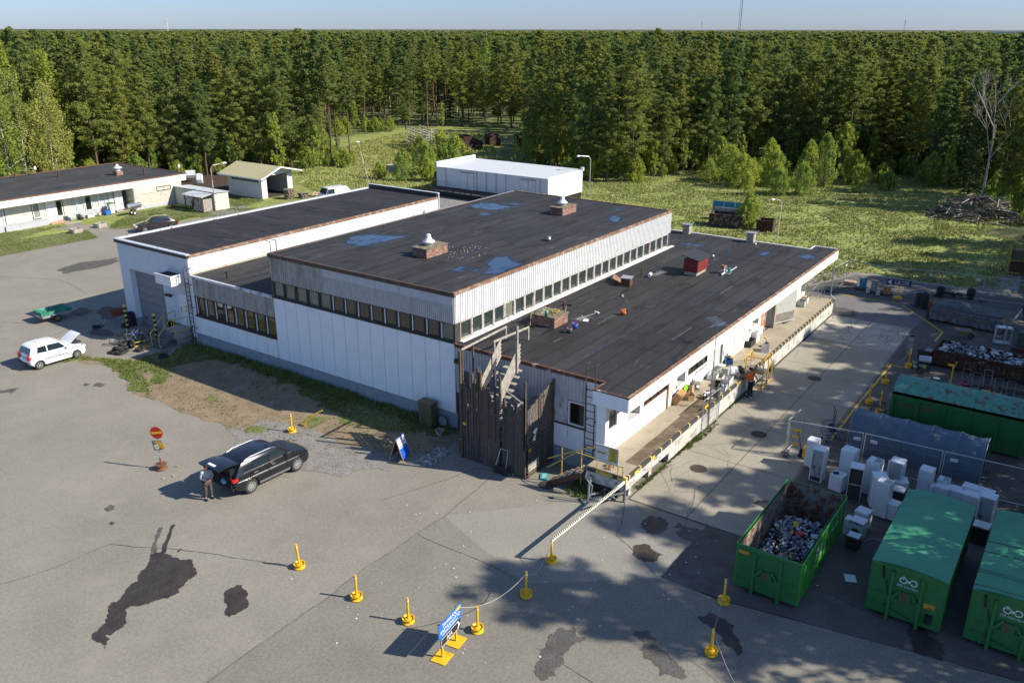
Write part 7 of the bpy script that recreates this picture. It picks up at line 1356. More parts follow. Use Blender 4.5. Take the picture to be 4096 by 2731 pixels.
tag(B().cb((0,0,.12),(.35,1.9,.2),R(3)).build('timber_beam', mat('mid_weathered_wood', (.15,.125,.10)), None, loc=(22.9,-24.2,0)), 'thick grey timber beam lying behind the lawn mowers', 'beam')
tag(B().cb((0,0,.3),(.05,1.0,.5),R(12)).build('brown_panel', mat('brown_panel', (.09,.05,.03), .7), None, loc=(20.5,-20.0,0)), 'brown wooden panel standing behind the rusty green roof', 'panel')
bicycle(14.9,-18.6,R(-65),mat('bike_purple',(.08,.01,.05),.4),'dark purple bicycle behind the tunnel tent')
# shopping cart, sack truck and pallet jack
sc_ = thing('shopping_cart', 'blue shopping trolley with yellow corners near the mesh fence', 'shopping cart', (10.2,-16.85,0), R(-40)); BLM = mat('cart_blue', (.015,.03,.16), .5)
b = B()
for k in range(10): b.bar((-.4+k*.09,-.28,.55),(-.45+k*.1,-.3,1.0),.010); b.bar((-.4+k*.09,.28,.55),(-.45+k*.1,.3,1.0),.010); b.bar((-.4+k*.09,-.28,.55),(-.4+k*.09,.28,.55),.008)
b.tube([(-.45,-.3,1.0),(.5,-.3,1.0),(.5,.3,1.0),(-.45,.3,1.0),(-.45,-.3,1.0)],.014); b.build('basket', BLM, sc_); B().tube([(-.4,-.25,.5),(-.2,-.22,.2),(.5,-.2,.15)],.02).tube([(-.4,.25,.5),(-.2,.22,.2),(.5,.2,.15)],.02).build('frame', BLM, sc_); B().cyl((.55,-.3,1.02),(.55,.3,1.02),.02).cb((-.46,-.3,1.0),(.06,.06,.06)).cb((-.46,.3,1.0),(.06,.06,.06)).build('corner_cap', YEL, sc_)
for sx in (-.3,.5):
    for sy in (-.2,.2): B().lathe((sx,sy,.06), [(0,-.02),(.06,-.02),(.06,.02),(0,.02)], 10, 'y').build('wheel', BLACK, sc_)
stt = thing('sack_truck', 'black two-wheeled sack truck standing behind the shopping trolley', 'hand truck', (11.4,-16.7,0), R(-60))
for s in (-.14,.14): B().tube([(0,s,.1),(0,s,1.25),(-.12,s*.7,1.38)],.02).build('rail', BLACK, stt); B().lathe((-.08,s*1.5,.16), [(.05,-.04),(.16,-.04),(.16,.04),(.05,.04)], 16, 'y').build('wheel', RUBBER, stt)
B().box(0,-.2,.02,.25,.2,.04).box(-.01,-.14,.4,.01,.14,.43).box(-.01,-.14,.8,.01,.14,.83).build('toe_plate', BLACK, stt)
pj = thing('pallet_jack', 'yellow and black pallet jack standing by the mesh fence', 'pallet jack', (7.45,-16.4,0), R(-78)); B().box(-.1,-.2,.08,.1,.2,.6).build('body', YEL, pj, bev=.03); B().cyl((-.22,-.08,.1),(-.22,.08,.1),.1,.1,14).cyl((-.2,0,.1),(-.2,0,.45),.08).build('pump', BLACK, pj)
B().tube([(-.2,0,.4),(-.38,0,1.15)],.022).lathe((-.42,0,1.28), [(.13,-.02),(.17,0),(.13,.02),(.13,-.02)], 20, 'x').build('handle', BLACK, pj)
for s in (-.2,.2): B().box(.1,s-.07,.06,1.25,s+.07,.12).build('fork', BLACK, pj)
# mesh fence panels
WIRE = mat('fence_wire', (.25,.28,.28), .5, .5)
WIRE.node_tree.nodes['Principled BSDF'].inputs['Alpha'].default_value = 1
def panel(p, q, h, label, foot=True, tagp=None, group='mesh fence panels', yel=0, dens=.14):
    p = Vector((*p, 0)); q = Vector((*q, 0)); d = q-p; L = d.length; a = math.atan2(d.y, d.x); o = thing('fence_panel', label, 'fence', p, a, group)
    B().tube([(0,0,.1),(0,0,h)],.025).tube([(L,0,.1),(L,0,h)],.025).tube([(0,0,h),(L,0,h)],.022).tube([(0,0,.14),(L,0,.14)],.022).build('frame', GALV, o)
    b = B(); n = int(L/dens)
    for k in range(1, n): b.bar((k*L/n,0,.14),(k*L/n,0,h),.005)
    for k in range(1, 5): b.bar((0,0,.14+k*(h-.14)/5),(L,0,.14+k*(h-.14)/5),.006)
    b.build('wire_mesh', WIRE, o)
    if foot: B().cb((0,0,.07),(.25,.75,.14),0).build('foot_block', mat('foot_concrete', (.10,.10,.10), .9), o, bev=.03)
    if tagp: B().box(tagp,-.012,h-.42,tagp+.32,-.006,h-.26).build('name_plate', WHITE, o); text('Norental', .075, INK, o, face((tagp+.16,-.016,h-.34), (1,0,0), (0,-1,0)), 'lettering', .001)
    for k in range(yel): B().box(.18,-.014,h-.52-k*.38,.62 if k == 0 else .5,-.008,h-.40-k*.38).build('warning_plate', mat('sign_yellow', (.8,.5,.01)), o)
    return o
BP = [(37.6,-9.2),(40.95,-9.55),(40.5,-13.1),(41.6,-16.4),(42.05,-19.7),(42.6,-23.2)]
for i, l in enumerate(['mesh fence panel nearest the end of the dock roof','mesh fence panel behind the drums','mesh fence panel behind the exit sign and bench','mesh fence panel behind the tarped skip','mesh fence panel at the right edge behind the skip']):
    panel(BP[i], BP[i+1], 2.0, l, True, 2.8 if i != 3 else 2.7)
panel((7.0,-11.05),(9.15,-11.1), 1.9, 'narrow mesh gate panel with one yellow plate standing at the dock edge', True, None, 'mesh fence panels', 1, .10)
panel((7.3,-15.45),(9.25,-15.6), 1.9, 'mesh gate panel standing crosswise at the slab edge', False, None, 'mesh fence panels', 0, .10)
panel((7.25,-15.55),(7.9,-18.9), 1.9, 'mesh fence panel with three yellow plates behind the pallet jack', True, 3.0, 'mesh fence panels', 3)
panel((7.9,-19.0),(8.1,-22.4), 1.9, 'mesh fence panel in front of the tunnel tent', True, .25)
panel((8.1,-22.5),(8.3,-26.0), 1.9, 'mesh fence panel at the right end of the tunnel tent', True, .25)
panel((8.3,-26.1),(8.5,-29.6), 1.9, 'mesh fence panel cut by the right edge of the picture', True)
B().bar((0,0,0),(0,0,.1),.01) if 0 else None
panel((31.9,-9.3),(34.2,-9.1), 1.6, 'short mesh panel under the end of the dock canopy', False, None, 'mesh fence panels', 0, .12)
cc = thing('canopy_prop', 'thin white prop standing under the far corner of the dock canopy', 'prop', (32.1,-10.6,0)); B().cyl((0,0,0),(0,0,4.15),.04).tube([(0,0,1.4),(.3,-.3,1.0),(.35,-.35,0)],.03).build('pole', GALV, cc); B().cb((0,0,.06),(.5,.3,.12)).build('foot', BLACK, cc)
# ---------------------------------------------------------------- office building
OF = thing('office_building', 'long low white office building with a flat grey roof at the far left', 'building', (0,0,0))
CRM = mat('cream_ribbed_wall', (.62,.60,.50), .7, var=.05); WBR = mat('white_brick', (.50,.47,.41), .85, var=.08, vs=4, c2=(.35,.32,.28), cov=.2, c2s=3, bump=.3)
b = B(); b.box(-12,69.3,0,31,82.2,3.2); b.box(24.0,67.75,0,30.4,69.3,3.2); b.build('core_wall', mat('inner_wall', (.12,.12,.12)), OF)
B().box(-12,67.7,3.38,31.1,82.6,3.46).build('roof', FELT3, OF)
B().corr((-12,67.62),(31.15,67.62), 2.68, 3.42, .22, .02, .5, .1).corr((31.15,67.62),(31.15,82.6), 2.68, 3.42, .22, .02, .5, .1).box(-12,67.63,2.66,31.13,67.7,3.4).box(-12,67.7,2.6,31.1,69.3,2.68).build('fascia', mat('fascia_white', (.80,.79,.75), .5, var=.03), OF)
B().box(-12,67.52,3.42,31.25,67.72,3.52).box(31.05,67.72,3.42,31.25,82.7,3.52).box(-12,82.5,3.42,31.05,82.7,3.52).build('roof_edge', mat('red_brown_edge', (.16,.07,.05), .7), OF)
B().box(24.0,67.68,.35,30.42,67.74,1.75).box(30.4,67.74,.35,30.46,82.2,2.7).box(29.2,67.68,1.75,30.42,67.74,2.68).box(23.94,67.74,.0,24.0,69.3,1.9).build('brick_wall', WBR, OF)
B().corr((24.0,67.68),(29.2,67.68), 1.78, 2.68, .2, .03, .5, .1).corr((23.95,69.3),(23.95,67.68), 1.9, 2.68, .2, .03, .5, .1).build('ribbed_wall', CRM, OF)
B().box(-12,69.1,0,24,69.3,.62).box(24,67.66,0,30.5,67.74,.36).build('plinth', mat('grey_plinth', (.40,.42,.46), .9, var=.1), OF)
B().box(9.4,68.3,0,14.1,69.1,.55).box(-12,68.5,0,9.4,69.1,.55).build('plinth', mat('grey_plinth', (.40,.42,.46)), OF)
for a, c in ((9.9,12.7),(13.6,14.15),(16.2,16.9),(-12,8.2),(21.6,22.2)): B().corr((a,69.08),(c,69.08), .62 if a != 16.2 else .3, 2.68, .2, .03, .5, .1).build('ribbed_wall', CRM, OF)
PANEW = mat('pale_blind_window', (.46,.50,.50), .3, var=.05)
window(OF, (0,69.1,0), (1,0,0), (0,-1,0), 8.3, 9.8, .62, 2.62, WHITE, PANEW, .12)
window(OF, (0,69.1,0), (1,0,0), (0,-1,0), 12.8, 13.6, .75, 2.62, WHITE, mat('grey_shade', (.24,.25,.24), .3), .08)
d = B().box(14.2,69.04,.12,15.3,69.1,2.6).build('door', WHITE, OF)
window(OF, (0,69.1,0), (1,0,0), (0,-1,0), 15.35, 16.1, .55, 2.62, WHITE, GLASS, .08, mull=None)
for i, x in enumerate((16.95,17.8,18.7,19.6,20.4,21.1)): window(OF, (0,69.1,0), (1,0,0), (0,-1,0), x, x+.82, .65, 2.62, WHITE, GLASS if i == 2 else PANEW, .08)
B().box(22.3,69.04,.2,23.3,69.1,2.65).build('door', WHITE, OF); B().box(23.35,69.05,.3,23.6,69.1,2.6).build('pane', GLASS, OF)
window(OF, (0,67.66,0), (1,0,0), (0,-1,0), 27.0, 28.9, 1.85, 2.35, BLACK, mat('curtain_window', (.30,.29,.27), .4, var=.4, vs=5), .06, .04, .05, [.5])
B().box(14.0,67.9,0,16.0,69.0,.14).build('door_step', WOOD, OF); B().box(22.0,68.4,0,24,69.1,.2).build('door_step', CONC, OF)
B().tube([(23.2,68.6,.2),(23.2,68.6,1.2),(24.2,68.0,1.0),(24.2,68.0,.2)],.03).build('handrail', BLACK, OF)
c = B().box(25.2,72.7,3.46,26.0,73.5,3.95).build('brick_stack', BRICK, OF); B().lathe((25.6,73.1,3.95), [(.3,0),(.3,.3),(.52,.32),(.5,.42),(.2,.6),(.12,.8),(0,.85)], 16).build('vent_cowl', mat('cowl_white', (.7,.7,.7)), c, True)
for x, y, h in ((20.5,77.3,.7),(17.2,81,.6),(11.9,80.5,.6),(27.5,70.6,.8),(7.5,71.4,.9)): B().cyl((x,y,3.46),(x,y,3.46+h),.1).build('vent_pipe', mat('pipe_brown', (.07,.045,.035)), OF)
B().box(8.8,77.2,3.46,9.9,78.2,3.62).build('roof_hatch', mat('hatch_brown', (.3,.14,.1)), OF)
sk2 = B().box(9.6,72.6,3.46,11.2,73.9,3.62).build('skylight_frame', WHITE, OF); B().grid(lambda u, v: (9.7+u*1.4, 72.7+v*1.1, 3.62+.38*math.sin(math.pi*u)**.6*math.sin(math.pi*v)**.6), 10, 10).build('skylight_dome', mat('dome_plastic', (.45,.48,.50), .15, var=.05), sk2, True)
B().box(5.6,71.8,3.46,7.6,74.2,4.5).build('roof_cabin', WHITE, OF); B().box(5.4,71.6,4.5,7.8,74.4,4.62).build('cabin_roof', DARKF, OF); B().box(5.9,71.76,3.7,7.2,71.8,4.3).build('cabin_window', PANEW, OF)
# lean-to and bin shelter
ls_ = thing('lean_to_shed', 'pale ribbed lean-to shed with a sheet roof at the end of the office', 'shed', (0,0,0))
B().corr((29.4,59.85),(31.3,59.85), 0, 1.95, .2, .03, .5, .1).corr((31.3,59.85),(31.3,67.6), 0, 1.95, .2, .03, .5, .1).corr((29.4,67.6),(29.4,59.85), 0, 2.05, .2, .03, .5, .1).build('ribbed_wall', CRM, ls_)
B().add([(29.25,59.7,2.12),(31.45,59.7,1.98),(31.45,67.6,1.98),(29.25,67.6,2.12),(29.25,59.7,2.16),(31.45,59.7,2.02),(31.45,67.6,2.02),(29.25,67.6,2.16)],[(0,3,2,1),(4,5,6,7),(0,1,5,4),(1,2,6,5),(2,3,7,6),(3,0,4,7)]).build('roof', mat('sheet_grey', (.50,.53,.55), .5, var=.1), ls_); B().box(29.5,60,.0,31.2,67.5,1.9).build('core_wall', BLACK, ls_)
bn_ = thing('bin_shelter', 'small open-fronted wooden bin shelter in front of the lean-to', 'shelter', (0,0,0))
B().add([(27.6,59.9,1.75),(29.2,59.9,2.0),(29.2,63.8,2.0),(27.6,63.8,1.75),(27.6,59.9,1.8),(29.2,59.9,2.05),(29.2,63.8,2.05),(27.6,63.8,1.8)],[(0,3,2,1),(4,5,6,7),(0,1,5,4),(1,2,6,5),(2,3,7,6),(3,0,4,7)]).build('roof', mat('sheet_grey', (.5,.53,.55)), bn_)
for x, y in ((27.8,60.1),(27.8,61.8),(27.8,63.4),(29.1,60.1),(29.1,63.4)): B().box(x-.05,y-.05,0,x+.05,y+.05,1.85).build('post', DKWOOD, bn_)
for k in range(7): B().box(27.86+k*.17,60.0,.05,28.0+k*.17,60.04,1.5).build('board', GRWOOD, bn_)
for k in range(8): B().box(27.76,60.2+k*.18,.05,27.8,60.34+k*.18,1.45).build('board', mat('paintworn_board', (.32,.25,.2), .8, c2=(.55,.53,.5), cov=.4, c2s=4), bn_)
B().bar((27.8,63.4,1.2),(27.8,61.8,1.75),.06).build('brace', DKWOOD, bn_); wbn = thing('wheeled_bin', 'dark wheeled bin inside the bin shelter', 'bin', (28.5,62.5,0)); B().box(-.3,-.3,.05,.3,.3,1.0).build('body', BLACK, wbn); B().box(-.33,-.33,1.0,.33,.33,1.06).build('lid', STEEL, wbn)
# garage shed with a cream roof
GS = thing('storage_shed', 'white shed with a cream sheet roof and an open dark doorway', 'shed', (0,0,0))
WS = mat('shed_white', (.60,.63,.65), .7, var=.06)
b = B(); b.box(37.4,61.2,0,37.48,67.8,2.75); b.box(37.48,67.72,0,42.4,67.8,2.8); b.box(42.32,61.2,0,42.4,67.72,2.9); b.box(37.48,61.2,0,38.25,61.28,2.75); b.box(41.6,61.2,0,42.32,61.28,2.9); b.add([(37.4,61.2,2.7),(42.4,61.2,2.85),(42.4,61.2,3.1),(39.9,61.2,3.75),(37.4,61.2,2.8),(37.4,61.28,2.7),(42.4,61.28,2.85),(42.4,61.28,3.1),(39.9,61.28,3.75),(37.4,61.28,2.8)],[(0,1,2,3,4),(9,8,7,6,5)]); b.build('wall', WS, GS)
def slab3(b, P, t): P = [Vector(p) for p in P]; b.add(P+[p+Vector((0,0,t)) for p in P], [(3,2,1,0),(4,5,6,7),(0,1,5,4),(1,2,6,5),(2,3,7,6),(3,0,4,7)])
b = B(); slab3(b, [(36.7,60.2,2.62),(39.9,60.2,3.82),(39.9,68.9,3.82),(36.7,68.9,2.62)], .05); slab3(b, [(39.9,60.2,3.82),(43.3,60.2,3.0),(43.3,68.9,3.0),(39.9,68.9,3.82)], .05); b.build('roof', mat('cream_roof', (.46,.42,.24), .6, var=.08, vs=2), GS)
B().bar((36.68,60.18,2.58),(39.9,60.18,3.78),.06,.16).bar((39.9,60.18,3.78),(43.3,60.18,2.96),.06,.16).box(36.62,60.2,2.5,36.7,68.9,2.64).build('barge_board', WHITE, GS)
b = B()
for k in range(12): b.box(37.34,61.7+k*.45,2.0,37.39,62.06+k*.45,2.5)
b.build('louvre_strip', mat('louvre_dark', (.12,.12,.11), .7), GS); B().box(37.35,61.4,1.95,37.4,67.3,2.0).box(37.35,61.4,2.5,37.4,67.3,2.55).build('louvre_frame', WHITE, GS); B().box(37.6,67.4,.1,42.2,67.6,3.0).box(37.5,61.3,0,42.3,67.7,.03).build('inside_wall', mat('shed_inside', (.05,.04,.035), .9), GS)
# cold store
CS = thing('cold_store', 'white ribbed cold store on a dark plinth behind the hall', 'building', (0,0,0))
RW_ = mat('cold_store_rib', (.60,.64,.68), .5, var=.05)
B().corr((53.1,45.6),(53.1,28.4), 1.05, 3.52, .25, .03, .5, .1).build('ribbed_wall', RW_, CS); B().corr((53.1,28.4),(61.1,28.4), .9, 3.7, .25, .03, .5, .1).corr((61.1,45.6),(53.1,45.6), .9, 4.0, .25, .03, .5, .1).build('ribbed_wall', mat('cold_store_end', (.78,.78,.76), .5, var=.04), CS)
B().box(53.2,28.5,0,61.0,45.5,3.4).build('core_wall', BLACK, CS)
B().add([(53.0,28.45,3.5),(61.2,28.45,3.62),(61.2,45.5,3.62),(53.0,45.5,3.5),(53.0,28.45,3.56),(61.2,28.45,3.68),(61.2,45.5,3.68),(53.0,45.5,3.56)],[(0,3,2,1),(4,5,6,7),(0,1,5,4),(1,2,6,5),(2,3,7,6),(3,0,4,7)]).build('roof', mat('pale_sheet_roof', (.62,.65,.67), .45, .1, var=.05, vs=3), CS)
B().box(53.0,45.45,3.5,61.2,45.65,4.15).box(60.9,28.25,3.5,61.2,28.6,3.95).build('parapet', WHITE, CS)
b = B(); b.m = 0; b.box(52.1,28.3,0,53.05,45.7,.62); b.m = 1; b.box(52.05,29,.62,53.05,45.65,.86); b.build('loading_ledge', [mat('black_ledge', (.02,.022,.026), .8), mat('peeling_white', (.10,.10,.10), .8, c2=(.5,.5,.48), cov=.55, c2s=2.5, soft=.03)], CS)
B().box(51.7,28.3,.88,53.05,45.8,1.0).build('ledge_top', mat('dark_brown_ledge', (.05,.03,.025), .8), CS)
for y in (41.5, 32.2):
    d = B().box(53.0,y-2.0,1.05,53.04,y,3.15).build('sliding_door', mat('door_pale', (.58,.60,.62), .5), CS); B().box(52.96,y-2.1,3.15,53.0,y+.1,3.22).box(52.97,y-1.02,1.05,53.0,y-.98,3.15).build('door_rail', STEEL, d)
for y in (44,39,37.5,36,34.5,30.5,29.5): B().box(53.0,y,1.05,53.035,y+.04,3.5).build('joint_strip', STEEL, CS)
B().tube([(52.0,45.6,1.0),(52.0,45.6,2.0),(52.0,42.6,1.9),(52.0,42.6,1.0)],.03).tube([(52.0,30.5,1.0),(52.0,30.5,1.7),(52.0,28.6,1.7),(52.0,28.6,1.0)],.03).build('handrail', STEEL, CS)
# wood shelter behind the office
wsd = thing('wood_shelter', 'tumbledown wood shelter with mixed roof sheets behind the office, half hidden by birches', 'shelter', (0,0,0))
b = B(); 
for i, (x0, x1) in enumerate(((33.2,35.0),(35.1,36.4),(36.5,38.0),(38.1,39.4))): 
    b.m = [1,0,1,0][i]; slab3(b, [(x0,103.0,1.9),(x1,103.0,1.9),(x1,107.5,2.5),(x0,107.5,2.5)], .06)
b.build('roof', [mat('old_sheet', (.16,.15,.145), .8), mat('pale_plastic_sheet', (.42,.47,.46), .5)], wsd)
for x in (33.4,36.3,39.2):
    for y in (103.2,107.2): B().box(x-.07,y-.07,0,x+.07,y+.07,2.1).build('post', GRWOOD, wsd)
B().box(33.5,104,0,36,107,1.2).build('stacked_firewood', mat('firewood', (.25,.15,.08), .9, var=.4, vs=6), wsd)
# pile of pallets, timber and logs by the shed
rn = random.Random(6)
for k in range(9):
    for j in range(2 if k < 6 else 1):
        x, y = 39.5+j*1.5+rn.uniform(-.12,.12), 58.6+rn.uniform(-.12,.12)-j*.9
        if k > 4 and j == 1: continue
        o = B(Matrix.Rotation(rn.uniform(-.15,.15),4,'Z'))
        for q in range(5): o.box(-.6,-.4+q*.18,.10,.6,-.28+q*.18,.13)
        for q in (-.5,0,.5): o.box(q-.05,-.4,0,q+.05,.42,.1)
        tag(o.build('old_pallet', mat('pallet_wood', (.22,.18,.14), .9, var=.3, vs=2), None, loc=(x, y, k*.14)), ['lowest','second','third','fourth','fifth','sixth','seventh','eighth','topmost'][k]+' old pallet in the '+('left' if j == 0 else 'right')+' pile before the shed', 'pallet', 'old pallets piled before the shed')
for i in range(10): tag(B().cb((0,0,0),(2.0,.12,.1),rn.uniform(-.6,.6)).build('board_offcut', GRWOOD if i % 2 else WOOD, None, loc=(43.5+rn.uniform(-1,1.5),57.6+rn.uniform(-.8,.8),.08+i*.04)), 'loose board in the heap between the pallets and the white van', 'board', 'loose boards between pallets and van')
for i, (x, y, w_) in enumerate(((38.6,75.6,1.2),(40.2,79.8,1.1))):
    o = thing('plastic_tank', ['white wrapped plastic tank lying open among the litter behind the office','translucent white plastic tank at the corner of the office roof'][i], 'tank', (x, y, 0), R(-40)); b = B()
    b.lathe((0,0,1.0), [(.6,-.5),(.75,-.3),(.72,.3),(.55,.5)] if i == 0 else [(.6,-.6),(.6,.6),(0,.6)], 8, 'x'); b.build('shell', mat('milky_plastic', (.55,.58,.60), .35, var=.15, vs=2), o); B().lathe((-.45 if i == 0 else -.6,0,1.0), [(0,0),(.6,0)], 8, 'x').build('lining', mat('tank_inside', (.16,.14,.12), .8, var=.3), o)
# lamp posts
def lamp(x, y, h, az, arm, label, m=GALV, tilt=(0,0)):
    o = thing('street_lamp', label, 'street lamp', (x, y, 0), 0); tx_, ty = tilt; c, s = math.cos(az), math.sin(az)
    B().tube([(0,0,0),(tx_,ty,h-.5),(tx_+c*.25,ty+s*.25,h-.1),(tx_+c*arm,ty+s*arm,h+.05)],.06,8).build('pole', m, o)
    B().blob((tx_+c*(arm+.25),ty+s*(arm+.25),h+.04),(.32,.2,.12),1,.02).build('lamp_head', LAMPW, o, True); return o
RSP = mat('rusty_white_pole', (.5,.46,.42), .7, var=.1, c2=(.28,.11,.05), cov=.5, c2s=.9, soft=.1)
lamp(29.2,59.7,5.4,R(-10),1.5,'rust-streaked street lamp beside the lean-to shed',RSP)
lamp(54.0,58.8,5.6,R(60),.3,'leaning rusty lamp post in the bushes behind the garage',RSP,(-1.2,.3))
lamp(61.6,27.6,5.4,R(150),1.5,'white street lamp by the end of the cold store')
lamp(52.5,.3,4.2,R(150),.9,'leaning street lamp in the field behind the dock roof',RSP,(.7,.2))
for i, (x, y) in enumerate(((19.8,81.5),(30.9,68.6))):
    o = thing('wall_lamp', ['white spotlight on the far edge of the office roof','white spotlight on the near corner of the office roof'][i], 'lamp', (x, y, 3.5)); B().cyl((0,0,0),(0,0,.6),.04).build('arm', STEEL, o); B().blob((.12,0,.75),(.17,.12,.24),3,.1).build('lamp_head', LAMPW, o, True)
# little things by the office
for x, y, l in ((13.5,62.1,'square concrete planter at the drive end of the lawn'),(16.5,62.6,'square concrete planter beyond the drive')):
    o = thing('planter', l, 'planter', (x, y, 0), .1); b = B()
    for s in (-1,1): b.box(-.5,s*.4-.06,0,.5,s*.4+.06,.45); b.box(s*.5-.06,-.34,0,s*.5+.06,.34,.45)
    b.build('box', CONC, o); B().box(-.44,-.34,.3,.44,.34,.36).build('soil', SOIL, o)
sm = thing('smoker_grill', 'steel barrel smoker grill on small wheels on the lawn', 'grill', (22.1,65.6,0), R(5)); B().cyl((-.2,0,1.05),(1.3,0,1.05),.28,.28,16).build('barrel', CHR, sm, 'auto'); B().box(-.9,-.3,.75,1.2,.3,.8).build('shelf', DKWOOD, sm); B().bar((0,0,.75),(.2,0,.3),.05).bar((.9,0,.75),(.3,0,.3),.05).build('leg', BLACK, sm); B().cyl((-.1,0,1.3),(-.1,0,1.8),.04).build('chimney', BLACK, sm)
for s in (-.3,.3): B().lathe((.2,s,.24), [(.08,-.06),(.24,-.06),(.24,.06),(.08,.06)], 16, 'y').build('wheel', RUBBER, sm); B().lathe((.2,s,.24), [(0,-.07),(.12,-.07)], 12, 'y').build('hub', WHITE, sm)
wb2 = thing('wheeled_bin', 'white wheeled bin with a green lid by the office windows', 'bin', (21.2,68.2,0)); B().box(-.28,-.28,.05,.28,.28,1.2).build('body', mat('bin_white', (.6,.62,.58), .5), wb2, bev=.03); B().box(-.32,-.32,1.2,.32,.32,1.3).build('lid', mat('bin_green', (.03,.2,.08)), wb2)
crate(20.6,68.1,.02,.7,.5,.5,(.02,.12,.45),'blue crate left of the white wheeled bin',.1); crate(18.6,68.3,.02,.8,.5,.35,(.66,.64,.58),'white tub beneath the office windows',.05)
bucket(19.7,68.2,0,.22,.4,('cream',(.45,.47,.40)),'grey-green pot between the tub and the blue crate')
for x, l in ((16.5,'pale green plastic chair nearest the office door'),(18.0,'pale green plastic chair beside the white tub')):
    o = thing('garden_chair', l, 'chair', (x,68.2,0), 0, 'plastic chairs by the office'); PC = mat('pale_green_plastic', (.42,.52,.46), .5)
    B().box(-.25,-.25,.42,.25,.25,.46).build('seat', PC, o); B().box(-.25,.2,.46,.25,.25,.95).build('backrest', PC, o)
    for sx in (-.22,.22):
        for sy in (-.22,.22): B().box(sx-.02,sy-.02,0,sx+.02,sy+.02,.42).build('leg', PC, o)
for x, l, m in ((16.0,'dark blue bundle on the paving by the office door',mat('navy_cloth',(.02,.05,.1))),(17.4,'black bag leaning under the office window',BLACK)): tag(B().blob((0,0,.2),(.3,.2,.25),2,.4).build('bag', m, None, True, loc=(x,68.1,0)), l, 'bag')
tag(B().box(14.9,66.6,0,16.8,67.5,.04).build('wooden_grate', GRWOOD), 'grey slatted wooden grate on the ground before the office door', 'grate')
# things in the field
def skip(x, y, rz, w, l, h, m, label, name='rusty_skip'):
    o = thing(name, label, 'skip', (x, y, 0), rz)
    for s in (-1, 1): B().box(-w/2,s*l/2-.04,.05,w/2,s*l/2+.04,h).build('side_wall', m, o); B().box(s*w/2-.04,-l/2+.04,.05,s*w/2+.04,l/2-.04,h).build('end_wall', m, o)
    B().box(-w/2,-l/2,.03,w/2,l/2,.1).build('floor', m, o)
    for k in range(4): B().box(-w/2-.1,-l/2+k*l/3-.05,0,-w/2-.04,-l/2+k*l/3+.05,h).build('rib', m, o)
    B().box(-w/2-.1,-l/2-.1,h-.1,-w/2+.05,l/2+.1,h+.02).build('rim', m, o); return o
skip(56.6,7.2,R(8),2.0,3.6,1.4,mat('dark_rust_paint',(.06,.035,.028),.9,var=.3,c2=(.2,.18,.15),cov=.3,c2s=3),'dark rusty open bin with peeling white paint, left of two in the field')
skip(56.8,3.0,R(8),1.5,1.6,1.2,RD,'small dark rusty bin, right of two in the field')
bl_ = thing('blue_skip_lid', 'bright blue panel skip standing behind the rusty bin', 'skip', (59.4,8.3,0), R(8)); BBL = mat('sky_blue_paint', (.03,.20,.38), .6, var=.15)
for k in range(3): B().box(-.04,-1.9+k*1.25,.9,.04,-.7+k*1.25,2.1).build('panel', BBL, bl_)
B().box(-.2,-1.9,0,.9,1.9,.9).build('body', RD, bl_); B().box(-1.6,-1.6,1.3,-1.5,1.2,1.7).build('board', GRWOOD, bl_)
bp = thing('brush_pile', 'big heap of cut branches at the right side of the field', 'brush pile', (77,-14.5,0)); b = B(); rn = random.Random(3)
for k in range(240):
    a = rn.uniform(0,6.28); r_ = rn.uniform(0,1)**.6; x, y = math.cos(a)*r_*3.4, math.sin(a)*r_*5.2; h = 2.6*(1-r_**1.5); z = rn.uniform(0,h) if rn.random() < .4 else h*rn.uniform(.8,1.05); L_ = rn.uniform(1,3); t = rn.uniform(0,3.14); e = rn.uniform(-.35,.35)
    d_ = Vector((math.cos(t),math.sin(t),e))*L_/2; c0 = Vector((x,y,z+.1)); b.m = rn.randrange(2); b.cyl(c0-d_,c0+d_,.07,.03,5)
b.build('branches', [GRWOOD, mat('branch_brown', (.10,.075,.055), .9)], bp)
for (x, y, sx, sy, h, l) in ((70,-20,3.2,5,.9,'grassy mound below the brush pile'),(79,-22,4,6,1.3,'grassy mound at the right edge of the field')):
    B_ = B().grid(lambda u, v: (math.cos(u*6.283)*sx*v, math.sin(u*6.283)*sy*v, -.05+h*(math.cos(v*3.1416)*.5+.5)*(1+.3*noise.noise(Vector((u*5,v*5,1))))), 24, 8).build('mound', mat('mound_grass', (.06,.085,.022), .95, var=.4, vs=.8, c2=(.14,.12,.06), cov=.3, c2s=1, spk=(.3,5)), None, True, loc=(x,y,0)); struct(B_)
# yellow machine frame at right edge
ym = thing('old_machine', 'yellow scrapped machine frame with wooden crates at the right edge of the field', 'machine', (53.2,-21.3,0), R(10)); YO = mat('old_yellow', (.42,.36,.06), .7, var=.25, c2=(.12,.08,.05), cov=.35, c2s=3)
for s in (-1,1):
    for t in (-1,1): B().box(s*.8-.06,t*1.1-.06,0,s*.8+.06,t*1.1+.06,2.3).build('post', YO, ym)
for z in (.1,1.2,2.25):
    for t in (-1,1): B().box(-.8,t*1.1-.05,z,.8,t*1.1+.05,z+.1).box(t*.8-.05,-1.1,z,t*.8+.05,1.1,z+.1).build('rail', YO, ym)
B().box(-.6,-.9,.2,.7,.9,1.1).build('engine_block', RUST, ym); B().box(-.7,-1,1.3,.7,1,2.1).build('wooden_crate', mat('crate_brown', (.13,.10,.06), .9, var=.3, vs=6), ym); B().bar((-.4,-1.2,2.4),(.5,-.6,2.9),.08).bar((-.3,-.4,2.4),(.5,-1.2,2.9),.08).build('white_legs', WHITE, ym)
tag(B().box(-.9,-1,0,.9,1,1.0).build('pallet_stack', DKWOOD, None, loc=(66,-15.2,0)), 'dark stack of pallets left of the yellow machine', 'pallets') if 0 else None
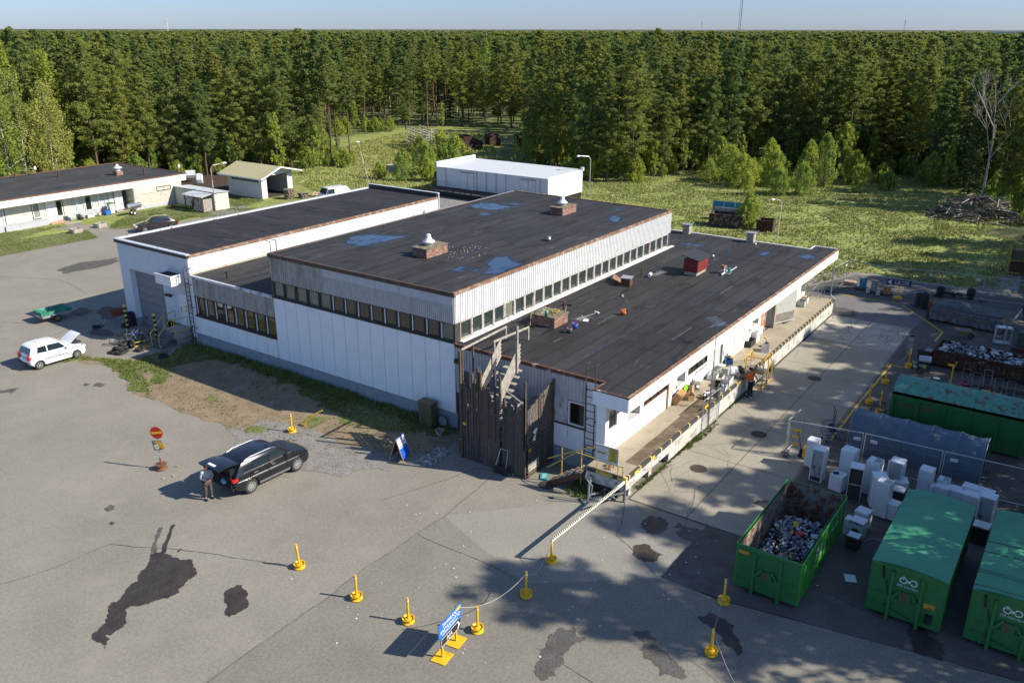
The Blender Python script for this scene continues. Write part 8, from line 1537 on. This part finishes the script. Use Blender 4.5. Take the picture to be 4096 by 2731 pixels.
# scrap yard behind the cold store
rk2 = thing('steel_rack', 'long pale steel frame rack loaded with beams in the clearing', 'rack', (84.5,76.0,0), R(-32)); PS = mat('pale_steel', (.42,.44,.40), .6, var=.15, c2=(.25,.09,.05), cov=.3, c2s=1.5, soft=.1)
for z in (.5,1.1,1.6,2.1,2.8,3.3):
    for y in (-1.3,1.3): B().box(-.1,-6.5,z,.1,6.5,z+.16).build('beam', PS, rk2) if y < 0 else B().box(1.9,-6.0,z+.1,2.1,6.0,z+.24).build('beam', PS, rk2)
for k in range(8): B().box(-.12,-6.4+k*1.8,0,-.0,-6.25+k*1.8,3.5 if k % 2 else 2.4).box(2.0,-6.2+k*1.7,0,2.12,-6.05+k*1.7,3.7 if k % 2 else 2.6).build('post', PS, rk2)
B().box(-1.6,-5.5,.9,-.6,-1.5,1.9).build('orange_trough', mat('orange_rust', (.32,.13,.05), .8, var=.3), rk2)
for i, (x, y, w_, l, h) in enumerate(((88.5,68.5,1.5,3,2.6),(93.5,70.5,1.2,6,1.3),(97.5,69.2,2,3,1.9),(99.5,64.0,2,2.5,2.0),(91.5,73,1.6,5,1.0))): skip(x, y, R(-35), w_, l, h, RD, ['tall dark rusty bucket leaning at the end of the steel rack','long low rusty trough right of the rack','rusty bin farther right in the clearing','rusty bin at the right end of the clearing','low reddish trough behind the rack'][i])
cr_ = thing('concrete_ring', 'round concrete well ring lying in the bushes', 'concrete ring', (63.2,62.6,0)); B().lathe((0,0,0), [(1.0,0),(1.05,1.1),(.85,1.1),(.82,.1)], 20).build('ring', CONC, cr_, 'auto'); tag(B().lathe((0,0,0), [(.6,0),(.62,.8),(.5,.8),(.48,.1)], 16).build('concrete_ring', CONC, None, 'auto', loc=(62.0,60.4,0)), 'smaller concrete ring right of the big one in the bushes', 'concrete ring')
# dark litter behind the office
b = B(); rn = random.Random(41)
for k in range(420):
    x, y = rn.uniform(34,64), rn.uniform(84,106)-.0; L_ = rn.uniform(.3,1.6); b.m = rn.choices((0,1,2),(60,30,6))[0]; b.cb((x,y,rn.uniform(.02,.35)),(L_,rn.uniform(.05,.2),.08),0,Euler((rn.uniform(-.4,.4),rn.uniform(-.4,.4),rn.uniform(0,3))))
o = b.build('felling_waste', [DKWOOD, GRWOOD, mat('litter_white', (.6,.6,.6))]); o['kind'] = 'stuff'
# masts on the horizon, far shed
def mastpost(x, y, h, r_, label, m):
    o = thing('radio_mast', label, 'mast', (x, y, 0)); b = B()
    for k in range(3): a = k*2.094; b.cyl((math.cos(a)*r_,math.sin(a)*r_,0),(math.cos(a)*r_*.9,math.sin(a)*r_*.9,h),r_*.16,r_*.16,5)
    n = int(h/(r_*2.2))
    for k in range(n):
        z0, z1 = k*h/n, (k+1)*h/n
        for q in range(3): a = q*2.094; c_ = (q+1)*2.094; b.bar((math.cos(a)*r_,math.sin(a)*r_,z0),(math.cos(c_)*r_,math.sin(c_)*r_,z1),r_*.12)
    b.build('lattice', m, o)
    for k, z in enumerate((h*.93,h*.86,h*.8)): B().box(-r_*1.8,-r_*.6,z-2*r_,-r_*1.2,r_*.6,z+2*r_).build('antenna', GALV, o)
RWM = mat('mast_grey_red', (.34,.36,.40), .6, var=.1, c2=(.35,.2,.2), cov=.3, c2s=.05)
def dirpt(px, dist): d = at(px, 2000, 0)-CAM; d.z = 0; d.normalize(); d2 = FW*3400.881+RT*(px-2048)+UP*(1365.5-125); d2.z = 0; d2.normalize(); return CAM.x+d2.x*dist, CAM.y+d2.y*dist
x, y = dirpt(2958, 620); mastpost(x, y, 62, .8, 'tall lattice radio mast rising above the wood', RWM)
x, y = dirpt(672, 2200); mastpost(x, y, 42, .9, 'small white mast on the horizon at the left', WHITE)
x, y = dirpt(3616, 1700); mastpost(x, y, 36, .7, 'thin mast on the horizon at the right', RWM)
x, y = dirpt(2806, 3200); mastpost(x, y, 44, 1.0, 'very small mast on the horizon left of the tall one', RWM)
x, y = dirpt(4030, 640); fs = thing('far_hall', 'distant white hall showing above the wood at the right edge', 'building', (x, y, 0), R(8)); B().box(-9,-9,0,9,9,18.5).build('wall', mat('far_wall', (.45,.55,.62), .6), fs); B().box(-9.5,-9.5,18.5,9.5,9.5,19.4).build('roof', WHITE, fs)
# ---------------------------------------------------------------- trees
def leafmat(name, c, var=.3, rnd=.25, tl=.25):
    m = mat(name, c, .75, var=var, vs=.8, orand=rnd, spec=.25)
    t = m.node_tree; N = t.nodes; L = t.links; b = N['Principled BSDF']; src = b.inputs['Base Color'].links[0].from_socket
    tr = N.new('ShaderNodeBsdfTranslucent'); L.new(src, tr.inputs[0]); mx = N.new('ShaderNodeMixShader'); mx.inputs[0].default_value = tl
    o = [n for n in N if n.type == 'OUTPUT_MATERIAL'][0]; L.new(b.outputs[0], mx.inputs[1]); L.new(tr.outputs[0], mx.inputs[2]); L.new(mx.outputs[0], o.inputs[0]); return m
PINE = leafmat('pine_needles', (.235,.28,.07), rnd=.32, tl=.45); PINED = leafmat('spruce_needles', (.10,.14,.045))
BIRCH = leafmat('birch_leaves', (.30,.36,.06), tl=.4); BIRCHY = leafmat('birch_leaves_golden', (.38,.38,.09), tl=.4); BUSH = leafmat('willow_leaves', (.32,.40,.075), tl=.4)
BARKP = mat('pine_bark', (.13,.08,.05), .9, var=.3, vs=2, c2=(.30,.14,.06), cov=.4, c2s=.4, soft=.4, orand=.25); BARKD = mat('dark_bark', (.05,.04,.033), .9, var=.3); BARKB = mat('birch_bark', (.55,.54,.5), .8, var=.1, c2=(.06,.055,.05), cov=.3, c2s=3, soft=.05, stretch=(1,1,3)); BARKG = mat('grey_twigs', (.20,.18,.15), .9, var=.2)
def leaves(cl, per, sz, rs, flat=.5, asp=.5):
    """cl: clump centres (n,3) and radii (n,3) -> small leaf quads spread through each clump"""
    c, r = cl; n = len(c)*per; C_ = np.repeat(c, per, 0); R_ = np.repeat(r, per, 0)
    d = rs.normal(size=(n, 3)); d /= np.linalg.norm(d, axis=1)[:, None]; P = C_+d*R_*(rs.rand(n, 1)**.45)
    a = rs.normal(size=(n, 3)); a[:, 2] *= flat; a /= np.linalg.norm(a, axis=1)[:, None]
    b = np.cross(a, rs.normal(size=(n, 3))); b /= np.linalg.norm(b, axis=1)[:, None]
    s_ = sz*rs.uniform(.6, 1.3, (n, 1)); a = a*s_; b = b*s_*asp
    V = np.stack([P-a-b*.4, P+a*.2-b, P+a+b*.3, P-a*.2+b], 1).reshape(-1, 3); return V
def leafobj(name, V, m):
    n = len(V)//4; me = bpy.data.meshes.new(name); me.vertices.add(len(V)); me.vertices.foreach_set('co', V.ravel().astype(np.float32))
    me.loops.add(4*n); me.loops.foreach_set('vertex_index', np.arange(4*n, dtype=np.int32)); me.polygons.add(n)
    me.polygons.foreach_set('loop_start', np.arange(0, 4*n, 4, dtype=np.int32)); me.polygons.foreach_set('loop_total', np.full(n, 4, dtype=np.int32))
    me.materials.append(m); me.update(); me.validate(); return me
def pine_clumps(rs, H, cb, rad, n, cone=.0):
    c = []; r = []; lean = rs.uniform(-.5, .5, 2)
    nb = n//3; ph = rs.uniform(0, 6.28); gaps = [rs.rand() for _ in range(6)]
    for k in range(nb):
        t = (k+rs.rand())/nb; z = cb+(H-cb)*t; aa = k*2.4; asy = 1+.28*math.cos(aa-ph)+.22*math.sin(t*14+ph)
        prof = (min(1,.4+t*2.2))*(1-t)**.45*1.05*asy if cone == 0 else (1-t)**.95
        R_ = rad*(prof+.06)*rs.uniform(.4, 1.3); a = aa+rs.normal()*.4
        for q in range(3):
            f = [.45, .75, 1.][q]; x = math.cos(a)*R_*f; y = math.sin(a)*R_*f; s_ = rs.uniform(.22, .46)*(1.1-.45*t)*rad/1.9
            c.append((x+rs.normal()*.15, y+rs.normal()*.15, z+(.25*f*R_ if cone == 0 else -.25*f*R_)+rs.normal()*.12)); r.append((s_, s_, s_*.55))
    c.append((0, 0, H-.2)); r.append((.25, .25, .5)); return np.array(c), np.array(r)
def trunk(name, H, r0, m, rs, branches=0, cb=8, bl=1.4, lean=0, dead=0, fork=None):
    b = B(); P = [Vector((lean*(z/H)**2*1.5+.08*math.sin(z*.6+rs.rand()*.2), .08*math.cos(z*.5), z)) for z in np.linspace(-.1, H*.97, 7)]
    for i in range(6): b.cyl(P[i], P[i+1], r0*(1-i/6.3), r0*(1-(i+1)/6.3)+.01, 6, False)
    for k in range(branches):
        z = cb+(H*.95-cb)*(k+rs.rand())/branches; a = rs.uniform(0, 6.28); L_ = bl*(1-(z-cb)/(H-cb)*.75)*rs.uniform(.6, 1.1)
        p = (0, 0, z); b.cyl(p, (math.cos(a)*L_, math.sin(a)*L_, z+L_*.3), r0*.22, .015, 4, False)
    for k in range(dead):
        z = rs.uniform(cb*.45, cb); a = rs.uniform(0, 6.28); L_ = rs.uniform(.4, 1.2); b.cyl((0, 0, z), (math.cos(a)*L_, math.sin(a)*L_, z-.1), .03, .01, 3, False)
    return b, m
PROTO = {}
def proto(key, name, tb, leafme):
    """mesh data for one kind of tree: trunk and crown"""
    me = bpy.data.meshes.new('trunk'); me.from_pydata(tb[0].v, [], tb[0].f); me.materials.append(tb[1]); me.polygons.foreach_set('use_smooth', [True]*len(me.polygons)); me.update()
    PROTO[key] = (name, me, leafme)
rs = np.random.RandomState(4)
for v in range(6):      # tall bare-stemmed pines
    H = 16.5; cb = [7.5, 10, 9.2, 6.5, 10.8, 7][v]; cl = pine_clumps(rs, H, cb, [2.0,1.7,2.2,2.3,1.6,2.0][v], 190)
    proto('pine%d' % v, 'pine_tree', trunk('t', H, .17, BARKP, rs, 22, cb, 1.7, rs.uniform(-.3, .3), 10), leafobj('crown', leaves(cl, 58, .12, rs, .6, .42), PINE))
for v in range(3):      # full-crowned edge pines
    H = 16; cb = [2.2, 3.2, 4.2][v]; cl = pine_clumps(rs, H, cb, [2.9,2.6,3.0][v], 300)
    proto('edge%d' % v, 'pine_tree', trunk('t', H, .19, BARKP, rs, 30, cb, 2.2, 0, 4), leafobj('crown', leaves(cl, 60, .13, rs, .6, .42), PINE))
for v in range(2):
    H = 16.5; cl = pine_clumps(rs, H, 1.2, 2.2, 240, 1)
    proto('spruce%d' % v, 'spruce_tree', trunk('t', H, .18, BARKD, rs, 20, 1.5, 1.6), leafobj('crown', leaves(cl, 46, .15, rs, .6, .4), PINED))
def round_clumps(rs, H, cb, rad, n, droop=0):
    c = []; r = []
    for k in range(n):
        t = rs.rand(); z = cb+(H-cb)*t; R_ = rad*math.sin(math.pi*(.12+.85*t))**.7*(1-.35*t)*rs.uniform(.25, 1.05); a = rs.uniform(0, 6.28)
        c.append((math.cos(a)*R_, math.sin(a)*R_, z-droop*R_*.3)); s_ = rs.uniform(.28, .6)*rad/2.4; r.append((s_, s_, s_*(1.1+droop)))
    return np.array(c), np.array(r)
for v in range(3):
    H = [15, 13, 16][v]; cl = round_clumps(rs, H, [3, 2.0, 4.5][v], [2.4, 3.0, 2.2][v], 130, .8)
    proto('birch%d' % v, 'birch_tree', trunk('t', H, .12, BARKB, rs, 26, 3, 2.0, rs.uniform(-.6, .6)), leafobj('crown', leaves(cl, 48, .12, rs, 1, .6), BIRCHY if v == 1 else BIRCH))
for v in range(3):
    H = [4.2, 3.2, 5.5][v]; cl = round_clumps(rs, H, .3, [2.3, 1.9, 1.9][v], 150); cl = (cl[0], cl[1]*np.array([.55,.55,1.1]))
    tb = B()
    for k in range(12):
        a = rs.uniform(0, 6.28); q = rs.uniform(.3, 1.3); tb.cyl((math.cos(a)*.15, math.sin(a)*.15, -.05), (math.cos(a)*q, math.sin(a)*q, H*.75), .03, .01, 4, False)
    proto('bush%d' % v, 'willow_bush', (tb, BARKG), leafobj('crown', leaves(cl, 44, .085, rs, 1, .6), BUSH))
for v in range(2):
    H = [7, 9][v]; cl = round_clumps(rs, H, 1.2, [1.2, 1.4][v], 60, .4)
    proto('sapling%d' % v, 'birch_sapling', trunk('t', H, .05, BARKG, rs, 10, 1.5, .9), leafobj('crown', leaves(cl, 40, .11, rs, 1, .6), BUSH))
tb = B(); rs2 = random.Random(3)
def grow(p, d, L_, r_, lv):
    q = p+d*L_; tb.cyl(p, q, r_, r_*.6, 5, False)
    if lv:
        for k in range(4 if lv > 1 else 3):
            dd = (d+Vector((rs2.uniform(-.8, .8), rs2.uniform(-.8, .8), rs2.uniform(-.1, .6)))).normalized(); grow(p+d*L_*rs2.uniform(.45, 1), dd, L_*.55, r_*.45, lv-1)
grow(Vector((0, 0, 0)), Vector((0, 0, 1)), 9, .16, 4)
# places
GROUPS = {'pine_tree': 'pines of the wood behind the yard', 'spruce_tree': 'dark spruces among the pines', 'birch_tree': 'birches at the edge of the wood', 'willow_bush': 'green bushes round the field', 'birch_sapling': 'young birches in front of the wood'}
LAB = {'pine_tree': 'tall pine tree with green crown standing in the wood behind the yard', 'spruce_tree': 'dark narrow spruce standing among the pines', 'birch_tree': 'pale-stemmed birch with yellow-green leaves at the wood edge', 'willow_bush': 'light green bush growing at the edge of the field', 'birch_sapling': 'thin young birch with light green leaves before the pines'}
def plant(key, x, y, s_=1., sz=1., rz=None, label=None, group=None):
    name, tm, lm = PROTO[key]; r = thing(name, label or LAB[name], 'bush' if name == 'willow_bush' else 'tree', (x, y, -.03), rs2.uniform(0, 6.28) if rz is None else rz, group or GROUPS[name]); r.scale = (s_, s_, s_*sz)
    for n, me in (('trunk' if name != 'willow_bush' else 'stems', tm), ('crown', lm)):
        o = bpy.data.objects.new(n, me); COL.objects.link(o); o.parent = r
    return r
def inside(x, y, P):
    c = False; j = len(P)-1
    for i in range(len(P)):
        if ((P[i][1] > y) != (P[j][1] > y)) and x < (P[j][0]-P[i][0])*(y-P[i][1])/(P[j][1]-P[i][1])+P[i][0]: c = not c
        j = i
    return c
EDGE = [(-400,150),(-20,118),(18,100),(33,89),(44,83),(56,76),(62,71),(66,74),(72,88),(88,103),(110,98),(122,88),(126,80),(112,68),(92,58),(82,50),(76,42),(72,36),(75,28),(86,25),(96,18),(101,8),(103,-2),(90,-12),(83,-19),(82,-26),(86,-60),(120,-160),(1200,-700),(1600,1600),(-400,1600)]
def infrustum(x, y, mg=2.5):
    d = Vector((x, y, 0))-CAM; z = d.dot(Vector((math.cos(_y), math.sin(_y), 0))); s_ = d.dot(_a); return z > 0 and abs(s_) < z*.66+mg*3
rs = np.random.RandomState(12)
cell = {}
def free(x, y, dmin):
    k = (int(x//4), int(y//4))
    for i in (-1, 0, 1):
        for j in (-1, 0, 1):
            for (a, b) in cell.get((k[0]+i, k[1]+j), []):
                if (a-x)**2+(b-y)**2 < dmin*dmin: return False
    cell.setdefault(k, []).append((x, y)); return True
pts = []
for k in range(60000):
    r_ = 88+(260-88)*rs.rand()**.8; a = R(35.05+rs.uniform(-35, 35)); x = CAM.x+r_*math.cos(a); y = CAM.y+r_*math.sin(a)
    op = 62 < y < 140 and 70 < x < 175 and x < y*2.2
    if inside(x, y, EDGE) and free(x, y, (4.3 if op else 2.9)+rs.rand()*.9): pts.append((r_, x, y))
pts.sort(); near = pts[:300]; mid = pts[300:]
def hkey(x, y):
    lf = (x < 45 and y > 70)
    q = noise.noise(Vector((x*.05, y*.05, 3)))
    return lf, q
for r_, x, y in near:
    lf, q = hkey(x, y); u = rs.rand()
    edge = not all(inside(x+dx, y+dy, EDGE) for dx, dy in ((-4,-4),(-5,0),(0,-5)))
    mids = 56 < y < 120 and x > 60 and x < y*2.2
    if u < .05: key = 'spruce%d' % rs.randint(2)
    elif u < (.30 if x < 28 else .06): key = 'birch%d' % rs.randint(3)
    elif mids: key = 'pine%d' % rs.choice([1, 2, 4])
    elif edge or (lf and u < .6) or (x > 76 and y < 22 and u < .5): key = 'edge%d' % rs.randint(3)
    else: key = 'pine%d' % rs.randint(6)
    plant(key, x, y, rs.uniform(.72, 1.12), rs.uniform(.98, 1.14))
# the rest of the wood: thousands of trees nobody could count, as instances of the same kinds
def scatter(name, P, keys, sc, seed):
    me = bpy.data.meshes.new(name+'_points'); me.from_pydata([(p[0], p[1], 0) for p in P], [], []); me.update()
    o = bpy.data.objects.new(name, me); COL.objects.link(o); o['kind'] = 'stuff'
    ng = bpy.data.node_groups.new(name, 'GeometryNodeTree'); ng.interface.new_socket('Geometry', in_out='INPUT', socket_type='NodeSocketGeometry'); ng.interface.new_socket('Geometry', in_out='OUTPUT', socket_type='NodeSocketGeometry')
    N = ng.nodes; L = ng.links; gi = N.new('NodeGroupInput'); go = N.new('NodeGroupOutput')
    mp = N.new('GeometryNodeMeshToPoints'); L.new(gi.outputs[0], mp.inputs[0])
    gg = N.new('GeometryNodeGeometryToInstance')
    for key in keys:
        nm, tm, lm = PROTO[key]; j = B(); oo = bpy.data.objects.new('kind_'+key, joined(key)); io = N.new('GeometryNodeObjectInfo'); io.inputs['Object'].default_value = oo; io.inputs['As Instance'].default_value = True
        L.new(io.outputs['Geometry'], gg.inputs[0])
    # multi-input reverses the order, which does not matter here
    it = N.new('GeometryNodeInstanceOnPoints'); L.new(mp.outputs[0], it.inputs['Points'])
    N.remove(gg); jn = N.new('GeometryNodeJoinGeometry')
    for n in [n for n in N if n.type == 'OBJECT_INFO']: 
        g1 = N.new('GeometryNodeGeometryToInstance'); L.new(n.outputs['Geometry'], g1.inputs[0]); L.new(g1.outputs[0], jn.inputs[0])
    L.new(jn.outputs[0], it.inputs['Instance']); it.inputs['Pick Instance'].default_value = True
    def rnd(typ, a, b, s_):
        n = N.new('FunctionNodeRandomValue'); n.data_type = typ
        idx = {'FLOAT': (2, 3, 1), 'INT': (4, 5, 2), 'FLOAT_VECTOR': (0, 1, 0)}[typ]; n.inputs[idx[0]].default_value = a; n.inputs[idx[1]].default_value = b; n.inputs['Seed'].default_value = s_; return n.outputs[idx[2]]
    L.new(rnd('INT', 0, len(keys)-1, seed), it.inputs['Instance Index']); L.new(rnd('FLOAT_VECTOR', (0, 0, 0), (0, 0, 6.283), seed+1), it.inputs['Rotation']); L.new(rnd('FLOAT', sc[0], sc[1], seed+2), it.inputs['Scale'])
    L.new(it.outputs[0], go.inputs[0]); md = o.modifiers.new('trees', 'NODES'); md.node_group = ng; return o
JM = {}
def joined(key):
    if key in JM: return JM[key]
    nm, tm, lm = PROTO[key]; bm = bmesh.new(); bm.from_mesh(tm); nf = len(bm.faces); bm.from_mesh(lm)
    bm.faces.ensure_lookup_table()
    me = bpy.data.meshes.new(key); bm.to_mesh(me); nt_ = len(bm.faces); bm.free(); me.materials.clear(); me.materials.append(tm.materials[0]); me.materials.append(lm.materials[0])
    ix = np.ones(nt_, dtype=np.int32); ix[:nf] = 0; me.polygons.foreach_set('material_index', ix); me.update(); JM[key] = me; return me
kinds = ['pine0','pine1','pine2','pine3','pine4','pine5','edge0','edge2','pine0','pine2','spruce0','birch2']
scatter('forest', [(x, y) for r_, x, y in mid], kinds, (.78, 1.14), 3)
far = []; rr = 255.
cell.clear()
for k in range(42000):
    r_ = 255*(900/255)**rs.rand(); a = R(35.05+rs.uniform(-34, 34)); x = CAM.x+r_*math.cos(a); y = CAM.y+r_*math.sin(a)
    if free(x, y, 2.8+r_/260): far.append((x, y))
# light versions for the far wood
for v in range(4):
    H = 16.5; cl = pine_clumps(rs, H, 7, 2.4, 60); PROTO['far%d' % v] = ('pine_tree', trunk('t', H, .2, BARKP, rs)[0], None)
    tb_, bk = trunk('t', H, .2, BARKP, rs); proto('far%d' % v, 'pine_tree', (tb_, bk), leafobj('crown', leaves(cl, 22, .42, rs, .6, .55), PINE))
scatter('forest', far, ['far0','far1','far2','far3'], (.82, 1.14), 9)
# beyond that only the ragged canopy shows
rs3 = np.random.RandomState(5); V = []; F = []
nu, nv = 260, 90
for i in range(nu+1):
    a = R(35.05+38*(i/nu*2-1))
    for j in range(nv+1):
        r_ = 820*(9000/820)**(j/nv); x = CAM.x+r_*math.cos(a); y = CAM.y+r_*math.sin(a); V.append((x, y, 13.2+rs3.uniform(-1.6, 2.6)+2.5*noise.noise(Vector((x*.003, y*.003, 0)))))
for i in range(nu):
    for j in range(nv): k = i*(nv+1)+j; F.append((k, k+nv+1, k+nv+2, k+1))
cp = B(); cp.v = V; cp.f = F; cp.mi = [0]*len(F); struct(cp.build('distant_forest', mat('distant_canopy', (.085,.095,.035), .9, var=.4, vs=.02, c2=(.15,.16,.05), cov=.3, c2s=.01, soft=.2)), 'stuff')
# undergrowth beneath the pines
ug = []; cell.clear()
for k in range(14000):
    r_ = 92+(190-92)*rs.rand(); a = R(35.05+rs.uniform(-33, 33)); x = CAM.x+r_*math.cos(a); y = CAM.y+r_*math.sin(a)
    if inside(x, y, EDGE) and noise.noise(Vector((x*.06, y*.06, 9))) > -.25 and free(x, y, 2.1): ug.append((x, y))
scatter('undergrowth', ug, ['bush0','bush1','sapling0','bush1'], (.5, 1.0), 21)
# edge plants one can tell apart
rn = random.Random(9)
for x, y, s_ in [(62,49.5,1.0),(65,52,1.1),(60,53,.9),(58,56,.8),(64,57,1.1),(69,55,1.2),(57.5,60,.7),(72,60,1.0),(76,64,1.1),(56,48,.7),(78,70,.8),(66,63,.9)]: plant('bush%d' % rn.randint(0, 1), x, y, s_, 1)
for x, y, s_ in [(85,18,1.3),(89,14,1.4),(82,20,1.0),(91,9,1.3),(88,6,1.2),(84,11,.8),(92,3,1.3),(78,9,1.05),(80,6.5,1.1),(95,0,1.2),(90,-2,1.1),(75.5,12,.6),(86,1,.8),(81,15,1.2),(83,14.5,1.0),(86,12,1.2),(97,6,1.5),(93,15,1.2),(88,21,1.3),(96,-6,1.1),(88,-14,.7),(76,-20,.7),(80,-21,.8),(72,-22,.6)]:
    if s_: plant('bush%d' % rn.randint(0, 2), x, y, s_*rn.uniform(.75, 1.0), rn.uniform(.8, 1.1))
for x, y, s_ in [(78,44,.9),(80,41,1.0),(83,46,1.1),(77,48,.9),(75,33,.6),(55,70,1),(51,74,1),(73,47,.6)]: plant('sapling%d' % rn.randint(0, 1), x, y, s_, 1)
for k in range(46):
    t = rn.random(); x, y = 76+t*24+rn.uniform(-3,4), 27-t*40+rn.uniform(-4,4)
    if inside(x-2, y, EDGE) and not inside(x-9, y-2, EDGE): plant('bush%d' % rn.randint(0, 2), x, y, rn.uniform(.6, 1.1), rn.uniform(.8, 1.2))
plant('bush1', 57.5, 5.2, .95, 1.1, label='yellow-green bush between the two rusty bins in the field', group='bush by the bins')
# birches at far left, nearest to the camera
for x, y, k, s_ in [(18,84,0,1.0),(24.5,86,1,1.0),(14,86,1,1.1),(29,93,0,1.1),(34,94,2,.8),(12,95,1,1.2),(8,90,0,1.1),(19,92,1,1.2),(26,98,0,1.2),(21,86,1,1.05),(16,90,0,1.15),(27,90,1,.95),(10,92,2,1.1),(31,97,1,.9),(23,96,0,1.1),(14,98,2,1.15),(36,99,1,.8),(5,98,0,1.2),(29,103,1,1.0)]: plant('birch%d' % k, x, y, s_, 1.05)
bt = bpy.data.objects.new('bare_birch', None); COL.objects.link(bt); tag(bt, 'bare leafless birch with pale twigs at the right edge of the wood', 'tree'); bt.location = (88, -13.5, 0); bt.scale = (1.0, 1.0, 1.05)
tb.build('trunk', mat('pale_bare_bark', (.42,.39,.34), .8, var=.2), bt)
# trees standing outside the picture whose shade falls over the containers
rn = random.Random(31)
for row, (y0, st, ks, sc) in enumerate(((-33.2, 6.5, ('birch1','edge0','birch0'), 1.0), (-36.8, 5.4, ('edge2','birch2','edge0','birch0'), 1.22), (-41.5, 5.2, ('edge1','pine2','edge2','pine3'), 1.42))):
    x = (1.5, 0., 3.)[row]
    while x < 78-row*4:
        if True:
            plant(rn.choice(ks), x, y0+rn.uniform(-.8,.8), sc*rn.uniform(.9,1.08), 1, label='roadside tree beyond the containers, shading them', group='trees beyond the containers')
        x += st*rn.uniform(.75, 1.3)
